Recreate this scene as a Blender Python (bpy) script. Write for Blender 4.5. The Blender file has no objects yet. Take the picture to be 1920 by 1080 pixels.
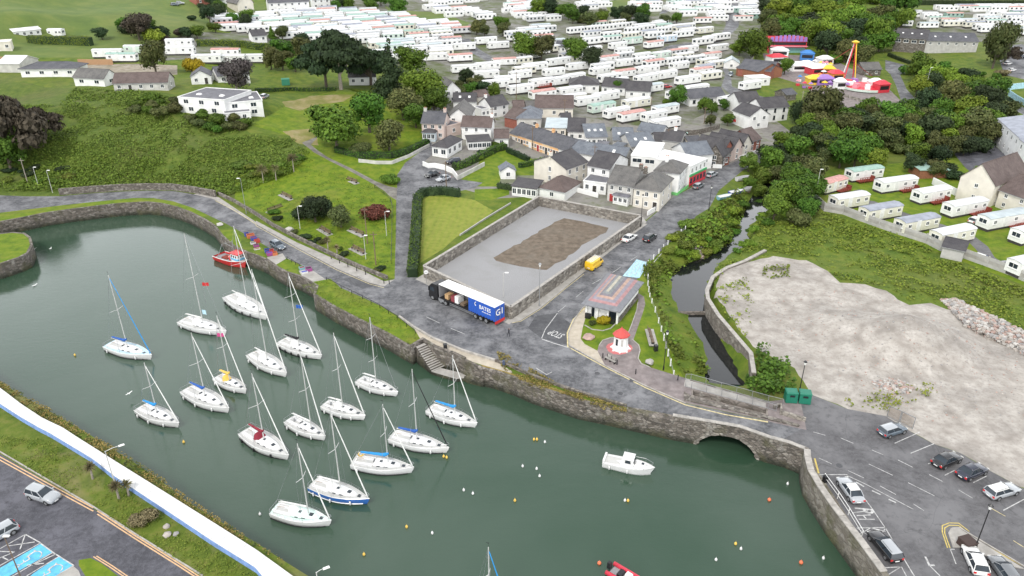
import bpy, bmesh, math, random
import numpy as np
from mathutils import Vector, Matrix, geometry
# ------------------------------------------------------------------ scene, camera, light
S = bpy.context.scene
COL = S.collection
R = math.radians
CAMH, FPX, TH = 65.0, 1400.0, math.atan(0.5)
cd = bpy.data.cameras.new('camera'); cam = bpy.data.objects.new('camera', cd); COL.objects.link(cam)
cd.sensor_width = 36; cd.lens = 36*FPX/1920; cd.clip_end = 6000; cd.clip_start = 1
cam.location = (0, 0, CAMH); cam.rotation_euler = (math.pi/2-TH, 0, 0); S.camera = cam
S.view_settings.view_transform = 'Standard'; S.view_settings.look = 'None'
S.view_settings.exposure = 0.50; S.view_settings.gamma = 1
W = bpy.data.worlds.new('World'); S.world = W; W.use_nodes = True
nt = W.node_tree; nt.nodes.clear()
wo = nt.nodes.new('ShaderNodeOutputWorld'); bg = nt.nodes.new('ShaderNodeBackground')
sky = nt.nodes.new('ShaderNodeTexSky'); sky.sky_type = 'NISHITA'; sky.sun_disc = False
sky.sun_elevation = R(52); sky.sun_rotation = R(200); sky.dust_density = 4
sky.altitude = 50
tc = nt.nodes.new('ShaderNodeTexCoord'); mp = nt.nodes.new('ShaderNodeMapping'); mp.inputs['Scale'].default_value = (1, 1, 2.2)
nz = nt.nodes.new('ShaderNodeTexNoise'); nz.inputs['Scale'].default_value = 1.6; nz.inputs['Detail'].default_value = 5
cr = nt.nodes.new('ShaderNodeValToRGB'); cr.color_ramp.elements[0].position = .36; cr.color_ramp.elements[1].position = .68
cr.color_ramp.elements[0].color = (7.2, 7.5, 8.0, 1); cr.color_ramp.elements[1].color = (12.0, 12.1, 12.3, 1)
mx = nt.nodes.new('ShaderNodeMixRGB'); mx.inputs[0].default_value = .86
L = nt.links.new
L(tc.outputs['Generated'], mp.inputs[0]); L(mp.outputs[0], nz.inputs[0]); L(nz.outputs[0], cr.inputs[0])
# overcast sky, its unseen low band brightened to lift the water's reflections
sp = nt.nodes.new('ShaderNodeSeparateXYZ'); L(tc.outputs['Generated'], sp.inputs[0]); hr = nt.nodes.new('ShaderNodeMapRange'); L(sp.outputs[2], hr.inputs[0])
hr.inputs[1].default_value = .1; hr.inputs[2].default_value = .65; hr.inputs[3].default_value = 2.15; hr.inputs[4].default_value = .85
vm = nt.nodes.new('ShaderNodeVectorMath'); vm.operation = 'SCALE'; L(cr.outputs[0], vm.inputs[0]); L(hr.outputs[0], vm.inputs['Scale'])
L(sky.outputs[0], mx.inputs[1]); L(vm.outputs[0], mx.inputs[2]); L(mx.outputs[0], bg.inputs[0])
bg.inputs[1].default_value = .1; L(bg.outputs[0], wo.inputs[0])
sd = bpy.data.lights.new('sun', 'SUN'); sun = bpy.data.objects.new('sun', sd); COL.objects.link(sun)
sd.energy = 1.5; sd.angle = R(11); sd.color = (1, .96, .9)
# the sun stands high behind the camera, to its left
_az = R(-155); _el = R(50)
sun.rotation_euler = Vector((-math.cos(_el)*math.sin(_az), -math.cos(_el)*math.cos(_az), -math.sin(_el))).to_track_quat('-Z', 'Y').to_euler()
sky.sun_rotation = _az % (2*math.pi)

# ------------------------------------------------------------------ measuring: photograph pixels to places on the ground
_fw = np.array([0, math.cos(TH), -math.sin(TH)]); _up = np.array([0, math.sin(TH), math.cos(TH)]); _rt = np.array([1., 0, 0])
def ray(px, py): return _fw*FPX + _rt*(px-960) - _up*(py-540)
def P(px, py, z=0.0):
    d = ray(px, py)
    if d[2] > -1e-6*FPX: d[2] = -1e-3*FPX
    t = (z-CAMH)/d[2]
    return np.array([d[0]*t, d[1]*t, z])
def Q(tile, *xy):
    """points read off a 4x enlarged tile of the photograph (row A-D, column 0-3)"""
    x0 = int(tile[1])*480; y0 = 'ABCD'.index(tile[0])*270
    return [(x0+xy[i]/4, y0+xy[i+1]/4) for i in range(0, len(xy), 2)]
def QZ(x0, y0, s, *xy): return [(x0+xy[i]/s, y0+xy[i+1]/s) for i in range(0, len(xy), 2)]
Z3 = lambda *a: QZ(1000, 230, 5.686, *a)
Z4 = lambda *a: QZ(1160, 210, 5.686, *a)
Z5 = lambda *a: QZ(780, 160, 5.686, *a)
Z6 = lambda *a: QZ(1420, 50, 5.686, *a)
Z8 = lambda *a: QZ(1440, 180, 4, *a)
def w2(pts, z=0.0): return np.array([P(x, y, z)[:2] for x, y in pts])
def seg_dist(pts, poly, closed=True):
    """distance of many points to a polyline"""
    pts = np.asarray(pts, float).reshape(-1, 2); d = np.full(len(pts), 1e18)
    n = len(poly)
    for i in range(n if closed else n-1):
        a = poly[i]; b = poly[(i+1) % n]; ab = b-a; L2 = max((ab**2).sum(), 1e-9)
        t = np.clip(((pts-a)@ab)/L2, 0, 1)
        q = a+t[:, None]*ab
        d = np.minimum(d, ((pts-q)**2).sum(1))
    return np.sqrt(d)
def inside(pts, poly):
    pts = np.asarray(pts, float).reshape(-1, 2); x, y = pts[:, 0], pts[:, 1]; c = np.zeros(len(pts), bool)
    n = len(poly)
    for i in range(n):
        x1, y1 = poly[i]; x2, y2 = poly[(i+1) % n]
        if y1 == y2: continue
        m = ((y1 > y) != (y2 > y)) & (x < (x2-x1)*(y-y1)/(y2-y1)+x1)
        c ^= m
    return c
def sstep(a, b, x):
    t = np.clip((x-a)/(b-a), 0, 1); return t*t*(3-2*t)

# ------------------------------------------------------------------ the lie of the land
CTRL = [(100,330,2),(0,330,2),(250,330,3),(400,325,3),(100,250,8),(250,250,8),(400,260,7.5),(500,290,5),(0,200,11),(150,190,13),
 (300,200,12.5),(400,215,12),(480,235,10),(90,140,14),(200,160,14),(270,170,14),(350,160,13.5),(450,190,12.5),(550,240,8),(560,280,6),
 (600,200,9),(650,170,10),(540,130,12),(300,100,15),(100,80,17),(200,20,24),(0,20,28),(350,40,20),(450,60,15),(0,-20,32),(300,-10,26),
 (500,10,17),(600,60,13),(700,100,11),(700,160,9),(780,190,6),(700,240,6),(640,300,4),(560,350,2.5),(500,370,2),(700,340,2.2),(640,400,1.3),
 (700,450,.7),(600,430,1),(820,320,2),(780,270,3.5),(850,290,2.5),(840,230,4),(900,210,4),(950,240,2),(1000,300,1),(900,160,5),(830,110,8),
 (800,50,12),(900,20,13),(1000,60,10),(1000,120,5),(1100,200,2),(1100,130,4),(1200,60,9),(1300,20,12),(1200,200,2),(1200,260,.5),
 (1300,250,.5),(1300,150,4),(1400,60,9),(1400,130,3),(1400,260,.3),(1500,200,1),(1600,150,3),(1700,80,6),(1850,80,8),(1600,20,11),
 (1900,20,13),(1800,200,2.5),(1850,150,5),(1600,280,.5),(1750,300,1),(1900,300,2),(1900,380,1),(1700,380,.5),(1600,350,.3),
 (850,420,.6),(760,430,.8),(900,340,1.6),(960,350,1),(-400,100,22),(-300,250,10),(-200,0,32),(2200,200,5),(2200,60,13),(2200,400,1),
 (1000,-30,18),(1500,-30,18),(1900,-40,20),(600,-30,24)]
_C = np.array([P(x, y, z) for x, y, z in CTRL])
FLAT = w2([(-700,380),(0,368),(110,371),(225,361),(325,360),(400,374),(480,419),(560,462),(640,505),(722,538),(740,520),(780,500),(1000,385),
 (1210,415),(1250,374),(1330,324),(1440,288),(1450,340),(1400,420),(1545,395),(1920,540),(2700,700),(2700,2300),(-3000,2300)])
# stream channel (water surface outline), white right-hand wall
STREAM = w2([(1310,740),(1300,670),(1272,600),(1256,575),(1256,535),(1275,512),(1330,490),(1378,462),(1388,430),(1408,400),(1425,370),(1440,335),
 (1462,335),(1440,372),(1428,405),(1412,430),(1400,462),(1372,482),(1336,512),(1326,545),(1334,592),(1372,650),(1398,692),(1420,740)], -2.6)
STREAM_MID = w2([(1360,740),(1340,670),(1300,600),(1290,550),(1305,512),(1350,485),(1390,460),(1400,430),(1418,400),(1440,350)], -2.6)
SL0 = P(1295, 711)[:2]; SL1 = P(1440, 753)[:2]   # far edge of the footpath over the stream
MOUND = P(1690, 640, 0)[:2]
def hgt(xy):
    xy = np.asarray(xy, float).reshape(-1, 2)
    out = np.zeros(len(xy))
    for s in range(0, len(xy), 20000):
        q = xy[s:s+20000]
        d2 = ((q[:, None, :]-_C[None, :, :2])**2).sum(2)+30.0
        # kernels widen with distance from the camera
        w = d2**-1.9
        v = (w*_C[None, :, 2]).sum(1)/w.sum(1)
        dist = np.where(inside(q, FLAT), 0, seg_dist(q, FLAT))
        v = v*sstep(0, 22, dist)
        near = (q[:, 1] < 330) & (q[:, 1] > 60) & (q[:, 0] > 0)
        if near.any():
            qq = q[near]
            ins = inside(qq, STREAM); ds = np.where(ins, 0, seg_dist(qq, STREAM))
            # which side of the channel: right bank is a steep wall, left bank a grown slope
            mid = np.interp(qq[:, 1], STREAM_MID[:, 1], STREAM_MID[:, 0])
            wd = np.where(qq[:, 0] > mid, np.where(qq[:, 1] < 170, .9, 3.0), 6.0)
            vv = v[near]-3.6*(1-sstep(0, 1, ds/wd))
            # gravel mound and low spoil bank in the cleared yard
            dm = np.sqrt(((qq-MOUND)/np.array([13.5, 10.5]))**2 @ np.ones(2))
            dm2 = np.sqrt(((qq-MOUND-np.array([-7, 3.5]))/np.array([9, 9]))**2 @ np.ones(2))
            vv = np.maximum(vv, vv+5.2*np.clip(1-dm, 0, 1)**1.1)
            vv = np.where(dm2 < 1, np.maximum(vv, 2.6*np.clip(1-dm2, 0, 1)**1.1), vv)
            e = SL1-SL0; south = (e[0]*(qq[:, 1]-SL0[1])-e[1]*(qq[:, 0]-SL0[0])) < .02
            v[near] = np.where(south & (qq[:, 0] < 70) & (qq[:, 0] > 15), 0, vv)
        out[s:s+20000] = v
    return out
def h1(x, y): return float(hgt([[x, y]])[0])
_T = np.linspace(0, 1, 260)
def G(px, py, dz=0.0):
    """where the sight line through a pixel meets the ground (plus dz)"""
    a = P(px, py, 38.0); b = P(px, py, -4.0)
    pts = a[None]+(b-a)[None]*_T[:, None]
    d = pts[:, 2]-hgt(pts[:, :2])-dz
    k = np.argmax(d <= 0)
    if d[k] > 0: return P(px, py, 0)
    if k == 0: return pts[0]
    t = d[k-1]/(d[k-1]-d[k]); p = pts[k-1]+(pts[k]-pts[k-1])*t
    return p
def Gs(pts, dz=0.0): return np.array([G(x, y, dz) for x, y in pts])
def g2(pts): return Gs(pts)[:, :2]

# ------------------------------------------------------------------ object helpers
def tag(o, label=None, cat=None, group=None, kind=None):
    if label: o['label'] = label
    if cat: o['category'] = cat
    if group: o['group'] = group
    if kind: o['kind'] = kind
    return o
def empty(name, loc, rz=0.0, label=None, cat=None, group=None):
    o = bpy.data.objects.new(name, None); COL.objects.link(o)
    o.location = loc; o.rotation_euler = (0, 0, rz); o.empty_display_size = .3
    return tag(o, label, cat, group)
def link(name, me, parent=None, loc=(0, 0, 0), rz=0.0, scale=None):
    o = bpy.data.objects.new(name, me); COL.objects.link(o)
    if parent is not None: o.parent = parent
    o.location = loc; o.rotation_euler = (0, 0, rz)
    if scale is not None: o.scale = scale if hasattr(scale, '__len__') else (scale,)*3
    return o
def copy_tree(o, loc=None, rz=None, parent=None, scale=None, **kw):
    c = o.copy(); COL.objects.link(c)
    if parent is not None: c.parent = parent
    for ch in o.children: copy_tree(ch, parent=c)
    if loc is not None: c.location = loc
    if rz is not None: c.rotation_euler = (0, 0, rz)
    if scale is not None: c.scale = scale
    return tag(c, **kw) if kw else c
class MB:
    """collects geometry for ONE mesh"""
    def __init__(s): s.v = []; s.f = []; s.m = []
    def add(s, vs, fs, mi=0):
        o = len(s.v); s.v += [tuple(map(float, p)) for p in vs]
        s.f += [tuple(i+o for i in f) for f in fs]; s.m += [mi]*len(fs); return s
    def box(s, x0, x1, y0, y1, z0, z1, mi=0, tx=0.0, ty=0.0):
        v = [(x0,y0,z0),(x1,y0,z0),(x1,y1,z0),(x0,y1,z0),(x0+tx,y0+ty,z1),(x1-tx,y0+ty,z1),(x1-tx,y1-ty,z1),(x0+tx,y1-ty,z1)]
        return s.add(v, [(3,2,1,0),(4,5,6,7),(0,1,5,4),(1,2,6,5),(2,3,7,6),(3,0,4,7)], mi)
    def prism(s, poly, z0, z1, mi=0, mtop=None):
        n = len(poly); z0s = z0 if hasattr(z0, '__len__') else [z0]*n; z1s = z1 if hasattr(z1, '__len__') else [z1]*n
        a = sum(poly[i][0]*poly[(i+1) % n][1]-poly[(i+1) % n][0]*poly[i][1] for i in range(n))
        if a < 0: poly = list(poly)[::-1]; z0s = list(z0s)[::-1]; z1s = list(z1s)[::-1]
        v = [(p[0], p[1], z) for p, z in zip(poly, z0s)]+[(p[0], p[1], z) for p, z in zip(poly, z1s)]
        s.add(v, [tuple(range(n-1, -1, -1))]+[(i, (i+1) % n, (i+1) % n+n, i+n) for i in range(n)], mi)
        s.add([v[n+i] for i in range(n)], [tuple(range(n))], mi if mtop is None else mtop); return s
    def tube(s, path, r, n=6, mi=0, cap=True):
        path = [Vector(p) for p in path]; rr = r if hasattr(r, '__len__') else [r]*len(path)
        rings = []
        for i, p in enumerate(path):
            t = (path[min(i+1, len(path)-1)]-path[max(i-1, 0)]).normalized()
            a = t.orthogonal().normalized(); b = t.cross(a)
            if abs(t.z) < .9: b = Vector((0, 0, 1)); a = b.cross(t).normalized(); b = t.cross(a)
            rings.append([p+(a*math.cos(2*math.pi*k/n)+b*math.sin(2*math.pi*k/n))*rr[i] for k in range(n)])
        return s.loft(rings, mi, cap)
    def loft(s, rings, mi=0, cap=True, closed=True):
        n = len(rings[0]); vs = [p for r in rings for p in r]; fs = []
        for i in range(len(rings)-1):
            for k in range(n if closed else n-1):
                a = i*n+k; b = i*n+(k+1) % n; fs.append((a, b, b+n, a+n))
        if cap and closed: fs.append(tuple(range(n-1, -1, -1))); fs.append(tuple(range((len(rings)-1)*n, len(rings)*n)))
        return s.add(vs, fs, mi)
    def cyl(s, x, y, z0, z1, r, n=10, mi=0, r2=None):
        return s.tube([(x, y, z0), (x, y, z1)], [r, r if r2 is None else r2], n, mi)
    def mesh(s, name, mats, smooth=False):
        me = bpy.data.meshes.new(name); me.from_pydata(s.v, [], s.f)
        for m in (mats if isinstance(mats, (list, tuple)) else [mats]): me.materials.append(m)
        me.polygons.foreach_set('material_index', s.m)
        if smooth: me.polygons.foreach_set('use_smooth', [True]*len(s.f))
        me.update(); return me
    def build(s, name, mats, parent=None, smooth=False, **kw):
        return link(name, s.mesh(name, mats, smooth), parent, **kw)

# ------------------------------------------------------------------ materials
MATS = {}
def _nm(name):
    m = bpy.data.materials.new(name); m.use_nodes = True; t = m.node_tree; t.nodes.clear()
    o = t.nodes.new('ShaderNodeOutputMaterial'); b = t.nodes.new('ShaderNodeBsdfPrincipled'); t.links.new(b.outputs[0], o.inputs[0])
    MATS[name] = m; return m, t, b
def plain(name, c, rough=.6, metal=0.0, spec=.5, var=.08, vscale=1.5, coat=0):
    """one colour with a little grime noise"""
    if name in MATS: return MATS[name]
    m, t, b = _nm(name); g = t.nodes.new('ShaderNodeNewGeometry'); n = t.nodes.new('ShaderNodeTexNoise')
    n.inputs['Scale'].default_value = vscale; n.inputs['Detail'].default_value = 4
    t.links.new(g.outputs['Position'], n.inputs[0])
    r = t.nodes.new('ShaderNodeValToRGB'); t.links.new(n.outputs[0], r.inputs[0])
    r.color_ramp.elements[0].position = .3; r.color_ramp.elements[1].position = .7
    r.color_ramp.elements[0].color = (*[x*(1-var) for x in c], 1); r.color_ramp.elements[1].color = (*[min(1, x*(1+var)) for x in c], 1)
    t.links.new(r.outputs[0], b.inputs['Base Color'])
    b.inputs['Roughness'].default_value = rough; b.inputs['Metallic'].default_value = metal
    b.inputs['Specular IOR Level'].default_value = spec; b.inputs['Coat Weight'].default_value = coat
    return m
def noise(t, scale, detail=6, rough=.6, vec=None, dist=0):
    n = t.nodes.new('ShaderNodeTexNoise'); n.inputs['Scale'].default_value = scale; n.inputs['Detail'].default_value = detail
    n.inputs['Roughness'].default_value = rough; n.inputs['Distortion'].default_value = dist
    if vec is not None: t.links.new(vec, n.inputs[0])
    return n.outputs[0]
def ramp(t, fac, stops):
    r = t.nodes.new('ShaderNodeValToRGB'); e = r.color_ramp.elements
    while len(e) < len(stops): e.new(.5)
    for k, (p, c) in enumerate(stops):
        e[k].position = p; e[k].color = (*c, 1) if hasattr(c, '__len__') else (c, c, c, 1)
    t.links.new(fac, r.inputs[0]); return r.outputs[0]
def mixc(t, fac, a, b, mode='MIX'):
    x = t.nodes.new('ShaderNodeMixRGB'); x.blend_type = mode
    for s, v in ((0, fac), (1, a), (2, b)):
        if hasattr(v, 'is_linked') or hasattr(v, 'links'): t.links.new(v, x.inputs[s])
        elif hasattr(v, '__len__'): x.inputs[s].default_value = (*v, 1)
        else: x.inputs[s].default_value = v
    return x.outputs[0]
def bump(t, b, h, strength=.5, dist=.1):
    n = t.nodes.new('ShaderNodeBump'); n.inputs['Strength'].default_value = strength; n.inputs['Distance'].default_value = dist
    t.links.new(h, n.inputs['Height']); t.links.new(n.outputs[0], b.inputs['Normal'])
def geo(t): return t.nodes.new('ShaderNodeNewGeometry').outputs['Position']
def ground(name, stops, scale, big=None, bigscale=.05, rough=.9, bstr=.4, bdist=.05, fine=None, spec=.3):
    """ground cover: fine noise ramp, broad patches and bump"""
    m, t, b = _nm(name); p = geo(t)
    c = ramp(t, noise(t, scale, 8, .65, p), stops)
    if big:
        c = mixc(t, ramp(t, noise(t, bigscale, 5, .6, p, .6), [(big[1], 0.), (big[2], 1.)]), c, mixc(t, .5, c, big[0]))
    if fine: c = mixc(t, ramp(t, noise(t, fine[1], 3, .7, p), [(.4, 0.), (.7, fine[2])]), c, fine[0])
    t.links.new(c, b.inputs['Base Color']); b.inputs['Roughness'].default_value = rough; b.inputs['Specular IOR Level'].default_value = spec
    bump(t, b, noise(t, scale*2.5, 6, .7, p), bstr, bdist); return m
# ------------------------------------------------------------------ ground materials
def asphalt(name, dark, light, sc=.16, tracks=True):
    m, t, b = _nm(name); p = geo(t)
    c = ramp(t, noise(t, sc, 9, .68, p, .15), [(.36, dark), (.48, [ (a*.65+l*.35) for a, l in zip(dark, light)]), (.6, light)])
    c = mixc(t, ramp(t, noise(t, 1.5, 6, .7, p), [(.45, 0.), (.62, .5)]), c, light)
    c = mixc(t, ramp(t, noise(t, .9, 5, .7, p, .3), [(.34, .6), (.46, 0.)]), c, [x*.7 for x in dark])
    c = mixc(t, ramp(t, noise(t, 9, 2, .5, p), [(.35, 0.), (.75, .3)]), c, (.18, .18, .19))
    cr_ = t.nodes.new('ShaderNodeTexVoronoi'); cr_.feature = 'DISTANCE_TO_EDGE'; cr_.inputs['Scale'].default_value = .09
    dn = t.nodes.new('ShaderNodeTexNoise'); dn.inputs['Scale'].default_value = .3; t.links.new(p, dn.inputs[0])
    mp_ = mixc(t, .9, p, dn.outputs[1], 'ADD'); t.links.new(mp_, cr_.inputs[0])
    c = mixc(t, ramp(t, cr_.outputs[0], [(0., .35), (.003, 0.)]), c, (.02, .02, .022))
    t.links.new(c, b.inputs['Base Color']); b.inputs['Roughness'].default_value = .8
    t.links.new(ramp(t, noise(t, .2, 4, .6, p), [(.35, .55), (.6, .9)]), b.inputs['Roughness'])
    bump(t, b, noise(t, 14, 3, .6, p), .35, .02); return m
asphalt('asphalt', (.036, .038, .044), (.20, .202, .21), .25)
asphalt('asphalt_new', (.062, .060, .063), (.15, .148, .152), .14)
asphalt('asphalt_dark', (.020, .020, .028), (.11, .11, .13), .2)
ground('meadow', [(.3, (.048, .092, .008)), (.5, (.095, .145, .012)), (.72, (.155, .18, .024))], .35, ((.16, .145, .05), .5, .72), .035, bstr=.8, bdist=.3)
ground('bank_soil', [(.3, (.055, .095, .012)), (.55, (.095, .138, .018)), (.75, (.15, .165, .034))], .5, ((.12, .115, .045), .5, .7), .08, bstr=1, bdist=.4)
ground('park_grass', [(.3, (.062, .118, .006)), (.5, (.118, .182, .008)), (.72, (.185, .22, .018))], .5, ((.20, .17, .045), .52, .75), .09, bstr=.5, bdist=.12)
ground('hill_field', [(.3, (.078, .125, .030)), (.5, (.105, .155, .034)), (.7, (.15, .185, .046))], .12, ((.16, .17, .05), .45, .7), .02, bstr=.4, bdist=.2)
ground('park_earth', [(.35, (.08, .10, .03)), (.5, (.15, .15, .12)), (.6, (.22, .215, .20))], .16, ((.08, .12, .015), .48, .62), .06, bstr=.3)
ground('town_yard', [(.35, (.16, .15, .14)), (.55, (.24, .23, .21)), (.7, (.12, .13, .06))], .25, ((.09, .13, .03), .5, .62), .08, bstr=.3)
ground('gravel', [(.3, (.27, .27, .275)), (.5, (.31, .31, .315)), (.7, (.35, .35, .355))], 5, ((.22, .22, .20), .5, .7), .11, bstr=.5, bdist=.05, fine=((.16, .16, .16), 6, .35))
ground('brown_soil', [(.3, (.095, .075, .055)), (.5, (.15, .12, .09)), (.72, (.22, .18, .14))], .7, ((.19, .17, .14), .5, .7), .15, bstr=.8, bdist=.1)
ground('rubble_ground', [(.28, (.23, .205, .18)), (.43, (.38, .35, .315)), (.56, (.475, .445, .405)), (.72, (.55, .52, .48))], .4, ((.20, .185, .17), .46, .66), .09, bstr=.8, bdist=.15, fine=((.13, .11, .09), 1.6, .55))
ground('path_earth', [(.3, (.20, .17, .13)), (.5, (.30, .26, .2)), (.7, (.38, .35, .3))], .6, ((.15, .15, .08), .5, .7), .2)
ground('concrete', [(.3, (.28, .265, .245)), (.5, (.36, .345, .32)), (.7, (.46, .44, .41))], .6, ((.24, .23, .2), .5, .7), .2, bstr=.2)
ground('beige_paving', [(.3, (.38, .33, .26)), (.5, (.46, .41, .33)), (.7, (.54, .48, .4))], .9, ((.33, .3, .25), .5, .7), .25, bstr=.2)
ground('pink_paving', [(.3, (.16, .135, .13)), (.5, (.22, .19, .185)), (.7, (.30, .26, .255))], .7, ((.13, .12, .12), .5, .7), .25, bstr=.2)
ground('white_paving', [(.3, (.58, .57, .555)), (.5, (.66, .655, .64)), (.7, (.72, .715, .70))], .5, ((.48, .46, .42), .5, .75), .25, bstr=.1)
ground('golden_scrub', [(.3, (.10, .10, .03)), (.5, (.28, .20, .05)), (.7, (.40, .30, .13))], 1.1, ((.12, .13, .04), .45, .65), .3, bstr=1, bdist=.2)
# mown stripes on the garden lawn
m, t, b = _nm('striped_lawn'); p = geo(t); wv = t.nodes.new('ShaderNodeTexWave'); wv.inputs['Scale'].default_value = .22; wv.inputs['Distortion'].default_value = 1.2
mpn = t.nodes.new('ShaderNodeMapping'); mpn.inputs['Rotation'].default_value = (0, 0, .1); t.links.new(p, mpn.inputs[0]); t.links.new(mpn.outputs[0], wv.inputs[0])
c = ramp(t, noise(t, .8, 7, .6, p), [(.3, (.13, .17, .015)), (.55, (.20, .24, .025)), (.75, (.27, .27, .05))])
c = mixc(t, ramp(t, wv.outputs[1], [(.3, 0.), (.7, .35)]), c, (.24, .24, .04)); t.links.new(c, b.inputs['Base Color'])
b.inputs['Roughness'].default_value = .9; bump(t, b, noise(t, 3, 5, .6, p), .4, .06)
asphalt('asphalt_patch', (.03, .031, .036), (.085, .087, .092), .4)
# harbour water
m, t, b = _nm('water'); p = geo(t)
c = ramp(t, noise(t, .03, 4, .55, p, .4), [(.35, (.026, .060, .034)), (.62, (.046, .080, .054))]); t.links.new(c, b.inputs['Base Color'])
b.inputs['Roughness'].default_value = .05; b.inputs['IOR'].default_value = 1.42; b.inputs['Specular IOR Level'].default_value = .85
t.links.new(ramp(t, noise(t, .045, 4, .6, p, .8), [(.4, .015), (.65, .09)]), b.inputs['Roughness'])
mpn = t.nodes.new('ShaderNodeMapping'); mpn.inputs['Rotation'].default_value = (0, 0, .5); mpn.inputs['Scale'].default_value = (1, 2.4, 1); t.links.new(p, mpn.inputs[0])
hn = mixc(t, .35, noise(t, .55, 5, .6, mpn.outputs[0], .6), noise(t, 2.6, 4, .6, mpn.outputs[0], .3))
bump(t, b, hn, .17, .12)
m, t, b = _nm('stream_water'); p = geo(t)
b.inputs['Base Color'].default_value = (.012, .014, .014, 1); b.inputs['Roughness'].default_value = .06; b.inputs['Specular IOR Level'].default_value = .7
bump(t, b, noise(t, .9, 3, .5, p), .12, .05)
# stone walls: squared rubble, lichen patches, and a dark weedy band near the water line
def stone(name, cols, tide=False, sc=(1.6, 1.6, 2.9), mortar=(.10, .095, .085)):
    m, t, b = _nm(name); p = geo(t); mpn = t.nodes.new('ShaderNodeMapping'); mpn.inputs['Scale'].default_value = sc; t.links.new(p, mpn.inputs[0])
    nn = t.nodes.new('ShaderNodeTexNoise'); nn.inputs['Scale'].default_value = 2; t.links.new(mpn.outputs[0], nn.inputs[0])
    v2 = mixc(t, .25, mpn.outputs[0], nn.outputs[1], 'ADD')
    vo = t.nodes.new('ShaderNodeTexVoronoi'); vo.inputs['Scale'].default_value = 1; t.links.new(v2, vo.inputs[0])
    ve = t.nodes.new('ShaderNodeTexVoronoi'); ve.feature = 'DISTANCE_TO_EDGE'; ve.inputs['Scale'].default_value = 1; t.links.new(v2, ve.inputs[0])
    rgb = t.nodes.new('ShaderNodeSeparateColor'); t.links.new(vo.outputs['Color'], rgb.inputs[0])
    c = ramp(t, rgb.outputs[0], [(.0, cols[0]), (.35, cols[1]), (.7, cols[2]), (1., cols[3])])
    c = mixc(t, ramp(t, noise(t, .5, 5, .6, p), [(.4, 0.), (.7, .6)]), c, cols[1])
    c = mixc(t, ramp(t, ve.outputs[0], [(0., .85), (.09, 0.)]), c, mortar)
    c = mixc(t, ramp(t, noise(t, .8, 4, .6, p), [(.56, 0.), (.7, .55)]), c, (.42, .40, .36))
    if tide:
        sx = t.nodes.new('ShaderNodeSeparateXYZ'); t.links.new(p, sx.inputs[0])
        ad = t.nodes.new('ShaderNodeMath'); ad.operation = 'MULTIPLY_ADD'; t.links.new(noise(t, .7, 5, .7, p), ad.inputs[0]); ad.inputs[1].default_value = 2.2; t.links.new(sx.outputs[2], ad.inputs[2])
        mr = t.nodes.new('ShaderNodeMapRange'); mr.inputs[1].default_value = -2.6; mr.inputs[2].default_value = .6; t.links.new(ad.outputs[0], mr.inputs[0])
        c = mixc(t, ramp(t, mr.outputs[0], [(.0, 1.), (.22, .9), (.5, .15), (.8, 0.)]), c, (.022, .026, .014))
        c = mixc(t, ramp(t, noise(t, .35, 5, .6, p), [(.5, 0.), (.68, .65)]), c, (.085, .085, .03))
    t.links.new(c, b.inputs['Base Color']); b.inputs['Roughness'].default_value = .9
    bump(t, b, ramp(t, ve.outputs[0], [(0., 0.), (.12, 1.)]), .8, .12); return m
stone('harbour_stone', [(.07, .06, .05), (.14, .12, .10), (.20, .175, .15), (.30, .27, .235)], True)
stone('plot_stone', [(.11, .095, .08), (.20, .18, .155), (.30, .27, .23), (.42, .39, .34)], False, (1.2, 1.2, 2.0), (.17, .16, .14))
stone('retaining_stone', [(.08, .07, .06), (.15, .13, .11), (.21, .19, .16), (.30, .27, .24)])
stone('quay_render', [(.13, .115, .09), (.17, .15, .125), (.22, .20, .165), (.27, .25, .21)], True, (1.0, 1.0, 1.9), (.17, .15, .12))
stone('channel_wall', [(.14, .12, .10), (.19, .165, .145), (.24, .21, .185), (.28, .25, .22)], False, (.8, .8, 1.4), (.13, .12, .10))
plain('white_line', (.46, .46, .45), .8, var=.4, vscale=2.5); plain('yellow_line', (.55, .43, .12), .8, var=.25, vscale=2.5)
plain('yellow_pale', (.56, .48, .26), .8, var=.3, vscale=2.5); plain('orange_line', (.62, .40, .22), .8, var=.2, vscale=2.5)
plain('blue_paint', (.10, .42, .62), .7, var=.2); plain('pale_blue_paint', (.36, .58, .68), .7, var=.3, vscale=2)
plain('kerb_stone', (.36, .34, .31), .9, var=.25); plain('white_render', (.78, .77, .74), .8, var=.08, vscale=.6); plain('blue_wall', (.20, .32, .62), .8, var=.2)

# ------------------------------------------------------------------ the ground as one sheet, cut into its surfaces
HARB = (Q('B0', -900,640, -300,612, 0,585, 35,578, 220,543, 330,520, 500,495, 700,470, 900,447, 1100,437, 1200,447, 1320,475, 1420,512, 1520,562,
 1600,612, 1660,690, 1750,770, 1850,815)+Q('B1', 0,838, 80,872, 150,922, 220,962, 310,988, 350,1005, 450,1065)
 +Q('C1', 430,50, 560,130, 700,205, 840,275, 1000,355, 1100,415, 1170,450, 1250,402, 1340,455, 1480,505, 1560,545, 1690,605, 1800,632, 1920,672)
 +Q('C2', 150,735, 300,785, 500,850, 700,890, 860,925, 1200,1000, 1500,1050, 1700,1085)+Q('D3', 0,85, 150,125, 262,170, 266,230, 290,330, 360,450, 460,600, 650,850,
 830,1100, 1000,1350, 1300,1700)+[(1700,1600),(900,1600)]+Q('D1', 700,1290, 400,1085, 200,960, 0,830)
 +Q('D0', 1600,640, 1400,520, 1200,360, 1000,225, 850,130, 640,0)+Q('C0', 450,970, 300,880, 150,800, 0,700, -700,150))
HW = w2(HARB)
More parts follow.
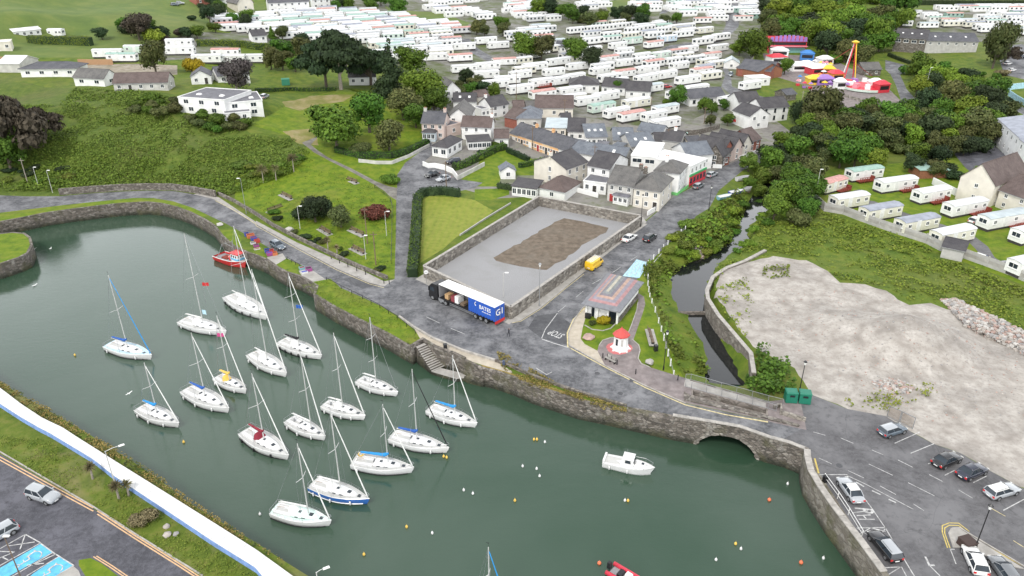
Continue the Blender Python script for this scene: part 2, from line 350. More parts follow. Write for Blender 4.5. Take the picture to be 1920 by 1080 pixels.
PIER = Q('B0', -900,705, -200,680, 0,670, 100,660, 190,668, 232,700, 245,755, 215,815, 150,850, 0,900, -900,1060)
PW = w2(PIER)
REG = []   # (name, material, world polygon)
NATURAL = {'brown_soil', 'rubble_ground', 'grey_gravel_pile', 'tan_grass', 'bank_soil', 'meadow', 'hill_field'}
_jr = np.random.default_rng(17)
def reg(name, mat, pts, flat=False):
    q = w2(pts) if flat else g2(pts)
    if mat in NATURAL:   # worn, wandering edges
        o = []
        for a, b in zip(q, np.roll(q, -1, 0)):
            L0 = np.hypot(*(b-a)); k = min(60, max(1, int(L0/(1.6 if L0 < 60 else 6))))
            for i in range(k): o.append(a+(b-a)*i/k+(_jr.normal(size=2)*(.2 if L0 < 60 else .8) if i else 0))
        q = np.array(o)
    REG.append((name, mat, q))
reg('grass_hillside', 'hill_field', [(-900,-60),(-100,-80),(420,-60),(455,40),(390,55),(430,95),(300,112),(150,108),(-900,125)])
reg('grass_bank', 'bank_soil', [(-900,160),(0,150),(140,165),(330,178),(345,205),(470,250),(560,255),(590,290),(550,330),(430,375),(400,371),(325,358),(225,359),(110,369),(-900,378)])
reg('grass_green', 'park_grass', Q('B1', -150,240, 100,160, 330,60, 400,0, 460,0, 1300,0, 1120,140, 1060,300, 1050,1010, 960,1000, 500,770, 0,490, -160,420))
reg('grass_gardens', 'park_grass', [(470,235),(560,190),(640,165),(800,215),(800,290),(740,300),(600,290),(570,262)])
reg('dry_grass', 'tan_grass', Q('A1', 200,760, 400,720, 740,710, 660,760, 430,790, 330,830, 220,800))
reg('dry_grass', 'tan_grass', Q('A1', 200,985, 450,960, 470,1090, 330,1080))
reg('holiday_park_ground', 'park_earth', [(290,78),(430,62),(520,10),(620,-40),(1440,-60),(1425,60),(1400,160),(1420,200),(1330,210),(1250,245),(1130,225),(1080,215),(960,190),(830,150),(700,110),(560,85),(430,88),(400,110),(290,115)])
reg('holiday_park_ground', 'park_earth', [(1630,20),(1990,20),(1990,110),(1850,80),(1660,60)])
reg('town_ground', 'town_yard', [(800,210),(850,165),(960,190),(1080,215),(1130,225),(1250,245),(1330,210),(1420,200),(1500,260),(1440,286),(1345,317),(1260,372),(1212,412),(1010,368),(930,372),(800,340),(790,270)])
reg('garden_grass', 'park_grass', Z5((250,1000,480,1000,640,900,730,700,900,660,1000,670,1250,790,1400,870,1330,960,1060,960,900,1000,880,1080,600,1080)[0], *(1000,480,1000,640,900,730,700,900,660,1000,670,1250,790,1400,870,1330,960,1060,960,900,1000,880,1080,600,1080)))
reg('garden_grass', 'park_grass', Q('B1', 1640,340, 1900,330, 1900,380, 1760,420, 1640,420))
reg('field_grass', 'hill_field', Q('A1', 950,20, 1000,90, 1140,80, 1350,90, 1600,170, 1580,210, 1420,190, 1180,150, 1060,100))
reg('field_grass', 'hill_field', Q('A2', 700,10, 900,-10, 930,40, 760,100, 720,90))
reg('field_grass', 'hill_field', [(1710,0),(1990,2),(1990,10),(1710,16)])
reg('fun_park_ground', 'pink_paving', [(1430,100),(1520,105),(1560,110),(1665,165),(1690,190),(1665,215),(1560,225),(1510,160),(1440,140)])
reg('dark_yard', 'asphalt_dark', Z8(1380,380, 1560,350, 1680,350, 1840,500, 1790,540, 1500,560, 1400,440))
reg('meadow_grass', 'meadow', [(1340,540),(1330,525),(1370,470),(1400,440),(1545,393),(1700,440),(1920,538),(2100,610),(2100,700),(1850,640),(1700,570),(1480,490)])
reg('holiday_lawn', 'park_grass', [(1530,380),(1590,312),(1790,300),(1920,400),(2200,480),(2300,620),(1920,535),(1545,390)])
reg('cleared_yard', 'rubble_ground', [(1338,560),(1350,515),(1365,500),(1400,492),(1450,480),(1512,488),(1552,508),(1575,530),(1622,533),(1662,545),(1705,572),(1745,568),(1775,580),(1820,585),(1870,610),(1920,622),(2150,690),(2500,1100),
 (1910,912),(1855,882),(1802,850),(1750,832),(1702,806),(1660,780),(1590,767),(1522,740),(1490,690),(1440,665),(1412,650),(1380,610)])
reg('road', 'asphalt', Q('B0', -900,410, 0,385, 200,393, 450,392, 700,370, 900,357, 1100,350, 1300,352, 1450,377, 1600,412)+Q('B1', 0,600, 300,770, 600,930, 850,1040, 960,1067, 1040,1010, 1160,1000, 1240,1000)
 +Q('C2', 0,255, 60,240, 220,140, 390,0)+Q('B2', 530,965, 960,625, 1000,585, 1100,500, 1200,405, 1340,330, 1450,230, 1540,190, 1700,120, 1920,40, 1990,10)+Q('B3', 60,60, 60,110)
 +Q('B2', 1920,130, 1740,190, 1550,350, 1480,480, 1380,540, 1320,620, 1200,720, 1100,820, 1020,900, 980,960)+Q('C2', 900,0, 530,150, 470,230, 425,330, 430,430, 700,585, 1000,735, 1300,865, 1920,995)
 +Q('C3', 0,995, 270,1050)+[(1900,985),(2300,1160),(2300,1900),(1760,1500)]+Q('D3', 1210,1500, 870,1060, 695,790, 400,330, 325,185, 305,118, 0,25)
 +Q('C2', 1600,1035, 1200,950, 860,888, 700,845, 400,750, 120,645, 0,592)+Q('C1', 1800,545, 1560,470, 1330,375, 1200,300, 1080,215, 930,130, 800,70, 640,0)
 +Q('B1', 560,1052, 420,945, 240,862, 0,720)+Q('B0', 1700,600, 1550,528, 1450,480, 1300,430, 1150,405, 1000,405, 740,430, 460,460, 0,515, -900,600), True)
reg('car_park', 'asphalt_new', [(1507,802),(1496,745),(1522,740),(1590,767),(1660,780),(1702,806),(1750,832),(1802,850),(1855,882),(1910,912),(2500,1150),(2500,1900),(1760,1500)]+Q('D3', 1210,1500, 870,1060, 695,790, 400,330, 325,185, 305,118, 100,60), True)
reg('footpath', 'concrete', Q('B0', 1600,412, 1450,377, 1500,372, 1640,400, 1920,585)+Q('B1', 0,575, 300,735, 560,850, 800,950, 960,1030, 1040,1015, 960,1067, 850,1040, 600,930, 300,770, 0,600), True)
reg('lane', 'asphalt', Q('B1', 1030,1060, 1040,1015, 1048,700, 1052,420, 1058,330, 1060,230, 1120,140, 1200,80, 1290,20, 1300,-60, 1340,60, 1255,140, 1380,170, 1500,260, 1700,290, 1640,330, 1540,350, 1420,335, 1250,345, 1195,385, 1172,440, 1160,700, 1155,1008, 1200,1080))
reg('footway', 'footway', Q('B1', 1052,420, 1000,390, 960,350, 880,300, 700,200, 540,120, 430,60, 375,15, 345,-10, 470,-60, 410,5, 460,45, 560,110, 720,185, 900,280, 1000,318, 1060,330))
reg('garden_lawn', 'striped_lawn', Q('B1', 1235,430, 1300,390, 1540,402, 1640,420, 1780,500, 1700,575, 1500,700, 1400,790, 1235,890))
PLOT = w2([(795,498),(1010,368),(1203,404),(958,575)], 2.5)
_pc = PLOT.mean(0); REG.append(('footpath', 'concrete', np.array([_pc+(q-_pc)*(1+2.0/np.hypot(*(q-_pc))) for q in PLOT]))); reg('footpath', 'concrete', Q('C2', 0,262, 60,245, 220,145, 390,5)+Q('B2', 530,968, 960,628, 1010,585)+[(1203,404),(958,575)], True); REG.append(('gravel_plot', 'gravel', PLOT))
reg('soil_patch', 'brown_soil', Q('B2', 390,556, 470,570, 600,600, 725,628, 705,665, 560,740, 460,820, 260,945, 140,930, 0,905)+[(930,489),(925,483),(990,447),(1020,428)], True)
reg('quay_grass', 'park_grass', Q('B0', -900,600, 0,515, 115*4-0,460, 740,430, 1000,405, 1150,405, 1300,430, 1450,480, 1550,528, 1520,562, 1420,512, 1320,475, 1200,447, 1100,437, 900,447, 700,470, 500,495, 220,540, 0,583, -900,640), True)
reg('quay_grass', 'park_grass', Q('B0', 1640,650, 1760,640, 1810,700, 1800,780, 1740,760, 1660,690), True)
reg('quay_grass', 'park_grass', Q('B1', 0,720, 60,800, 80,872, 0,838), True)
reg('quay_grass', 'park_grass', Q('B1', 150,905, 240,862, 320,915, 310,985, 220,960), True)
reg('quay_slab', 'concrete', Q('B1', 320,950, 400,930, 530,1020, 450,1065, 350,1003), True)
reg('quay_slab', 'concrete', Q('B1', 80,850, 200,820, 225,860, 150,905, 110,890), True)
reg('quay_lawn', 'park_grass', Q('C1', 430,50, 330,-30, 560,-70, 640,2, 800,75, 930,138, 1075,222, 1190,310, 1240,395, 1170,450, 1100,415, 1000,355, 840,275, 700,205, 560,130), True)
reg('quay_slab', 'beige_paving', Q('C1', 1190,310, 1240,395, 1250,402, 1340,455, 1480,505, 1690,575, 1920,650, 1920,625, 1800,548, 1560,470, 1330,375, 1200,302), True)
reg('parapet_scrub', 'golden_scrub', Q('C1', 1690,575, 1920,640)+Q('C2', 120,690, 400,775, 600,850, 860,915, 860,925, 700,890, 500,850, 300,785, 150,735, 0,672)+Q('C1', 1800,632, 1690,605), True)
reg('parapet_base', 'harbour_stone', Q('C2', 860,888, 1200,950, 1600,1035)+Q('D3', 0,25, 305,118, 262,170, 150,125, 0,85)+Q('C2', 1700,1085, 1500,1050, 1200,1000, 860,925), True)
reg('parapet_base', 'quay_render', Q('D3', 305,118, 325,185, 400,330, 695,790, 870,1060, 1210,1500, 1300,1700, 1000,1350, 830,1100, 650,850, 460,600, 360,450, 290,330, 266,230, 262,170), True)
# pavilion green
reg('road_patch', 'asphalt_patch', Q('C2', 175,212, 330,190, 455,275, 425,430, 222,378, 120,300), True)
reg('road_patch', 'asphalt_patch', Q('B1', 640,1010, 760,990, 900,1062, 800,1085), True)
reg('pavement', 'beige_paving', Q('C2', 530,150, 470,230, 425,330, 430,430, 640,555, 700,585, 640,470, 545,420, 515,380, 530,300, 560,190, 600,130), True)
reg('pavilion_green', 'park_grass', Q('C2', 560,190, 515,380, 545,420, 640,470, 1000,560, 1330,660, 1290,560, 1140,340, 1040,0)+Q('B2', 985,960, 880,1080), True)
reg('plaza', 'pink_paving', Q('C2', 640,470, 650,430, 680,395, 740,375, 860,370, 930,180, 945,110, 950,40, 990,60, 1000,120, 980,190, 910,390, 950,430, 960,470, 945,530, 970,570, 1020,590, 1330,665, 1350,700, 1300,865, 1000,735, 700,585), True)
reg('red_disc', 'red_paving', Q('C2', 705,440, 720,420, 760,408, 810,405, 860,415, 895,430, 905,450, 890,475, 850,492, 810,500, 760,495, 722,475), True)
reg('path', 'concrete', Q('C2', 1300,676, 1340,687, 1920,853, 2040,890, 2040,940, 1920,905, 1340,752, 1290,735), True)
VOID = w2(Q('C2', 1345,757, 1920,907, 1920,956, 1345,808))
reg('kerb_strip', 'pink_paving', Q('C2', 1290,735, 1345,752, 1920,905, 2040,940, 2040,1010, 1920,992, 1300,862), True)
reg('kerb_strip', 'pink_paving', [(1436,753),(1500,746),(1512,806),(1470,797),(1436,789)], True)
reg('car_bay', 'pale_blue_paint', Q('B2', 830,990, 935,865, 1010,885, 1000,930, 955,1005), True)
# caravan lane on the right
reg('caravan_lane', 'asphalt_new', Q('B3', 740,420, 800,430, 1000,505, 1130,550, 1300,600, 1420,640, 1560,700, 1650,770, 1700,850, 1790,910, 1700,930, 1620,870, 1560,790, 1480,710, 1340,660, 1200,600, 1000,540, 850,470, 690,440, 640,350, 690,340))
reg('road', 'asphalt', Q('A3', 880,450, 1080,500, 1050,540, 990,560, 1040,670, 1140,780, 1060,830, 1000,900, 980,860, 1010,790, 960,640, 920,560, 880,520))
reg('road', 'asphalt', Q('A3', 1600,640, 1740,690, 1920,810, 1990,850, 1990,900, 1860,830, 1700,720, 1600,690))
reg('car_park', 'asphalt', Q('A3', 1720,360, 1900,330, 2100,400, 2100,640, 1900,590, 1770,560, 1740,460))
reg('road', 'asphalt', Q('A2', 1560,480, 1600,560, 1570,650, 1650,720, 1900,760, 1900,730, 1760,690, 1650,650, 1640,560, 1600,480, 1500,440, 1380,450, 1380,480))
reg('road', 'asphalt', Q('A2', 1600,200, 1560,280, 1500,300, 1180,340, 1120,370, 1200,380, 1560,320, 1650,250, 1700,200, 1710,20, 1640,20))
reg('road', 'asphalt', Q('A2', 1100,110, 1200,-10, 1250,-10, 1170,90))
reg('road', 'asphalt', Q('A1', 1540,290, 1600,290, 1660,360, 1790,440, 1740,460, 1620,400, 1540,320))
reg('track', 'path_earth', Q('A0', 570,490, 850,480, 1330,490, 1330,560, 1100,560, 600,530))
# near-left car park, verge, walkway
reg('verge', 'verge_grass', Q('C0', 0,690, 150,800, 300,880, 450,970)+Q('D0', 640,0, 850,130, 1000,225, 1200,360, 1400,520, 1600,640)+Q('D1', 0,830, 200,960, 400,1085, 700,1290, 500,1500, -500,1300, -800,1000)
 +Q('D0', 1500,1080, 1000,770, 700,575, 0,165, -900,-350)+Q('C0', -900,250), True)
reg('car_park', 'asphalt_dark', Q('D0', -900,-350, 0,165, 700,575, 1000,770, 1500,1080, 2200,1500, 1500,2100, -900,2100), True)
reg('grass_island', 'park_grass', Q('D0', 590,960, 680,945, 760,985, 900,1090, 1100,1300, 700,1300, 640,1080, 590,1000), True)
reg('parking_bay', 'blue_paint', Q('D0', 305,838, 395,900, 60,1085, -120,1120, -60,1060, 0,1020), True)
reg('parking_bay', 'blue_paint', Q('D0', 440,935, 545,1000, 400,1090, 200,1220, 100,1200, 250,1060), True)
reg('path_slab', 'concrete', Q('D0', 545,1000, 590,1040, 620,1120, 400,1200, 300,1150, 400,1090), True)
ground('verge_grass', [(.3, (.06, .10, .010)), (.5, (.105, .145, .016)), (.7, (.17, .17, .04))], .6, ((.24, .19, .11), .5, .66), .11, bstr=.6, bdist=.12)
ground('tan_grass', [(.3, (.14, .15, .03)), (.5, (.24, .21, .08)), (.7, (.33, .27, .16))], .3, ((.12, .15, .02), .5, .62), .1, bstr=.4)
ground('footway', [(.3, (.12, .115, .10)), (.5, (.18, .17, .15)), (.7, (.26, .25, .22))], .6, bstr=.3)
ground('grey_gravel_pile', [(.3, (.33, .32, .305)), (.5, (.41, .40, .38)), (.7, (.48, .47, .45))], 2.5, bstr=.9, bdist=.12)
ground('red_paving', [(.3, (.42, .12, .12)), (.5, (.52, .17, .17)), (.7, (.60, .25, .24))], .9, bstr=.2)

def build_ground():
    rng = np.random.default_rng(3)
    pts = [];
    def grid(x0, x1, y0, y1, s):
        gx, gy = np.meshgrid(np.arange(x0, x1, s), np.arange(y0, y1, s)); q = np.c_[gx.ravel(), gy.ravel()]
        return q+rng.uniform(-.2, .2, q.shape)*s
    pts.append(grid(-260, 260, 145, 300, 4.2)); pts.append(grid(-700, 760, 300, 620, 11)); pts.append(grid(-900, 950, 620, 1500, 45))
    pts.append(grid(-300, 400, 10, 145, 14)); pts.append(grid(35, 110, 95, 240, 2.2)); pts.append(grid(60, 130, 85, 135, 2.2))
    pts.append(grid(-700, -260, 100, 300, 20)); pts.append(grid(260, 760, 100, 300, 20))
    P0 = np.vstack(pts); verts = [Vector(p) for p in P0]; edges = []
    def addpoly(poly):
        o = len(verts); n = len(poly)
        for a in poly: verts.append(Vector(a))
        edges.extend([(o+i, o+(i+1) % n) for i in range(n)])
    for nme, mt, poly in REG: addpoly(poly)
    addpoly(HW); addpoly(PW); addpoly(VOID)
    ov, oe, of, *_ = geometry.delaunay_2d_cdt(verts, edges, [], 0, 1e-3)
    V = np.array([tuple(v) for v in ov]); F = np.array([tuple(f) for f in of if len(f) == 3])
    c = V[F].mean(1)
    lab = np.full(len(F), 0)
    for k, (nme, mt, poly) in enumerate(REG): lab[inside(c, poly)] = k+1
    hole = inside(c, HW)
    lab[hole] = -1; lab[inside(c, VOID)] = -1
    lab[inside(c, PW)] = -2
    Z = hgt(V)
    area = np.cross(V[F[:, 1]]-V[F[:, 0]], V[F[:, 2]]-V[F[:, 0]]); F[area < 0] = F[area < 0][:, ::-1]
    def emit(name, mat, sel):
        if not sel.any(): return None
        f = F[sel]; u, inv = np.unique(f, return_inverse=True); f = inv.reshape(f.shape)
        me = bpy.data.meshes.new(name); me.from_pydata([(V[i][0], V[i][1], Z[i]) for i in u], [], f.tolist()); me.materials.append(MATS[mat])
        me.polygons.foreach_set('use_smooth', [True]*len(f)); me.update()
        return tag(link(name, me), kind='structure')
    emit('ground', 'meadow', lab == 0)
    done = set()
    for k, (nme, mt, poly) in enumerate(REG):
        key = (nme, mt)
        if key in done: continue
        done.add(key)
        ks = [j+1 for j, r in enumerate(REG) if (r[0], r[1]) == key]
        emit(nme, mt, np.isin(lab, ks))
    emit('pier_grass', 'park_grass', lab == -2)
build_ground()
# water of the harbour and of the stream, and a dark bed far below
def sheet(name, mat, pts, z, kind='structure'):
    b = MB(); b.add([(p[0], p[1], z) for p in pts], [tuple(range(len(pts)))]); f = b.build(name, MATS[mat])
    if f.data.polygons[0].normal.z < 0: f.data.flip_normals()
    return tag(f, kind=kind)
WZ = -3.3
sheet('harbour_water', 'water', [(-400, 20), (140, 20), (140, 66), (56, 104), (60, 135), (0, 175), (-400, 240)], WZ)
_wy = P(1290, 582, -2.4)[1]
sheet('stream_water', 'stream_water', [(10, _wy), (110, _wy), (150, 260), (20, 260)], -2.55)
sheet('stream_water', 'stream_water', [(8, 104), (90, 96), (90, _wy-.35), (8, _wy-.35)], -3.12)
# ------------------------------------------------------------------ builders
def col(name, c, **k): return plain(name, c, **k)
WHITE = col('white_paint', (.80, .80, .78), rough=.45, var=.04); GLASS = col('dark_glass', (.03, .04, .05), rough=.08, var=.3, vscale=.8)
BLACK = col('black_paint', (.015, .015, .017), rough=.4); TYRE = col('tyre_rubber', (.02, .02, .02), rough=.85)
METAL = col('grey_metal', (.38, .39, .40), rough=.4, metal=.6); ALU = col('pale_alloy', (.62, .62, .60), rough=.35, metal=.3)
WOOD = col('weathered_wood', (.17, .12, .08), rough=.85, var=.25, vscale=5); RUST = col('rust_red', (.22, .04, .025), rough=.8, var=.3)
RED = col('red_paint', (.55, .03, .03), rough=.35); GREY = col('grey_paint', (.28, .28, .29), rough=.6); LAMPG = col('lamp_glass', (.8, .8, .76), rough=.2)
CREAM = col('cream_paint', (.66, .60, .46), rough=.7); DGREEN = col('dark_green_paint', (.02, .09, .055), rough=.5)
TERRA = col('terracotta', (.38, .15, .08), rough=.8, var=.25)
def offset(pts, d, closed=False):
    pts = [np.array(p[:2]) for p in pts]; n = len(pts); out = []
    for i in range(n):
        a = pts[i-1] if (i > 0 or closed) else None; b = pts[(i+1) % n] if (i < n-1 or closed) else None; p = pts[i]
        ns = []
        for u, v in ((a, p), (p, b)):
            if u is None or v is None: continue
            e = v-u; e = e/max(np.hypot(*e), 1e-6); ns.append(np.array([-e[1], e[0]]))
        m = sum(ns)/len(ns); m = m/max((m@m), .35)**1
        out.append(p+m*d)
    return out
def wall_mb(mb, pts, z0, z1, t, mi=0, side=0, mtop=None, closed=False):
    """upright strip: thickness t to the left (side=1), right (-1) or both (0)"""
    n = len(pts)
    z0 = z0 if hasattr(z0, '__len__') else [z0]*n; z1 = z1 if hasattr(z1, '__len__') else [z1]*n
    a = offset(pts, t if side == 1 else (0 if side == -1 else t/2), closed); b = offset(pts, -t if side == -1 else (0 if side == 1 else -t/2), closed)
    for i in range(n if closed else n-1):
        j = (i+1) % n
        v = [(*a[i], z0[i]), (*b[i], z0[i]), (*b[j], z0[j]), (*a[j], z0[j]), (*a[i], z1[i]), (*b[i], z1[i]), (*b[j], z1[j]), (*a[j], z1[j])]
        mb.add(v, [(0,1,2,3),(1,5,6,2),(0,3,7,4)]+([(0,4,5,1)] if i == 0 and not closed else [])+([(3,2,6,7)] if j == n-1 and not closed else []), mi)
        mb.add(v[4:], [(3,2,1,0)], mi if mtop is None else mtop)
    return mb
def densify(pts, step):
    out = []
    for a, b in zip(pts[:-1], pts[1:]):
        a = np.array(a, float); b = np.array(b, float); k = max(1, int(np.hypot(*(b-a)[:2])/step))
        out += [a+(b-a)*i/k for i in range(k)]
    return out+[np.array(pts[-1], float)]
def wall(name, label, pts, h, t, mat, cat='wall', below=.6, side=0, top=None, topm=None, group=None, z0=None):
    pts = densify(pts, 5); zz = hgt(np.array([p[:2] for p in pts])) if z0 is None else np.full(len(pts), z0)
    mb = MB(); wall_mb(mb, pts, list(zz-below), list(zz+h), t, 0, side)
    o = mb.build(name, mat)
    if topm:
        e = empty(name, (0, 0, 0)); o.name = 'wall_face'; o.parent = e
        m2 = MB(); wall_mb(m2, pts, list(zz+h), list(zz+h+.12), t+.12, 0, side); m2.build('coping', topm, e); o = e; e.name = name
    return tag(o, label, cat, group)
def strip(name, mat, pts, w, z=.012, dash=None, label=None, lw=None):
    """painted line on the flat ground"""
    pts = [np.array(p[:2]) for p in pts]; mb = MB()
    if dash:
        on, off = dash; pos = []; L0 = 0
        for a, b in zip(pts[:-1], pts[1:]):
            d = np.hypot(*(b-a)); s = 0
            while s < d:
                e = min(s+on, d); pos.append([a+(b-a)*s/d, a+(b-a)*e/d]); s += on+off
        segs = pos
    else: segs = [pts]
    for sg in segs:
        a = offset(sg, w/2); b = offset(sg, -w/2)
        for i in range(len(sg)-1):
            q = [a[i], b[i], b[i+1], a[i+1]]; zz = hgt(np.array(q))
            mb.add([(*p, zz[k]+z) for k, p in enumerate(q)], [(0, 1, 2, 3)])
    o = mb.build(name, mat)
    return tag(o, kind='structure')
def text_mesh(txt, size, mat, name='lettering', parent=None, ext=.005, bold=0):
    cu = bpy.data.curves.new('t', 'FONT'); cu.body = txt; cu.size = size; cu.extrude = ext; cu.offset = bold; cu.align_x = 'CENTER'; cu.align_y = 'CENTER'; cu.resolution_u = 3
    ob = bpy.data.objects.new('t', cu); COL.objects.link(ob)
    dg = bpy.context.evaluated_depsgraph_get(); me = bpy.data.meshes.new_from_object(ob.evaluated_get(dg)); bpy.data.objects.remove(ob); bpy.data.curves.remove(cu)
    me.materials.clear(); me.materials.append(mat); return link(name, me, parent)
# ---------------- foliage
def leafmat(name, a, b_, c_, tr=.25):
    m, t, b = _nm(name); gi = t.nodes.new('ShaderNodeNewGeometry'); oi = t.nodes.new('ShaderNodeObjectInfo')
    c = ramp(t, gi.outputs['Random Per Island'], [(.0, a), (.55, b_), (1., c_)])
    c = mixc(t, ramp(t, noise(t, .5, 3, .5, gi.outputs['Position']), [(.35, 0.), (.7, .6)]), c, c_)
    hs = t.nodes.new('ShaderNodeHueSaturation'); mr = t.nodes.new('ShaderNodeMapRange'); mr.inputs[3].default_value = .75; mr.inputs[4].default_value = 1.25
    t.links.new(oi.outputs['Random'], mr.inputs[0]); t.links.new(mr.outputs[0], hs.inputs['Value'])
    m2 = t.nodes.new('ShaderNodeMapRange'); m2.inputs[3].default_value = .475; m2.inputs[4].default_value = .52
    x = t.nodes.new('ShaderNodeMath'); x.operation = 'FRACT'; y = t.nodes.new('ShaderNodeMath'); y.operation = 'MULTIPLY'; y.inputs[1].default_value = 7.3
    t.links.new(oi.outputs['Random'], y.inputs[0]); t.links.new(y.outputs[0], x.inputs[0]); t.links.new(x.outputs[0], m2.inputs[0]); t.links.new(m2.outputs[0], hs.inputs['Hue'])
    t.links.new(c, hs.inputs['Color']); t.links.new(hs.outputs[0], b.inputs['Base Color']); b.inputs['Roughness'].default_value = .75; b.inputs['Specular IOR Level'].default_value = .25
    return m
LF = {'green': leafmat('leaf_green', (.024, .060, .007), (.052, .112, .010), (.095, .17, .018)),
      'bright': leafmat('leaf_bright', (.055, .108, .008), (.105, .178, .013), (.17, .24, .028)),
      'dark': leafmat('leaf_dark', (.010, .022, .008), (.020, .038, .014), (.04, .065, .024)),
      'brown': leafmat('leaf_brown', (.02, .018, .012), (.045, .038, .026), (.08, .065, .045)),
      'purple': leafmat('leaf_purple', (.03, .024, .026), (.065, .055, .055), (.10, .085, .08)),
      'yellow': leafmat('leaf_yellow', (.16, .14, .008), (.35, .28, .012), (.5, .38, .02)),
      'olive': leafmat('leaf_olive', (.03, .045, .012), (.06, .08, .02), (.11, .12, .04)),
      'palm': leafmat('leaf_palm', (.07, .07, .03), (.15, .14, .06), (.26, .23, .12)),
      'red': leafmat('leaf_red', (.05, .012, .012), (.11, .025, .02), (.16, .05, .04)),
      'scrub': leafmat('leaf_scrub', (.05, .092, .010), (.095, .15, .016), (.15, .195, .032)),
      'grass': leafmat('leaf_grass', (.065, .118, .008), (.12, .178, .014), (.19, .225, .034)),
      'gold': leafmat('leaf_gold', (.07, .075, .02), (.17, .145, .035), (.30, .23, .07))}
BARK = col('bark', (.10, .08, .06), rough=.9, var=.3, vscale=3); PALEBARK = col('pale_bark', (.30, .26, .22), rough=.9, var=.2, vscale=3)
def quads(cent, nrm, size, rng, asp=.7):
    n = len(cent); nrm = nrm/np.linalg.norm(nrm, axis=1)[:, None]
    r = rng.normal(size=(n, 3)); a = np.cross(nrm, r); a /= np.linalg.norm(a, axis=1)[:, None]; b = np.cross(nrm, a)
    s = (size*rng.uniform(.6, 1.3, n))[:, None]; a = a*s; b = b*s*asp
    V = np.stack([cent-a, cent-b+nrm*s*.15, cent+a, cent+b+nrm*s*.15], 1).reshape(-1, 3)
    return V, np.arange(4*n).reshape(n, 4)
def np_mesh(name, V, F, mats, mi=None, smooth=False):
    me = bpy.data.meshes.new(name); k = F.shape[1]
    me.vertices.add(len(V)); me.vertices.foreach_set('co', V.astype(np.float32).ravel())
    me.loops.add(F.size); me.loops.foreach_set('vertex_index', F.astype(np.int32).ravel())
    me.polygons.add(len(F)); me.polygons.foreach_set('loop_start', np.arange(0, F.size, k, dtype=np.int32)); me.polygons.foreach_set('loop_total', np.full(len(F), k, np.int32))
    for m in (mats if isinstance(mats, (list, tuple)) else [mats]): me.materials.append(m)
    if mi is not None: me.polygons.foreach_set('material_index', mi.astype(np.int32))
    me.update(calc_edges=True); me.validate(); return me
def crown_mesh(seed, kind, n=1500, leaf=.085):
    """unit crown, radius 1, base near z=0"""
    rng = np.random.default_rng(seed); lobes = []
    if kind == 'round':
        lobes.append((np.array([0, 0, .95]), np.array([.72, .72, .7])))
        for k in range(13):
            a = rng.uniform(0, 6.28); r = rng.uniform(.35, .68); z = rng.uniform(.45, 1.45); r *= math.sqrt(max(.1, 1-((z-.95)/.8)**2))
            s = rng.uniform(.26, .44); lobes.append((np.array([r*math.cos(a), r*math.sin(a), z]), np.array([s, s, s*.85])))
    elif kind == 'cone':
        for k in range(14):
            z = k/13*2.3; r = (1-z/2.5)*.8; a = rng.uniform(0, 6.28); lobes.append((np.array([math.cos(a)*r*.3, math.sin(a)*r*.3, z+.1]), np.array([r, r, .25])))
    elif kind == 'column':
        for k in range(8):
            z = .25+k*.24; r = .75*math.sin(math.pi*(k+1.6)/10.5)+.12; lobes.append((np.array([rng.uniform(-.06, .06), rng.uniform(-.06, .06), z]), np.array([r, r, .4])))
    elif kind == 'flat':
        for k in range(18):
            a = rng.uniform(0, 6.28); r = rng.uniform(.1, .85); s = rng.uniform(.22, .4)
            lobes.append((np.array([r*math.cos(a), r*math.sin(a), 1.05-.5*r+rng.uniform(-.22, .22)]), np.array([s*1.2, s*1.2, s*.45])))
    elif kind == 'bush':
        for k in range(9):
            a = rng.uniform(0, 6.28); r = rng.uniform(0, .62); s = rng.uniform(.3, .48); lobes.append((np.array([r*math.cos(a), r*math.sin(a), .3+rng.uniform(0, .3)*(1-r)]), np.array([s, s, s*.85])))
    w = np.array([l[1][0]**2 for l in lobes]); w /= w.sum(); idx = rng.choice(len(lobes), n, p=w)
    C = np.array([l[0] for l in lobes])[idx]; Rr = np.array([l[1] for l in lobes])[idx]
    d = rng.normal(size=(n, 3)); d /= np.linalg.norm(d, axis=1)[:, None]; d[:, 2] = np.where(rng.random(n) < .6, np.abs(d[:, 2]), d[:, 2])
    rad = rng.uniform(.72, 1.08, n)[:, None]; c = C+d*Rr*rad
    c[:, 2] = np.maximum(c[:, 2], .03)
    V, F = quads(c, d+rng.normal(size=(n, 3))*.45, leaf, rng)
    # inner twig mass so that daylight does not pass straight through every gap
    m = n//4; ii = rng.choice(len(lobes), m, p=w); dd = rng.normal(size=(m, 3)); dd /= np.linalg.norm(dd, axis=1)[:, None]
    c2 = np.array([l[0] for l in lobes])[ii]+dd*np.array([l[1] for l in lobes])[ii]*.55; V2, F2 = quads(c2, dd, leaf*1.9, rng)
    return np.vstack([V, V2]), np.vstack([F, F2+len(V)])
_CR = {}
def crown(kind, leafkey, seed, n=1500, leaf=.085):
    k = (kind, leafkey, seed, n)
    if k not in _CR: _CR[k] = np_mesh('crown', *crown_mesh(seed*7+len(kind), kind, n, leaf), LF[leafkey])
    return _CR[k]
_TR = {}
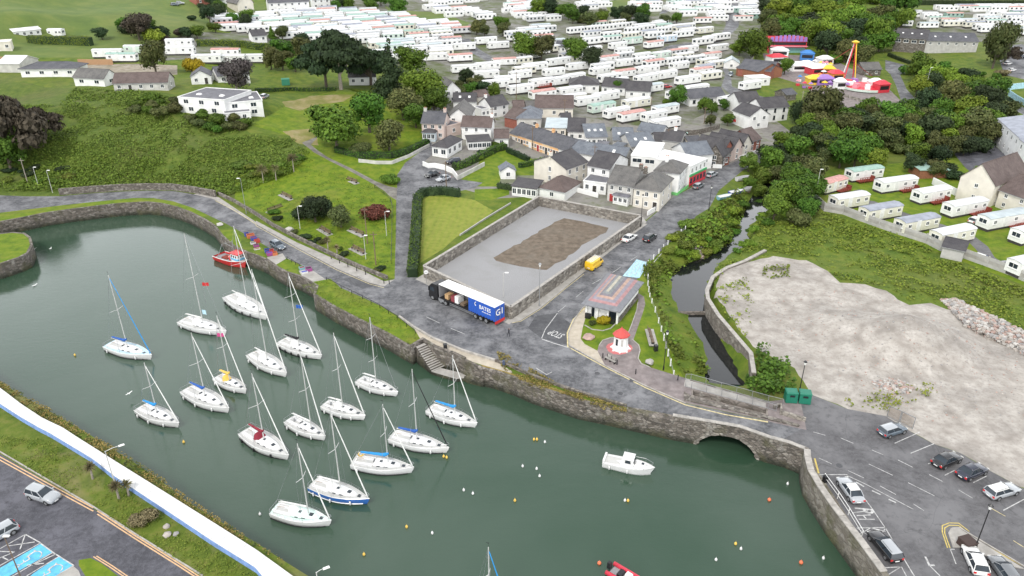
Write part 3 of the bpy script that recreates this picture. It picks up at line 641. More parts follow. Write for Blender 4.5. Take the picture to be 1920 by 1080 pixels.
def trunk(kind, seed, mat=None):
    k = (kind, seed, mat and mat.name)
    if k in _TR: return _TR[k]
    rnd = random.Random(seed*13+5); mb = MB(); top = {'round': .9, 'cone': 2.2, 'column': 1.6, 'flat': .9, 'bush': .3}[kind]
    mb.tube([(0, 0, -.25), (rnd.uniform(-.03, .03), rnd.uniform(-.03, .03), top*.5), (rnd.uniform(-.08, .08), rnd.uniform(-.08, .08), top)], [.075, .05, .025], 7)
    for i in range(5 if kind != 'cone' else 0):
        a = rnd.uniform(0, 6.28); z = top*rnd.uniform(.35, .6); r = rnd.uniform(.35, .6)
        mb.tube([(0, 0, z), (r*.5*math.cos(a), r*.5*math.sin(a), z+.18), (r*math.cos(a), r*math.sin(a), z+rnd.uniform(.3, .6))], [.04, .025, .01], 5)
    _TR[k] = mb.mesh('trunk', mat or BARK); return _TR[k]
RND = random.Random(11)
def tree(px, py, rpx, kind='round', leaf='green', label=None, group=None, hs=1.0, name='tree', n=2600, lf=.062, lift=.05, pos=None, rad=None, mat=None):
    """(px, py) is where the trunk meets the ground, rpx the crown radius, both measured on the photograph"""
    g = G(px, py) if pos is None else np.array([pos[0], pos[1], h1(*pos)])
    r = rad if rad else 1.14*rpx*(math.hypot(g[1], CAMH-g[2]))/FPX
    if kind == 'bush' and name == 'tree': name = 'bush'
    e = empty(name, tuple(g), RND.uniform(0, 6.28), label, 'bush' if kind == 'bush' else 'tree', group)
    sd_ = RND.randint(0, 4); ux, uy = RND.uniform(.86, 1.16), RND.uniform(.86, 1.16); c = link('crown', crown(kind, leaf, sd_, n, lf), e, (0, 0, r*lift if kind != 'bush' else 0)); c.scale = (r*ux, r*uy, r*hs)
    t = link('trunk', trunk(kind, sd_, mat), e, (0, 0, 0)); t.scale = (r, r, r*(hs+lift*.6) if kind != 'bush' else r*.8)
    return e
def hedge(name, label, pts, h, w, leaf='green', dens=26, size=.16, cat='hedge', group=None):
    """clipped hedge along a line of ground points"""
    rng = np.random.default_rng(len(pts)*31+int(abs(pts[0][0])*10) % 997); pts = densify([np.array(p[:2]) for p in pts], 1.0); cs = []; ns = []
    a = offset(pts, w/2); b = offset(pts, -w/2)
    for i in range(len(pts)-1):
        L0 = np.hypot(*(pts[i+1]-pts[i])); k = int(dens*L0*(w+2*h)/2.2)
        u = rng.random(k); s = rng.random(k)*(w+2*h)
        for uu, ss in zip(u, s):
            A = a[i]+(a[i+1]-a[i])*uu; B = b[i]+(b[i+1]-b[i])*uu; nn = (A-B)/max(np.hypot(*(A-B)), 1e-6)
            if ss < h: cs.append((*A, ss)); ns.append((*nn, .2))
            elif ss < h+w: f = (ss-h)/w; cs.append((*(A+(B-A)*f), h)); ns.append((0, 0, 1))
            else: cs.append((*B, ss-h-w)); ns.append((*(-nn), .2))
    cs = np.array(cs); ns = np.array(ns)+rng.normal(size=(len(cs), 3))*.45; cs[:, :2] += rng.normal(size=(len(cs), 2))*.07; cs[:, 2] += hgt(cs[:, :2])+rng.normal(size=len(cs))*.06
    V, F = quads(cs, ns, size, rng); nF = len(F)
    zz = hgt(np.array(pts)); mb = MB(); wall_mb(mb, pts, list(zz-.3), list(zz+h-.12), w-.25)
    e = empty(name, (*pts[0], zz[0]), 0, label, cat, group)
    o = link('foliage', np_mesh('foliage', V, F, LF[leaf]), e); o.matrix_parent_inverse = Matrix.Translation((-pts[0][0], -pts[0][1], -zz[0]))
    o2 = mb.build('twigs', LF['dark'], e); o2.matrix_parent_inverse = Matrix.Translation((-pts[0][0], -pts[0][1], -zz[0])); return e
def vnoise(q, f, seed):
    g = np.random.default_rng(seed).random((64, 64)); p = q*f+900; i = np.floor(p).astype(int); u = p-i; u = u*u*(3-2*u); x0, y0 = i[:, 0] % 64, i[:, 1] % 64; x1, y1 = (x0+1) % 64, (y0+1) % 64
    return (g[x0, y0]*(1-u[:, 0])+g[x1, y0]*u[:, 0])*(1-u[:, 1])+(g[x0, y1]*(1-u[:, 0])+g[x1, y1]*u[:, 0])*u[:, 1]
def cover(name, pxpoly, dens, size, height, leaf, seed=1, world=None, clump=.6, cut=.35, z=None, label=None):
    """ground cover nobody could count, spread over a polygon"""
    rng = np.random.default_rng(seed); poly = world if world is not None else g2(pxpoly)
    x0, y0 = poly.min(0); x1, y1 = poly.max(0); n = int((x1-x0)*(y1-y0)*dens); q = np.c_[rng.uniform(x0, x1, n), rng.uniform(y0, y1, n)]; q = q[inside(q, poly)]
    # clumps: high here and low there
    v = sstep(.25, .72, vnoise(q, clump*.6, seed)*.55+vnoise(q, clump*2.2, seed+5)*.45)
    keep = rng.random(len(q)) < np.clip((v-cut)*3+.25, 0.05, 1); q = q[keep]; v = v[keep]
    zz = hgt(q)+rng.random(len(q))**.6*height*v+.03
    cs = np.c_[q, zz]; ns = rng.normal(size=cs.shape)*.55+np.array([0, 0, 1.0]); V, F = quads(cs, ns, size, rng, .8)
    o = link(name, np_mesh(name, V, F, LF[leaf])); return tag(o, kind='stuff', label=label)
# ---------------- houses
def roofmat(name, a, b_, c_, rough=.75):
    m, t, b = _nm(name); tcn = t.nodes.new('ShaderNodeTexCoord'); p = tcn.outputs['Object']; g = geo(t)
    br = t.nodes.new('ShaderNodeTexBrick'); br.inputs['Scale'].default_value = 1; br.inputs['Mortar Size'].default_value = .03; br.inputs['Brick Width'].default_value = .5; br.inputs['Row Height'].default_value = .32
    br.inputs['Color1'].default_value = (*a, 1); br.inputs['Color2'].default_value = (*b_, 1); br.inputs['Mortar'].default_value = (*[x*.6 for x in a], 1)
    t.links.new(p, br.inputs[0])
    c = mixc(t, ramp(t, noise(t, .45, 6, .65, g), [(.35, 0.), (.7, .8)]), br.outputs[0], c_)
    c = mixc(t, ramp(t, noise(t, 1.6, 4, .65, g), [(.5, 0.), (.75, .5)]), c, [x*.55 for x in a])
    t.links.new(c, b.inputs['Base Color']); b.inputs['Roughness'].default_value = rough; bump(t, b, br.outputs[1], -.3, .03); return m
RF = {'slate': roofmat('slate_roof', (.065, .067, .078), (.09, .092, .105), (.13, .13, .14)),
      'dark': roofmat('dark_roof', (.045, .043, .05), (.065, .06, .065), (.095, .09, .09)),
      'grey': roofmat('grey_roof', (.09, .087, .085), (.125, .12, .115), (.175, .168, .155)),
      'brown': roofmat('brown_roof', (.085, .06, .054), (.115, .082, .073), (.15, .115, .105)),
      'blue': roofmat('blue_slate_roof', (.11, .125, .15), (.14, .155, .18), (.20, .22, .245)),
      'felt': plain('dark_felt_roof', (.14, .14, .155), .85, var=.25, vscale=.8),
      'white': plain('white_flat_roof', (.66, .66, .65), .8, var=.18, vscale=.5),
      'pale': plain('pale_metal_roof', (.42, .48, .50), .5, var=.15, vscale=.5),
      'green': plain('green_metal_roof', (.28, .42, .36), .6, var=.15), 'pink': plain('faded_red_roof', (.50, .27, .24), .7, var=.2),
      'lead': plain('lead_grey_roof', (.27, .29, .34), .6, var=.2, vscale=.6)}
WL = {'white': plain('white_wall', (.76, .76, .74), .85, var=.10, vscale=.6), 'cream': plain('cream_wall', (.66, .62, .54), .85, var=.1, vscale=.6),
      'grey': plain('grey_wall', (.50, .49, .46), .85, var=.15, vscale=.7), 'stone': MATS['retaining_stone'], 'pinkish': plain('pinkish_wall', (.58, .47, .42), .85, var=.1, vscale=.5),
      'orange': plain('orange_wall', (.72, .42, .20), .85, var=.12, vscale=.8), 'peach': plain('peach_wall', (.74, .54, .33), .85, var=.1), 'blue': plain('pale_blue_wall', (.55, .63, .68), .85, var=.1),
      'brick': plain('brick_red_wall', (.28, .10, .07), .85, var=.25, vscale=3), 'concrete': plain('concrete_wall', (.42, .41, .39), .9, var=.15, vscale=.8), 'wood': plain('brown_board_wall', (.26, .11, .06), .85, var=.2, vscale=3)}
_WN = {}
def window_mesh(w, h, frame='white'):
    k = (round(w, 1), round(h, 1), frame)
    if k in _WN: return _WN[k]
    mb = MB(); fm = .09; w2_, h2_ = w/2, h/2
    for x0, x1, z0, z1 in ((-w2_, -w2_+fm, -h2_, h2_), (w2_-fm, w2_, -h2_, h2_), (-w2_+fm, w2_-fm, h2_-fm, h2_), (-w2_+fm, w2_-fm, -h2_, -h2_+fm), (-.035, .035, -h2_+fm, h2_-fm)): mb.box(x0, x1, -.06, .05, z0, z1, 0)
    mb.box(-w2_-.08, w2_+.08, -.14, .03, -h2_-.09, -h2_-.005, 0)
    mb.box(-w2_+fm, w2_-fm, -.025, .04, -h2_+fm, h2_-fm, 1); me = mb.mesh('window', [WHITE if frame == 'white' else BLACK, GLASS]); _WN[k] = me; return me
def door_mesh(c):
    k = ('door', c)
    if k not in _WN:
        m = plain('door_'+c, {'red': (.35, .03, .03), 'green': (.04, .18, .08), 'blue': (.05, .1, .3), 'dark': (.04, .035, .03), 'white': (.75, .75, .73)}[c], .5)
        mb = MB(); mb.box(-.5, .5, -.05, .05, 0, 2.05, 0); mb.box(-.58, -.5, -.08, .05, 0, 2.13, 1); mb.box(.5, .58, -.08, .05, 0, 2.13, 1); mb.box(-.5, .5, -.08, .05, 2.05, 2.13, 1); mb.box(.32, .4, -.09, -.05, .95, 1.05, 1); _WN[k] = mb.mesh('door', [m, WHITE])
    return _WN[k]
def house(label, p, depth, wh, rt='gable', rh=2.2, wallm='white', roofm='slate', eave=False, win=(3,), side=(0, 0), door=None, chim=(), name='house', cat='house', storeys=None, ov=.3,
          ww=1.1, wz=1.2, group=None, below=2.0, frame='white', sky=0, z=None, trim=None, rwin=0):
    """p: the two lower (or eaves, eave=True) corners of the facade seen from the camera, left to right"""
    dz = wh if eave else 0
    if z is None: a = G(*p[0], dz); b = G(*p[1], dz); z0 = (h1(*a[:2])+h1(*b[:2]))/2
    else: z0 = z; a = P(*p[0], z+dz); b = P(*p[1], z+dz)
    a = a[:2]; b = b[:2]; Wd = float(np.hypot(*(b-a))); rz = math.atan2(b[1]-a[1], b[0]-a[0]); D = depth
    e = empty(name, (a[0], a[1], z0), rz, label, cat, group); wm = WL[wallm] if isinstance(wallm, str) else wallm; rm = RF[roofm]
    mb = MB(); mb.box(0, Wd, 0, D, -below, wh)
    if rt == 'gable':
        mb.add([(0, 0, wh), (0, D, wh), (0, D/2, wh+rh), (Wd, 0, wh), (Wd, D, wh), (Wd, D/2, wh+rh)], [(0, 2, 1), (3, 4, 5)])
    if rt == 'gy': mb.add([(0, 0, wh), (Wd, 0, wh), (Wd/2, 0, wh+rh), (0, D, wh), (Wd, D, wh), (Wd/2, D, wh+rh)], [(0, 1, 2), (3, 5, 4)])
    mb.build('wall', wm, e)
    r = MB(); th = .14; sl = rh/(D/2); sx = rh/(Wd/2)
    if rt == 'gable':
        for s, (y0, y1) in ((0, (-ov, D/2)), (1, (D+ov, D/2))):
            z0_ = wh-ov*sl; z1_ = wh+rh; v = [(-ov, y0, z0_), (Wd+ov, y0, z0_), (Wd+ov, y1, z1_), (-ov, y1, z1_)]; v += [(x, y, zz+th) for x, y, zz in v]
            f = [(0,1,2,3),(7,6,5,4),(0,4,5,1),(1,5,6,2),(2,6,7,3),(3,7,4,0)]; r.add(v, f if s else [t_[::-1] for t_ in f])
        r.tube([(-ov, D/2, wh+rh+th), (Wd+ov, D/2, wh+rh+th)], .12, 5)
    elif rt == 'gy':
        for s, (x0, x1) in ((0, (-ov, Wd/2)), (1, (Wd+ov, Wd/2))):
            z0_ = wh-ov*sx; z1_ = wh+rh; v = [(x0, -ov, z0_), (x0, D+ov, z0_), (x1, D+ov, z1_), (x1, -ov, z1_)]; v += [(x, y, zz+th) for x, y, zz in v]
            f = [(0,1,2,3),(7,6,5,4),(0,4,5,1),(1,5,6,2),(2,6,7,3),(3,7,4,0)]; r.add(v, [t_[::-1] for t_ in f] if s else f)
        r.tube([(Wd/2, -ov, wh+rh+th), (Wd/2, D+ov, wh+rh+th)], .12, 5)
    elif rt == 'hip':
        hl = min(Wd, D)/2
        if Wd >= D: r0, r1 = (hl, D/2), (Wd-hl, D/2)
        else: r0, r1 = (Wd/2, hl), (Wd/2, D-hl)
        b0 = [(-ov, -ov, wh), (Wd+ov, -ov, wh), (Wd+ov, D+ov, wh), (-ov, D+ov, wh)]; v = b0+[(x, y, z_+.12) for x, y, z_ in b0]+[(*r0, wh+rh), (*r1, wh+rh)]
        f = [(3,2,1,0),(0,1,5,4),(1,2,6,5),(2,3,7,6),(3,0,4,7)]
        f += [(4,5,9,8),(5,6,9),(6,7,8,9),(7,4,8)] if Wd >= D else [(4,5,8),(5,6,9,8),(6,7,9),(7,4,8,9)]
        r.add(v, f)
        for c0, rr_ in ((4, 8), (5, 9 if Wd >= D else 8), (6, 9), (7, 8 if Wd >= D else 9)): r.tube([v[c0], v[rr_]], .09, 4)
        r.tube([v[8], v[9]], .1, 4)
    elif rt == 'flat':
        r.box(-.05, Wd+.05, -.05, D+.05, wh, wh+.12, 0)
        for x0, x1, y0, y1 in ((-.12, Wd+.12, -.12, .12), (-.12, Wd+.12, D-.12, D+.12), (-.12, .12, .12, D-.12), (Wd-.12, Wd+.12, .12, D-.12)): r.box(x0, x1, y0, y1, wh+.002, wh+.32, 1)
    elif rt == 'mono':
        v = [(-ov, -ov, wh), (Wd+ov, -ov, wh), (Wd+ov, D+ov, wh+rh), (-ov, D+ov, wh+rh)]; v += [(x, y, z_+th) for x, y, z_ in v]; r.add(v, [(3,2,1,0),(4,5,6,7),(0,1,5,4),(1,2,6,5),(2,3,7,6),(3,0,4,7)])
        r.add([(0, D, wh), (Wd, D, wh), (Wd, D, wh+rh), (0, D, wh+rh), (0, 0, wh), (Wd, 0, wh)], [(3, 2, 1, 0), (0, 4, 3), (1, 2, 5)], 1)
    if rt in ('gable', 'hip'):   # gutter along the front eaves
        zz = wh-ov*sl if rt == 'gable' else wh; r.tube([(-ov, -ov-.06, zz), (Wd+ov, -ov-.06, zz)], .06, 5, 2)
    ro = r.build('roof', [rm, wm if trim is None else trim, GREY], e)
    for f, kk in chim:
        cx, cy, cz = (Wd*f, D/2, wh+rh) if rt in ('gable', 'hip') else (Wd/2, D*f, wh+rh)
        m = MB(); m.box(cx-.45, cx+.45, cy-.3, cy+.3, cz-.6, cz+.9, 0); m.box(cx-.52, cx+.52, cy-.37, cy+.37, cz+.9, cz+1.02, 0)
        for q in (-.2, .2): m.cyl(cx+q, cy, cz+1.0, cz+1.35, .11, 7, 1)
        m.build('chimney', [WL[kk], TERRA], ro)
    ns = storeys or len(win)
    def put(side_, n, z_, dr=None):
        Lx = Wd if side_ == 'f' else D
        for i in range(n):
            f = (i+.5)/n*Lx; isdoor = dr is not None and i == dr[0]
            me = door_mesh(dr[1]) if isdoor else window_mesh(ww, wz, frame)
            zc = .05 if isdoor else z_
            if side_ == 'f': link('door' if isdoor else 'window', me, e, (f, -.003, zc))
            elif side_ == 'r': link('window', me, e, (Wd+.003, f, zc), math.pi/2)
            else: link('window', me, e, (-.003, f, zc), -math.pi/2)
    fh = wh/ns
    for s in range(len(win)):
        if win[s]: put('f', win[s], fh*s+fh*.56, door if s == 0 else None)
    for s in range(ns):
        if side[1]: put('r', side[1], fh*s+fh*.56)
        if side[0]: put('l', side[0], fh*s+fh*.56)
    if rt in ('gable', 'gy') and sky:
        for i in range(sky):
            f = (i+.7)/(sky+.4)*Wd; m = MB(); y = D*.25; zc = wh+rh*.5+th+.03
            if rt == 'gable': m.add([(f-.4, y-.5, zc-.5*sl), (f+.4, y-.5, zc-.5*sl), (f+.4, y+.5, zc+.5*sl), (f-.4, y+.5, zc+.5*sl)], [(0, 1, 2, 3)]); m.build('rooflight', WHITE, ro)
    if sky and rt == 'flat':
        for i in range(sky): m = MB(); f = (i+.5)/sky*Wd; m.box(f-.7, f+.7, D*.3, D*.3+1.2, wh+.12, wh+.5, 0, .15, .15); m.build('rooflight', WHITE, ro)
    return e
# ---------------- static caravans
_CV = {}; SKIRT = col('caravan_skirt', (.05, .045, .042), rough=.9)  # near-black skirt colour stands in for shadow gaps under the caravans
CB = {'white': WHITE, 'cream': col('caravan_cream', (.70, .68, .58), rough=.5), 'green': col('caravan_green', (.58, .68, .60), rough=.5), 'grey': col('caravan_grey', (.55, .56, .56), rough=.5), 'blue': col('caravan_blue', (.52, .62, .70), rough=.5)}
CR_ = {'white': col('caravan_roof_white', (.60, .61, .62), rough=.55, var=.08, vscale=.5), 'pink': RF['pink'], 'grey': RF['lead'], 'green': RF['green'], 'pale': RF['pale']}
def cv_body(L0, Wd, body):
    mb = MB(); hx, hy = L0/2, Wd/2
    mb.box(-hx, hx, -hy, hy, .45, 2.55, 0); mb.add([(-hx, -hy, 2.55), (-hx, hy, 2.55), (-hx, 0, 2.85), (hx, -hy, 2.55), (hx, hy, 2.55), (hx, 0, 2.85)], [(0, 2, 1), (3, 4, 5)], 0)
    mb.box(-hx+.15, hx-.15, -hy+.12, hy-.12, -.1, .45, 1); return mb
def cv_roof(L0, Wd):
    mb = MB(); hx, hy = L0/2+.08, Wd/2+.08; pr = [(-hy, 2.52), (-hy*.8, 2.68), (0, 2.86), (hy*.8, 2.68), (hy, 2.52), (hy, 2.6), (hy*.8, 2.77), (0, 2.96), (-hy*.8, 2.77), (-hy, 2.6)]
    mb.loft([[(x, y, z) for y, z in pr] for x in (-hx, hx)]); return mb
def caravan(pos, rz, L0=10.5, Wd=3.3, body='white', roof='white', label=None, group=None, deck=None, near=True, windows=4):
    z = h1(pos[0], pos[1])
    if not near:
        k = ('far', L0, Wd, body, roof)
        if k not in _CV:
            mb = cv_body(L0, Wd, body); b2 = cv_roof(L0, Wd); mb.add(b2.v, b2.f, 2)
            for s in (-1, 1):
                for i in range(4): x = -L0/2+L0*(i+.5)/4; mb.box(x-.55, x+.55, s*Wd/2-.03, s*Wd/2+.03, 1.35, 2.15, 3)
            for s in (-1, 1): mb.box(s*L0/2-.03, s*L0/2+.03, -.9, .9, 1.3, 2.2, 3)
            _CV[k] = mb.mesh('static_caravan', [CB[body], SKIRT, CR_[roof], GLASS])
        o = link('static_caravan', _CV[k], None, (pos[0], pos[1], z), rz); o.scale = (1, 1, 1.18); return tag(o, label, 'caravan', group)
    e = empty('static_caravan', (pos[0], pos[1], z), rz, label, 'caravan', group); e.scale = (1, 1, 1.18)
    for nme, key, fn, mats in (('body', ('b', L0, Wd, body), lambda: cv_body(L0, Wd, body), [CB[body], SKIRT]), ('roof', ('r', L0, Wd, roof), lambda: cv_roof(L0, Wd), [CR_[roof]])):
        if key not in _CV: _CV[key] = fn().mesh(nme, mats)
        link(nme, _CV[key], e)
    wm = window_mesh(1.0, .8)
    for i in range(windows):
        x = -L0/2+L0*(i+.55)/windows
        if i == 1: link('door', door_mesh('white'), e, (x, -Wd/2-.01, .5))
        else: link('window', wm, e, (x, -Wd/2-.01, 1.75))
        link('window', wm, e, (x, Wd/2+.01, 1.75), math.pi)
    link('end_window', window_mesh(2.0, .95), e, (-L0/2-.01, 0, 1.8), -math.pi/2); link('end_window', window_mesh(2.0, .95), e, (L0/2+.01, 0, 1.8), math.pi/2)
    if deck:
        m = MB(); y0 = -Wd/2-1.5; x0, x1 = deck; m.box(x0, x1, y0, -Wd/2-.02, .35, .5)
        for i in range(int((x1-x0)/.8)+1): xx = x0+i*.8; m.box(xx-.05, xx+.05, y0-.03, y0+.07, -.2, 1.35)
        m.box(x0, x1, y0-.02, y0+.05, 1.28, 1.38); m.box(x0, x1, y0-.01, y0+.04, .85, .95); m.box(x0, x1, y0-.012, y0+.042, .55, .65); m.box(x1-.1, x1, y0, -Wd/2, .5, 1.35); m.build('deck', RUST, e)
    return e
# ---------------- vehicles
CARC = {'silver': (.38, .40, .42), 'white': (.74, .74, .72), 'black': (.012, .012, .014), 'navy': (.018, .022, .04), 'slate': (.10, .13, .16), 'grey': (.16, .17, .18), 'red': (.4, .03, .03), 'blue': (.05, .12, .3), 'yellow': (.80, .50, .02)}
_VM = {}
def _wheel():
    if 'w' not in _VM:
        m = MB(); m.tube([(0, -.1, 0), (0, .1, 0)], .32, 16); _VM['w'] = m.mesh('wheel', TYRE)
        m = MB(); m.tube([(0, -.115, 0), (0, .115, 0)], .2, 10); _VM['r'] = m.mesh('rim', METAL)
    return _VM['w'], _VM['r']
def add_wheel(e, x, y, r=.32, w=1.0):
    a, b = _wheel(); o = link('wheel', a, e, (x, y, r)); o.scale = (r/.32, w, r/.32); link('rim', b, o)
def car(a, b=None, kind='hatch', color='silver', label='', group=None, pos=None, rz=None, L0=4.3, wd=1.78, H=1.48, roof=None, rails=False, z=None, plate='white'):
    """a, b: tail and nose of the car on the ground (photograph pixels); length stays life-size"""
    if pos is None:
        A = G(*a); B = G(*b); c = (A+B)/2; rz = math.atan2(B[1]-A[1], B[0]-A[0])
    else: c = np.array([pos[0], pos[1], h1(*pos)])
    zz = h1(c[0], c[1]) if z is None else z
    e = empty('car' if kind != 'van' else 'van', (c[0], c[1], zz), rz, label, 'car' if kind != 'van' else 'van', group)
    paint = plain('car_paint_'+color, CARC[color], .22, var=.02, coat=.6, spec=.6); rp = paint if roof is None else plain('car_paint_'+roof, CARC[roof], .22, var=.02, coat=.6)
    key = (kind, color, L0, wd, H, roof)
    if key not in _VM:
        hw = wd/2; bl = H*.635; X = lambda f: -L0/2+L0*f
        st = {'hatch': [(0, .55, .80), (.015, .80, .90), (.06, .97, .96), (.3, 1.0, 1), (.7, .98, 1), (.86, .90, .98), (.95, .78, .92), (1, .52, .80)],
              'saloon': [(0, .58, .80), (.015, .88, .9), (.06, .97, .95), (.2, 1.0, 1), (.7, .98, 1), (.87, .88, .98), (.96, .76, .9), (1, .5, .78)],
              'estate': [(0, .55, .84), (.01, .85, .92), (.05, 1.0, .96), (.3, 1.0, 1), (.7, .98, 1), (.88, .90, .97), (.96, .78, .9), (1, .52, .8)],
              'suv': [(0, .60, .84), (.01, .90, .92), (.05, 1.0, .97), (.3, 1.02, 1), (.7, 1.0, 1), (.88, .95, .98), (.96, .86, .93), (1, .6, .84)],
              'van': [(0, .9, .97), (.01, 1.0, 1), (.3, 1.0, 1), (.6, 1.0, 1), (.78, 1.0, 1), (.9, .86, .96), (.97, .7, .88), (1, .5, .8)]}[kind]
        rings = []
        for f, zt, w in st:
            zt *= bl; w *= hw; zb = .22 if .1 < f < .9 else .3
            rings.append([(X(f), y, z_) for y, z_ in ((-w*.9, zb), (-w, zb+.14), (-w, zt-.16), (-w*.93, zt-.03), (-w*.5, zt+.02), (w*.5, zt+.02), (w*.93, zt-.03), (w, zt-.16), (w, zb+.14), (w*.9, zb))])
        m = MB(); m.loft([r_[::-1] for r_ in rings], 0)
        for fx in (.19, .81):   # dark wheel arches
            for s in (-1, 1): m.tube([(X(fx), s*hw*.86, .34), (X(fx), s*(hw+.004), .34)], .38, 14, 1)
        body = m.mesh('body', [paint, BLACK], True)
        # cabin: glass below a painted roof
        g = {'hatch': (.03, .72, .13, .50), 'saloon': (.13, .70, .27, .52), 'estate': (.015, .71, .07, .50), 'suv': (.02, .72, .08, .52), 'van': (.005, .86, .015, .70)}[kind]
        zb, zt = bl*.97, H-.06; wb, wt = hw*.93, hw*.74 if kind != 'van' else hw*.9
        if kind == 'van': zt = H-.1
        v = [(X(g[0]), -wb, zb), (X(g[1]), -wb, zb), (X(g[1]), wb, zb), (X(g[0]), wb, zb), (X(g[2]), -wt, zt), (X(g[3]), -wt, zt), (X(g[3]), wt, zt), (X(g[2]), wt, zt)]
        m = MB(); m.add(v, [(0,1,5,4),(1,2,6,5),(2,3,7,6),(3,0,4,7),(4,5,6,7)]); glass = m.mesh('window_glass', GLASS)
        m = MB(); x0, x1 = X(g[2])-.06, X(g[3])+.06; xm = (x0+x1)/2
        m.loft([[(x, y, z_) for y, z_ in ((-wt*k, zt-.04), (-wt*1.03*k, zt+.0), (-wt*.75*k, zt+.075), (0, zt+.1), (wt*.75*k, zt+.075), (wt*1.03*k, zt), (wt*k, zt-.04))][::-1] for x, k in ((x0, .95), (x0+.1, 1), (xm, 1), (x1-.1, 1), (x1, .95))], 0)
        roofm_ = m.mesh('roof', rp, True)
        m = MB()
        for s in (-1, 1):
            for q0, q1 in (((X(g[0]), s*wb, zb), (X(g[2]), s*wt, zt)), ((X(g[1]), s*wb, zb), (X(g[3]), s*wt, zt)), ((X(g[1]*.5+g[0]*.5), s*wb, zb), (X(g[3]*.5+g[2]*.5), s*wt, zt))): m.tube([q0, q1], .045, 5)
            if kind == 'van':
                m.box(X(.01), X(.62), s*hw*.955-.02, s*hw*.955+.02, zb-.05, zt)
        if kind == 'van':
            m.box(X(.0), X(.012), -wt, wt, zb-.05, zt-.02)
        pill = m.mesh('pillars', paint)
        m = MB(); m.box(-.04, .04, -.22, .22, -.08, .08); hl = m.mesh('headlight', LAMPG)
        m = MB(); m.box(-.04, .04, -.14, .14, -.12, .12); tl = m.mesh('tail_light', RED)
        m = MB(); m.box(-.02, .02, -.26, .26, -.06, .06); pl_ = m.mesh('number_plate', WHITE)
        m = MB(); m.box(-.08, .08, -.1, .1, -.07, .07); mi_ = m.mesh('wing_mirror', paint)
        _VM[key] = (body, glass, roofm_, pill, hl, tl, pl_, mi_, g, bl, hw)
    body, glass, roofm_, pill, hl, tl, pl_, mi_, g, bl, hw = _VM[key]; X = lambda f: -L0/2+L0*f
    bo = link('body', body, e); link('window_glass', glass, e); ro = link('roof', roofm_, e); link('pillars', pill, e)
    for fx in (.19, .81):
        for s in (-1, 1): add_wheel(e, X(fx), s*(hw-.09))
    for s in (-1, 1):
        link('headlight', hl, e, (X(.965), s*hw*.62, bl*.68)); link('tail_light', tl, e, (X(.012), s*hw*.76, bl*.72)); link('wing_mirror', mi_, e, (X(g[1]-.06), s*(hw+.08), bl*1.02))
    link('number_plate', pl_, e, (X(0)-.01, 0, bl*.55)); link('number_plate', pl_, e, (X(1)+.005, 0, .36))
    if rails:
        for s in (-1, 1): m = MB(); m.tube([(X(g[2])+.1, s*hw*.68, H+.05), (X(g[3])-.1, s*hw*.68, H+.05)], .025, 5); m.build('roof_rail', BLACK, ro)
    return e
# ---------------- sailing boats
BC = {'white': col('gel_white', (.70, .70, .69), rough=.25, var=.03), 'blue': col('hull_blue', (.03, .13, .42), rough=.25), 'pale': col('deck_pale_blue', (.50, .68, .78), rough=.5), 'mint': col('deck_mint', (.66, .80, .74), rough=.5),
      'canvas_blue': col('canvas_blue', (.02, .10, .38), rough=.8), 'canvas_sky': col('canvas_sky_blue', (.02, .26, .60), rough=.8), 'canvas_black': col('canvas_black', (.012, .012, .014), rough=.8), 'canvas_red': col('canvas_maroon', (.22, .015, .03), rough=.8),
      'canvas_yellow': col('canvas_yellow', (.75, .50, .10), rough=.8), 'canvas_white': col('canvas_white', (.75, .75, .72), rough=.8), 'teak': col('teak', (.30, .2, .12), rough=.8, var=.2, vscale=6), 'cockpit': col('cockpit_grey', (.5, .5, .48), rough=.7)}
DECKM = col('deck_off_white', (.52, .52, .50), rough=.6, var=.05)
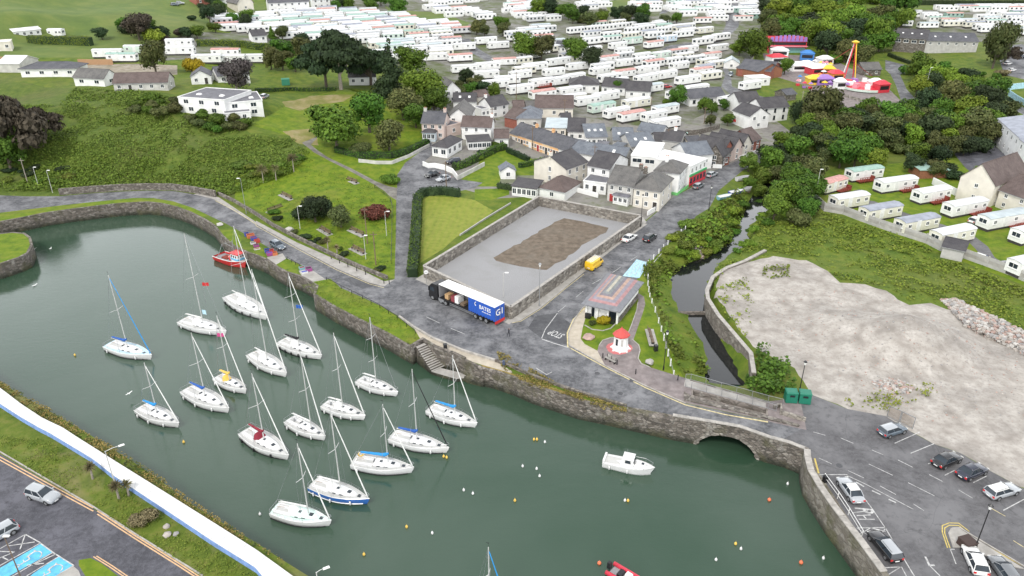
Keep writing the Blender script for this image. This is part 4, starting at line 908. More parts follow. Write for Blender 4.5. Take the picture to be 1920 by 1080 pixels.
def sailboat(stern, bow, mastbase=None, masttop=None, label='', hull='white', deck=None, cover=None, fender='white', furl='white', hood=None, nf=4, wheel=False, mast_h=None, bulk=1.0, spreaders=1, stripe=None, mizzen=False, dodger=None, flag=None):
    A = P(*stern, WZ+1.0); B = P(*bow, WZ+1.2); c = (A+B)/2; Lh = float(np.hypot(*(B-A)[:2])); rz = math.atan2(B[1]-A[1], B[0]-A[0])
    e = empty('sailing_boat', (c[0], c[1], WZ), rz, label, 'sailing boat', 'sailing boats moored in the harbour')
    Bm = Lh*.148*bulk+.2; fb = .62+Lh*.03; st = 15; DM = DECKM if deck is None else BC[deck]
    def hb(t): return Bm*(.74+.26*math.sin(math.pi/2*min(t/.42, 1))) if t < .42 else Bm*max(.0, 1-((t-.42)/.58)**1.75)
    def sh(t): return fb*(1+.22*t*t)
    m = MB(); rings = []; dk = []
    for i in range(st+1):
        t = i/st; x = -Lh/2+Lh*t; b_ = max(hb(t), .03); z = sh(t); xb = x-(Lh*.05*(t**3))*1; keel = -.35*(1-t**4)
        rings.append([(x, b_, z), (x-(x-xb)*.3, b_*.985, z*.6), (xb, b_*.9, .12), (xb, b_*.55, keel*.7), (xb, 0, keel), (xb, -b_*.55, keel*.7), (xb, -b_*.9, .12), (x-(x-xb)*.3, -b_*.985, z*.6), (x, -b_, z)])
        dk.append([(x, b_-.03, z-.03), (x, b_*.5, z+.04), (x, 0, z+.06), (x, -b_*.5, z+.04), (x, -b_+.03, z-.03)])
    m.loft(rings, 0, False, False); m.add(rings[0], [tuple(range(8, -1, -1))], 0); hl = m.build('hull', [BC[hull]], e, True)
    for p_ in hl.data.polygons[-1:]: p_.use_smooth = False
    m = MB(); m.loft([r_[::-1] for r_ in dk], 0, False, False); m.build('deck', DM, e, True)
    m = MB()
    for s in (-1, 1): m.tube([(-Lh/2+Lh*i/st, s*max(hb(i/st)-.02, .0), sh(i/st)+.03) for i in range(st+1)], .045, 4)
    m.build('toe_rail', BC['white'] if hull == 'white' else ALU, e)
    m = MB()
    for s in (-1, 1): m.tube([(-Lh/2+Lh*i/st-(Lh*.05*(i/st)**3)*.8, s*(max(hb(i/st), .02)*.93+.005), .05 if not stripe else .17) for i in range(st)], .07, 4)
    m.build('stripe_or_reflection', BC[stripe] if stripe else BC['canvas_black'], hl)  # default dark band paints in the hull's reflection; given colours are real stripes
    # coachroof
    m = MB(); cr0 = []
    for t, wf, hf in ((.36, .56, .40), (.38, .58, .44), (.5, .60, .43), (.62, .52, .36), (.72, .36, .24), (.78, .18, .05)):
        x = -Lh/2+Lh*t; w = Bm*wf; z = sh(t)+.02; h_ = hf*.9; cr0.append([(x, w, z), (x, w*.93, z+h_*.7), (x, w*.6, z+h_), (x, 0, z+h_+.04), (x, -w*.6, z+h_), (x, -w*.93, z+h_*.7), (x, -w, z)])
    m.loft([r_[::-1] for r_ in cr0], 0, True); m.build('cabin_roof', BC['white'] if deck != 'mint' else BC['mint'], e, True)
    for s in (-1, 1):
        m = MB(); x0 = -Lh/2+Lh*.42; x1 = -Lh/2+Lh*.6; m.add([(x0, s*(Bm*.595+.012), sh(.42)+.12), (x1, s*(Bm*.535+.012), sh(.6)+.12), (x1, s*(Bm*.505+.012), sh(.6)+.24), (x0+.1, s*(Bm*.575+.012), sh(.42)+.28)], [(0, 1, 2, 3) if s < 0 else (3, 2, 1, 0)]); m.build('cabin_window', GLASS, e)
    for fx, sz in ((.66, .27), (.83, .24), (.47, .22)): m = MB(); x = -Lh/2+Lh*fx; z = sh(fx)+(.40 if fx < .6 else .32 if fx < .7 else .055); m.box(x-sz, x+sz, -sz, sz, z, z+.06, 0, .03, .03); m.build('hatch', GLASS, e)
    # cockpit: sunk floor between coamings
    m = MB(); x0 = -Lh/2+Lh*.05; x1 = -Lh/2+Lh*.35; wc = Bm*.55; z = sh(.2)+.02
    for s in (-1, 1): m.box(x0, x1, s*wc-.09, s*wc+.09, z-.05, z+.26, 0, .02, .02); m.box(x0+.1, x1, s*(wc-.33)-.2, s*(wc-.33)+.2, z-.05, z+.1, 0)
    m.box(x0-.05, x0+.1, -wc, wc, z-.05, z+.16, 0); m.build('cockpit', BC['white'] if not wheel else BC['white'], e)
    m = MB(); m.box(x0+.1, x1, -wc+.55, wc-.55, z+.0, z+.05); m.build('cockpit_floor', BC['cockpit'] if hull != 'teak' else BC['teak'], e)
    m = MB(); m.box(x1, x1+.04, -.28, .28, z, z+.55); m.build('companionway', GLASS, e)
    if wheel:
        m = MB(); n_ = 14; m.tube([(x0+.9, .42*math.cos(k*6.2832/n_), z+.62+.42*math.sin(k*6.2832/n_)) for k in range(n_+1)], .025, 5); m.box(x0+.8, x0+1.0, -.1, .1, z, z+.6); m.build('steering_wheel', METAL, e)
    else: m = MB(); m.tube([(x0+.1, 0, z+.45), (x0+1.2, 0, z+.55)], .03, 5); m.build('tiller', BC['teak'], e)
    if hood:
        m = MB(); rr = []; xh = x1-.35
        for k, (dx, hh) in enumerate(((0, .95), (.5, .85), (1.0, .35))): rr.append([(xh+dx, y*wc*.95, z+.1+hh*math.sin(math.acos(min(1, abs(y)))*1.0)**.6 if abs(y) < 1 else z+.1) for y in (-1, -.7, -.3, .3, .7, 1)])
        m.loft(rr, 0, False, False); m.build('spray_hood', BC[hood], e, True)
    # rig
    xm = -Lh/2+Lh*.60
    if mastbase is not None:
        Mb = P(*mastbase, WZ+fb+.45); q = Mb[:2]-c[:2]; xm = float(np.clip(q[0]*math.cos(rz)+q[1]*math.sin(rz), -Lh*.05, Lh*.22))
    zm = fb+.4
    base = np.array([c[0]+xm*math.cos(rz), c[1]+xm*math.sin(rz)])
    if masttop is not None:
        lo, hi = 3, 25
        for _ in range(30):
            mid = (lo+hi)/2; pz = np.array([base[0], base[1], WZ+mid])-np.array([0, 0, CAMH]); y = 540-FPX*(pz@_up)/(pz@_fw)
            if y > masttop[1]: lo = mid
            else: hi = mid
        Hm = mid
    else: Hm = mast_h or Lh*1.3
    m = MB(); m.tube([(xm, 0, zm), (xm, 0, Hm)], [.085, .06], 8); ms = m.build('mast', ALU, e); m = MB(); m.tube([(xm, 0, Hm), (xm, 0, Hm+.7)], .012, 4); m.box(xm-.25, xm+.1, -.01, .01, Hm+.55, Hm+.6); m.build('wind_vane', BLACK, ms)
    for k in range(spreaders):
        zf = zm+(Hm-zm)*((k+1)/(spreaders+1)+.03)
        for s in (-1, 1): m = MB(); m.tube([(xm, 0, zf), (xm-.25, s*Bm*.8, zf+.08)], [.045, .03], 5); m.build('spreader', ALU, ms)
    zf = zm+(Hm-zm)*(.53)
    m = MB()
    for s in (-1, 1): m.tube([(xm-.15, s*Bm*.92, sh(.55)), (xm-.25, s*Bm*.8, zf+.08), (xm, 0, Hm-.1)], .018, 3); m.tube([(xm-.6, s*Bm*.9, sh(.5)), (xm, 0, zf)], .015, 3)
    m.tube([(-Lh/2+.1, 0, sh(0)+.1), (xm, 0, Hm-.05)], .018, 3); m.build('rigging', METAL, e)
    fm = {'white': BC['canvas_white'], 'black': BC['canvas_black'], 'blue': BC['canvas_sky'], 'none': METAL}[furl]
    m = MB(); m.tube([(Lh/2-.25, 0, sh(1)+.25), (xm+.1, 0, Hm-.6)], [.09 if furl != 'none' else .02, .05 if furl != 'none' else .02], 6); m.build('furled_headsail', fm, e)
    bz = zm+1.05; bx = x0+.5
    m = MB(); m.tube([(xm-.1, 0, bz), (bx, 0, bz-.08)], .06, 6); bm = m.build('boom', ALU, e)
    if cover:
        m = MB(); N = 8; m.tube([(xm+.12-(xm+.12-bx-.3)*i/N, 0, bz+.19-.05*i/N+(.35 if i == 0 else .03 if i % 2 else 0)) for i in range(N+1)], [.2, .27]+[.21-.012*i for i in range(N-1)], 8); m.build('sail_cover', BC[cover], bm, True)
    else:
        m = MB(); m.tube([(xm-.1, 0, bz+.1), (bx+.3, 0, bz+.03)], [.14, .09], 6); m.build('stowed_sail', BC['canvas_white'], bm, True)
    m = MB()
    for s in (-1, 1):
        pts = [(-Lh/2+Lh*t, s*hb(t)*.97, sh(t)) for t in (.02, .16, .3, .45, .6, .75, .88)]
        for p_ in pts: m.tube([p_, (p_[0], p_[1], p_[2]+.6)], .016, 3)
        for hh in (.58, .32): m.tube([(p_[0], p_[1], p_[2]+hh) for p_ in pts], .01, 3)
    m.build('guard_rail', METAL, e)
    m = MB(); x = Lh/2
    m.tube([(x-1.0, hb(.9), sh(.9)+.6), (x-.2, .22, sh(1)+.65), (x+.05, 0, sh(1)+.65), (x-.2, -.22, sh(1)+.65), (x-1.0, -hb(.9), sh(.9)+.6)], .022, 4)
    for s in (-1, 1): m.tube([(x-.3, s*.15, sh(1)), (x-.2, s*.22, sh(1)+.65)], .02, 4)
    m.build('pulpit', METAL, e)
    m = MB(); x = -Lh/2+.08; w = hb(0)*.95; m.tube([(x+.7, w, sh(0)+.62), (x, w, sh(0)+.65), (x, -w, sh(0)+.65), (x+.7, -w, sh(0)+.62)], .022, 4)
    for s in (-1, 1): m.tube([(x, s*w, sh(0)), (x, s*w, sh(0)+.65)], .02, 4)
    m.build('pushpit', METAL, e)
    fmat = BC['white'] if fender == 'white' else BLACK
    for s in (-1, 1):
        for k in range(nf):
            t = .12+.62*k/max(nf-1, 1)+(.03 if s > 0 else 0); m = MB(); y = s*(hb(t)+.12); zt = sh(t)-.1
            m.tube([(-Lh/2+Lh*t, y, zt-.1), (-Lh/2+Lh*t, y, zt-.2), (-Lh/2+Lh*t, y, zt-.65), (-Lh/2+Lh*t, y, zt-.75)], [.03, .13, .13, .03], 6); m.build('fender', fmat, e, True)
    m = MB(); x = -Lh/2; m.box(x-.28, x-.02, -.05, .05, -.3, fb*.75); m.build('rudder', BC['white'], e)
    if flag:
        m = MB(); xf, zf, c1 = flag; n_ = 4
        m.add([(xf-i*.3, .06*math.sin(i*1.7), zf+h_) for i in range(n_) for h_ in (0, .9)], [(2*i, 2*i+2, 2*i+3, 2*i+1) for i in range(n_-1)]); m.build('flag', c1, e)
    return e
# ------------------------------------------------------------------ harbour walls, steps, bridge
ST, QR = MATS['harbour_stone'], MATS['quay_render']
def hwall(name, label, i0, i1, mat, z1=.07, t=.5, pts=None):
    p = densify(HW[i0:i1+1] if pts is None else pts, 2.0); mb = MB(); rn = random.Random(i0)
    wall_mb(mb, p, WZ-.9, z1, t, 0, 1); o = mb.build('wall_face', mat)
    e = empty(name, (p[0][0], p[0][1], 0), 0, label, 'harbour wall'); o.parent = e; o.matrix_parent_inverse = Matrix.Translation((-p[0][0], -p[0][1], 0)); return e, p
def onto(o, e):
    o.parent = e; o.matrix_parent_inverse = Matrix.Translation(-Vector(e.location)); return o
def coping(e, pts, z, t, h=.1, step=1.3, mat=None, limit=300):
    """separate coping stones laid end to end on a wall"""
    pts = densify(pts, step); mb0 = {}; n = 0
    a = offset(pts, t+.04); b = offset(pts, -.05); rn = random.Random(5)
    for i in range(len(pts)-1):
        if n >= limit: break
        s0, s1 = .015, .985; A0 = a[i]+(a[i+1]-a[i])*s0; A1 = a[i]+(a[i+1]-a[i])*s1; B0 = b[i]+(b[i+1]-b[i])*s0; B1 = b[i]+(b[i+1]-b[i])*s1
        m = MB(); m.prism([A0, B0, B1, A1], z, z+h+rn.uniform(-.015, .02)); onto(m.build('coping_stone', mat or MATS['kerb_stone']), e); n += 1
hwall('harbour_wall', 'old stone harbour wall curving round the grassy head of the basin', 0, 17, ST)
ew, pw = hwall('harbour_wall', 'stone quay wall below the railed lawn, stained dark at the water line', 17, 31, ST)
hwall('harbour_wall', 'recessed stone wall behind the harbour steps', 31, 35, ST, .45)
hwall('harbour_wall', 'mossy rubble wall with golden scrub on top, between the steps and the bridge', 35, 44, ST, .12)
e, p = hwall('harbour_wall', 'smooth rendered quay wall under the white railing of the car park', 49, 57, QR, .95, .75)
coping(e, HW[49:56], .95, .75, .12, 1.5)
hwall('harbour_wall', 'low near bank wall under the white promenade', len(HW)-12, len(HW)-1, ST, -.02)
mb = MB(); wall_mb(mb, densify(PW, 2), WZ-.9, .05, .5, 0, -1); tag(mb.build('pier_head', ST), 'rounded grassy stone pier head on the far left of the basin', 'pier')
# bridge
bp = densify(HW[44:50], .35); XL = P(1306, 830, WZ)[0]; XR = P(1417, 862, WZ)[0]; xc, hw_ = (XL+XR)/2, (XR-XL)/2; rise = 2.35
zb = []
for q in bp:
    u = (q[0]-xc)/hw_; zb.append(WZ-.9 if abs(u) >= 1 else WZ+rise*math.sqrt(1-u*u))
be = empty('stone_bridge', (xc, bp[len(bp)//2][1], 0), 0, 'stone road bridge with one low segmental arch over the stream mouth', 'bridge')
mb = MB(); wall_mb(mb, bp, zb, .92, .5, 0, 1); onto(mb.build('parapet_wall', ST), be)
ar = [(q, z) for q, z in zip(bp, zb) if z > WZ-.5]; mb = MB(); nrm = np.array([-(bp[-1]-bp[0])[1], (bp[-1]-bp[0])[0]]); nrm /= np.hypot(*nrm)
ar = [(ar[0][0], WZ-.9)]+ar+[(ar[-1][0], WZ-.9)]
mb.loft([[(*q, z), (*(q+nrm*9), z)] for q, z in ar], 0, False, False); onto(mb.build('vault', ST), be)
N = 19; dv = (bp[-1]-bp[0])/np.hypot(*(bp[-1]-bp[0]))
def onpath(x): k = int(np.argmin([abs(q[0]-x) for q in bp])); return bp[k]
for i in range(N):
    a0, a1 = math.pi*(1-i/N)-.012, math.pi*(1-(i+1)/N)+.012; m = MB(); c4 = []
    for a in (a0, a1):
        for rr_ in (0, .42): x = xc+(hw_+rr_)*math.cos(a); c4.append((x, WZ+(rise+rr_)*math.sin(a)))
    (xa, za), (xb, zb_), (xd, zd), (xe, ze) = c4; P4 = [(xa, za), (xd, zd), (xe, ze), (xb, zb_)]
    fr = [(*(onpath(x)-nrm*.07), z) for x, z in P4]; bk = [(*(onpath(x)+nrm*.2), z) for x, z in P4]
    m.add(fr+bk, [(0,1,2,3),(7,6,5,4),(0,4,5,1),(1,5,6,2),(2,6,7,3),(3,7,4,0)]); onto(m.build('arch_stone', MATS['plot_stone']), be)
coping(be, bp, .92, .5, .1, 1.2)
# steps down to the water
se = empty('harbour_steps', (*P(788, 650)[:2], 0), 0, 'flight of stone steps running down the quay wall to the water', 'steps')
l0, l1 = Q('C1', 1200,438, 1318,628); r0_, r1_ = Q('C1', 1262,412, 1380,600); n = 12
def lerp(a, b, t): return (a[0]+(b[0]-a[0])*t, a[1]+(b[1]-a[1])*t)
for i in range(n):
    z = -.12-2.55*i/(n-1); t0, t1 = i/n, (i+1.0)/n
    q = [P(*lerp(l0, l1, t0), z), P(*lerp(r0_, r1_, t0), z), P(*lerp(r0_, r1_, t1), z), P(*lerp(l0, l1, t1), z)]
    c4 = [x[:2] for x in q]; out = c4[0]+(c4[1]-c4[0])*1.6; out2 = c4[3]+(c4[2]-c4[3])*1.6
    m = MB(); m.prism([c4[0], out, out2, c4[3]], WZ-.9, z, 1, 0); onto(m.build('step', [MATS['concrete'], ST]), se)
q = [P(*x, -2.72)[:2] for x in Q('C1', 1318,628, 1385,600, 1560,640, 1640,640, 1640,668, 1500,682)]
m = MB(); m.prism(q, WZ-.9, -2.72, 1, 0); onto(m.build('landing', [MATS['concrete'], ST]), se)
q = [P(*x, z)[:2] for x, z in zip(Q('C1', 1560,664, 1690,606, 1705,615, 1580,678), (-2.4, 0, 0, -2.4))]
m = MB(); m.prism(q, WZ-.9, [-2.4, .05, .05, -2.4]); onto(m.build('ramp_coping', ST), se)
# parapets and low walls by the road
wall('low_wall', 'low lichened parapet between the road and the golden scrub above the harbour', w2(Q('C1', 1800,545, 1920,590)+Q('C2', 120,645, 400,748, 700,843, 860,886)), .42, .4, ST, side=-1)
wall('low_wall', 'pale kerb wall curving along the quay above the harbour steps', w2(Q('C1', 1080,217, 1200,302, 1330,377, 1560,472, 1800,545)), .35, .35, MATS['kerb_stone'], side=-1)
wall('retaining_wall', 'long dry-stone retaining wall at the foot of the scrubby hillside', w2(Q('B0', 450,384, 700,364, 900,350, 1100,344, 1300,346, 1450,366, 1620,398)), 1.7, .5, MATS['retaining_stone'], 'wall')
wall('park_wall', 'low stone wall between the footpath and the sloping park green', w2(Q('B0', 1640,385, 1760,440, 1920,535)+Q('B1', 130,620, 330,722, 500,802, 640,872, 800,942, 985,1015)), .8, .45, MATS['retaining_stone'])
for nme, a, b in (('front wall of the gravel plot, behind the lorry', 3, 0), ('left wall of the gravel plot, beside the garden lawn', 0, 1), ('back wall of the gravel plot, below the houses', 1, 2), ('right wall of the gravel plot, along the street', 2, 3)):
    wall('stone_wall', 'rubble stone '+nme, [PLOT[a], PLOT[b]], 2.45, .45, MATS['plot_stone'], topm=MATS['kerb_stone'])
wall('channel_wall', 'tall brown masonry wall along the right side of the stream channel', [P(x, y, .3)[:2] for x, y in [(1438,470),(1400,490),(1365,503),(1340,520),(1329,545),(1331,560),(1350,590),(1380,625),(1412,662),(1418,700)]], .3, .6, MATS['channel_wall'], below=4.0, side=-1, topm=MATS['kerb_stone'], z0=0)
mb = MB(); wall_mb(mb, densify([SL0+(0, -.05), SL1+(0, -.05)], 3), -4.2, .02, .4, 0, -1); tag(mb.build('channel_wall', MATS['channel_wall']), 'dark wall closing the stream channel under the footbridge', 'wall')
mb = MB(); wall_mb(mb, VOID, -4.2, .03, .25, 0, -1, closed=True); tag(mb.build('culvert_wall', MATS['channel_wall']), 'walls of the narrow dark culvert slot beside the road', 'wall')
mb = MB(); mb.box(P(1250, 582, -2.4)[0], P(1336, 582, -2.4)[0], _wy-.45, _wy+.1, -4.2, -2.57); tag(mb.build('weir', MATS['channel_wall']), 'dark low weir across the stream between its two pools', 'weir')
cover_w = [P(x, y, 0)[:2] for x, y in [(1290,755),(1450,790)]]
m = MB(); m.prism([tuple(v) for v in w2(Q('C2', 1290,780, 1345,814, 1920,962)+Q('C3', 240,1028, 230,1044, 0,990)+Q('C2', 1920,985, 1600,910, 1290,845))], -.1, [.12]*4+[.2]*5); tag(m.build('low_wall', MATS['retaining_stone']), 'reddish low stone wall beside the road on the bridge approach', 'wall')
wall('low_wall', 'short low stone wall in front of the green containers', w2(Q('C3', 40,905, 95,890, 95,945, 280,1000)), .6, .35, MATS['plot_stone'])
# promenade on the near left: raised white path with a blue painted side
UP = Q('C0', -900,200, 0,748, 160,870, 320,975, 500,1060)+Q('D0', 520,0, 900,240, 1150,395, 1400,552, 1660,715, 1920,880)+Q('D1', 280,1082, 700,1370, 1500,1950)
LO = Q('C0', -900,330, 0,868, 150,965, 300,1052)+Q('D0', 360,0, 700,205, 850,325, 1000,425, 1200,556, 1600,822, 1920,1020)+Q('D1', 100,1150, 520,1440, 1290,2010)
pe = empty('promenade', (*P(120, 810)[:2], 0), 0, 'long raised white promenade with a blue painted side, on the near bank', 'promenade')
ua = [P(x, y, .85)[:2] for x, y in UP]; la = [P(x, y, .85)[:2] for x, y in LO]
def resamp(p, n):
    p = np.array(p); d = np.r_[0, np.cumsum(np.hypot(*np.diff(p, axis=0).T))]; t = np.linspace(0, d[-1], n); return np.c_[np.interp(t, d, p[:, 0]), np.interp(t, d, p[:, 1])]
ua, la = resamp(ua, 81), resamp(la, 81)
for i in range(80):   # cast slabs, each with its own joint
    g_ = .012; a0, a1 = ua[i]+(ua[i+1]-ua[i])*g_, ua[i+1]; b0, b1 = la[i]+(la[i+1]-la[i])*g_, la[i+1]
    m = MB(); m.prism([a0, b0, b1, a1], -.6, .85+(i*37 % 5)*.002, 1, 0); onto(m.build('paving_slab', [MATS['white_paving'], MATS['blue_wall']]), pe)
m = MB()
for i in range(0, 81):
    q = la[i]+(ua[i]-la[i])*.03
    m.cyl(q[0], q[1], .8, 1.0, .07, 6)
onto(m.build('edge_studs', WHITE), pe)
# ------------------------------------------------------------------ railings, kerbs and road paint
def railing(name, label, pts, h=1.05, step=2.0, mat=METAL, bars=False, rails=(1.0,), r=.035, z0=None, base=0.0, group=None):
    pts = densify([np.array(p[:2]) for p in pts], step); zz = hgt(np.array(pts)) if z0 is None else np.full(len(pts), z0)
    e = empty(name, (*pts[0], zz[0]), 0, label, 'railing', group)
    for p, z in zip(pts, zz): m = MB(); m.cyl(p[0], p[1], z+base-.1, z+base+h, r*1.3, 6); onto(m.build('post', mat), e)
    for f in rails: m = MB(); m.tube([(*p, z+base+h*f-.02) for p, z in zip(pts, zz)], r, 5); onto(m.build('rail', mat), e)
    if bars:
        m = MB(); d = densify(pts, .16); z2 = hgt(np.array(d)) if z0 is None else np.full(len(d), z0)
        for p, z in zip(d, z2): m.tube([(*p, z+base+.1), (*p, z+base+h-.03)], .012, 3)
        tag(onto(m.build('bars', mat), e), kind='stuff')
    return e
railing('railing', 'grey barred railing on the stream side of the footbridge', w2(Q('C2', 1300,690, 1340,690, 1920,853)+Q('C3', 110,880)), 1.1, 2.2, METAL, True, (1., .1))
railing('railing', 'grey barred railing on the road side of the footbridge', w2(Q('C2', 1300,742, 1345,752, 1920,905)+Q('C3', 60,925)), 1.1, 2.2, METAL, True, (1., .1))
railing('railing', 'white two-rail railing on the quay beside the angled silver car', [P(x, y, 0)[:2] for x, y in Q('D3', 418,360, 520,500, 600,622, 700,790)], 1.1, 2.0, WHITE, False, (1., .5), .04)
railing('railing', 'dark low post-and-rail along the quay lawn', w2(Q('B1', 530,1025, 640,1085)+Q('C1', 800,82, 930,150, 1060,235, 1130,290, 1195,345)), .75, 2.6, BLACK, False, (.95,), .05)
railing('railing', 'dark short post-and-rail beside the parked blue-grey car on the quay', w2(Q('B1', 235,868, 330,925)), .75, 1.7, BLACK, False, (.95,), .05)
railing('handrail', 'dark handrail along the right edge of the park green path', g2(Q('B1', 890,330, 960,380, 1010,430, 1022,480, 1020,700, 1015,900)), .95, 3.5, BLACK, False, (1., .5), .04)
fe = empty('fence', (*P(1220, 540)[:2], 0), 0, 'white concrete post fence between the pavilion green and the stream bank', 'fence')
fpts = w2(Q('B2', 1330,620, 1200,725, 1100,820, 1020,905)+Q('C2', 1020,-40, 1035,40, 1050,90, 1075,160, 1100,245, 1120,310, 1140,370, 1155,430, 1172,480, 1192,545, 1215,620, 1275,640))
fd = densify(fpts, 2.3); postm = MB(); postm.box(-.1, .1, -.1, .1, -.3, 1.05, 0, .02, .02); pmsh = postm.mesh('post', WHITE)
for i, q in enumerate(fd): link('post', pmsh, fe, (q[0]-fe.location[0], q[1]-fe.location[1], h1(*q)))
m = MB(); m.tube([(*q, h1(*q)+.75) for q in fd], .02, 4); onto(m.build('rail', METAL), fe); m = MB(); m.tube([(*q, h1(*q)+.35) for q in fd], .02, 4); onto(m.build('rail', METAL), fe)
def kerb(pts, mat='kerb_stone', w=.16, h=.12, name='kerb'):
    pts = densify([np.array(p[:2]) for p in pts], 4); zz = hgt(np.array(pts)); mb = MB(); wall_mb(mb, pts, list(zz-.1), list(zz+h), w, 0, 0); return tag(mb.build(name, MATS[mat]), kind='structure')
kerb(w2(Q('B0', 1600,412, 1740,480, 1920,592)+Q('B1', 0,600, 300,770, 600,930, 850,1040, 962,1066)))
kerb(w2(Q('C2', 560,130, 530,150, 470,232, 425,332, 428,430, 700,585, 1000,735, 1300,865)))
kerb(w2(Q('D0', -400,-70, 0,150, 700,562, 1000,757, 1520,1080)))
kerb(w2(Q('D3', 1400,860, 1365,760, 1385,725, 1440,722, 1500,760, 1920,1010)))
kerb(w2(Q('C2', 655,430, 680,395, 740,375, 860,370, 900,270, 935,170, 945,110)))
kerb(w2(Q('C2', 905,390, 950,430, 960,470, 945,530, 970,570, 1020,590, 1330,665)))
kerb(w2(Q('C2', 545,280, 600,312, 680,322, 740,305, 775,270)))
YL, WHL, YP, OL = MATS['yellow_line'], MATS['white_line'], MATS['yellow_pale'], MATS['orange_line']
strip('yellow_line', YP, w2(Q('B0', 1615,425, 1760,500, 1920,602)+Q('B1', 0,612, 300,782, 600,942, 850,1050, 960,1078)), .13)
strip('yellow_line', YP, w2(Q('C2', 545,150, 460,235, 415,335, 418,440, 700,595, 1000,747, 1300,877, 1600,950, 1920,1005)+Q('C3', 0,1005)), .22)
strip('yellow_line', YP, w2(Q('C2', 0,262, 65,250, 225,150, 395,8)+Q('B2', 540,975)), .12)
strip('road_line', WHL, w2(Q('C2', 225,383, 300,410, 440,452)), .2); strip('road_line', WHL, w2(Q('C2', 222,378, 250,310, 340,190)), .14)
strip('road_line', WHL, w2(Q('C2', 345,180, 600,-30)+Q('B2', 760,960, 1000,800)), .1, dash=(3, 4))
for a, b in (((130,770),(300,850)), ((440,915),(620,990))): strip('road_line', WHL, w2(QZ(780, 480, 6.75, *a, *b)), .12)
strip('road_line', WHL, w2(Q('C2', 180,600, 260,650, 300,630)), .12)
strip('road_line', MATS['white_line'], w2(Q('B2', 1020,930, 1205,725)), .12)
# STOP lettering at the junction, painted flat and read from the side road
def ground_text(txt, c, a, b, size, mat, name='road_lettering', stretch=1.0, z=.016):
    """c: centre pixel, a->b: direction of the writing line"""
    C_ = P(*c); A = P(*a); B = P(*b); rz = math.atan2(B[1]-A[1], B[0]-A[0]); o = text_mesh(txt, size, mat, name, None, .001, .02)
    o.location = (C_[0], C_[1], h1(*C_[:2])+z); o.rotation_euler = (0, 0, rz); o.scale = (1, stretch, 1); return tag(o, kind='structure')
ground_text('STOP', Q('C2', 333,345)[0], *Q('C2', 400,395, 255,340), 1.15, WHL, stretch=2.2)
# right-hand car park
for seg in ((380,195,480,240), (600,290,720,345), (840,405,960,470), (1090,540,1170,590)): strip('road_line', WHL, w2(Q('D3', *seg)), .1)
for seg in ((340,0,430,25), (545,45,640,85), (780,135,865,172), (975,210,1085,265), (1210,320,1310,372), (1430,435,1535,497), (1670,570,1780,632), (1840,815,1920,865)): strip('bay_line', WHL if seg[0] < 1600 else YP, w2(Q('D3', *seg)), .1)
strip('road_line', WHL, w2(Q('D3', 755,240, 935,325)), .1); strip('road_line', WHL, w2(Q('D3', 1050,380, 1250,480)), .1)
for seg in ((950,85,1140,0), (1070,160,1245,88), (1200,240,1320,190), (1325,325,1400,288), (1540,380,1640,330), (1765,588,1920,505)): strip('bay_line', WHL, w2(Q('D3', *seg)), .12)
strip('bay_line', WHL, w2(Q('D3', 385,320, 590,320, 640,390, 770,560, 880,720, 1000,920, 1100,1085)), .12)
strip('bay_line', WHL, w2(Q('D3', 590,325, 740,395, 1090,580)), .1); strip('bay_line', WHL, w2(Q('D3', 660,375, 720,410)), .2); strip('bay_line', WHL, w2(Q('D3', 780,440, 845,470)), .2); strip('bay_line', WHL, w2(Q('D3', 905,505, 960,530)), .2)
strip('bay_line', WHL, w2(Q('D3', 665,720, 885,718)), .12); strip('bay_line', WHL, w2(Q('D3', 835,1020, 1000,1012)), .12)
for seg in ((670,775,770,720), (770,720,880,745), (665,720,760,780), (885,718,860,750), (885,1080,1000,1010), (1000,1010,1040,1085), (880,1030,900,1080), (690,780,850,1020)): strip('bay_line', WHL, w2(Q('D3', *seg)), .1)
strip('yellow_line', YL, w2(Q('D3', 350,198, 380,310)), .22)
for o_ in (0, 18):
    strip('yellow_line', YL, w2(Q('D3', 1365-o_,870, 1325-o_,760-o_/2, 1325-o_,720-o_, 1360,700-o_, 1430,702-o_, 1510,765-o_)), .12)
strip('yellow_line', YL, w2(Q('D3', 1555,808, 1700,890, 1920,1010)), .16)
strip('bay_line', WHL, w2(Q('D3', 1365,880, 1400,880)), .12); strip('bay_line', WHL, w2(Q('D3', 1370,885, 1410,990)), .1)
strip('arrow', WHL, w2(Q('D3', 1180,935, 1210,1000, 1250,1000)), .22); strip('arrow', WHL, w2(Q('D3', 1210,1000, 1290,1080)), .12)
ground_text('P', Q('D3', 715,588)[0], *Q('D3', 720,560, 740,610), 1.9, WHL, stretch=1.6)
strip('lettering_bar', WHL, w2(Q('D3', 640,605, 750,592)), .14); strip('lettering_bar', WHL, w2(Q('D3', 665,628, 770,622)), .14); strip('lettering_bar', WHL, w2(Q('D3', 680,655, 800,655)), .14); strip('lettering_bar', WHL, w2(Q('D3', 715,628, 740,655)), .14)
reg_isl = w2(Q('D3', 1385,870, 1350,760, 1370,725, 1430,722, 1490,765, 1920,1030, 1700,990, 1580,890, 1530,870))
m = MB(); m.prism([tuple(q) for q in reg_isl], -.05, .115); tag(m.build('traffic_island', MATS['concrete']), kind='structure')
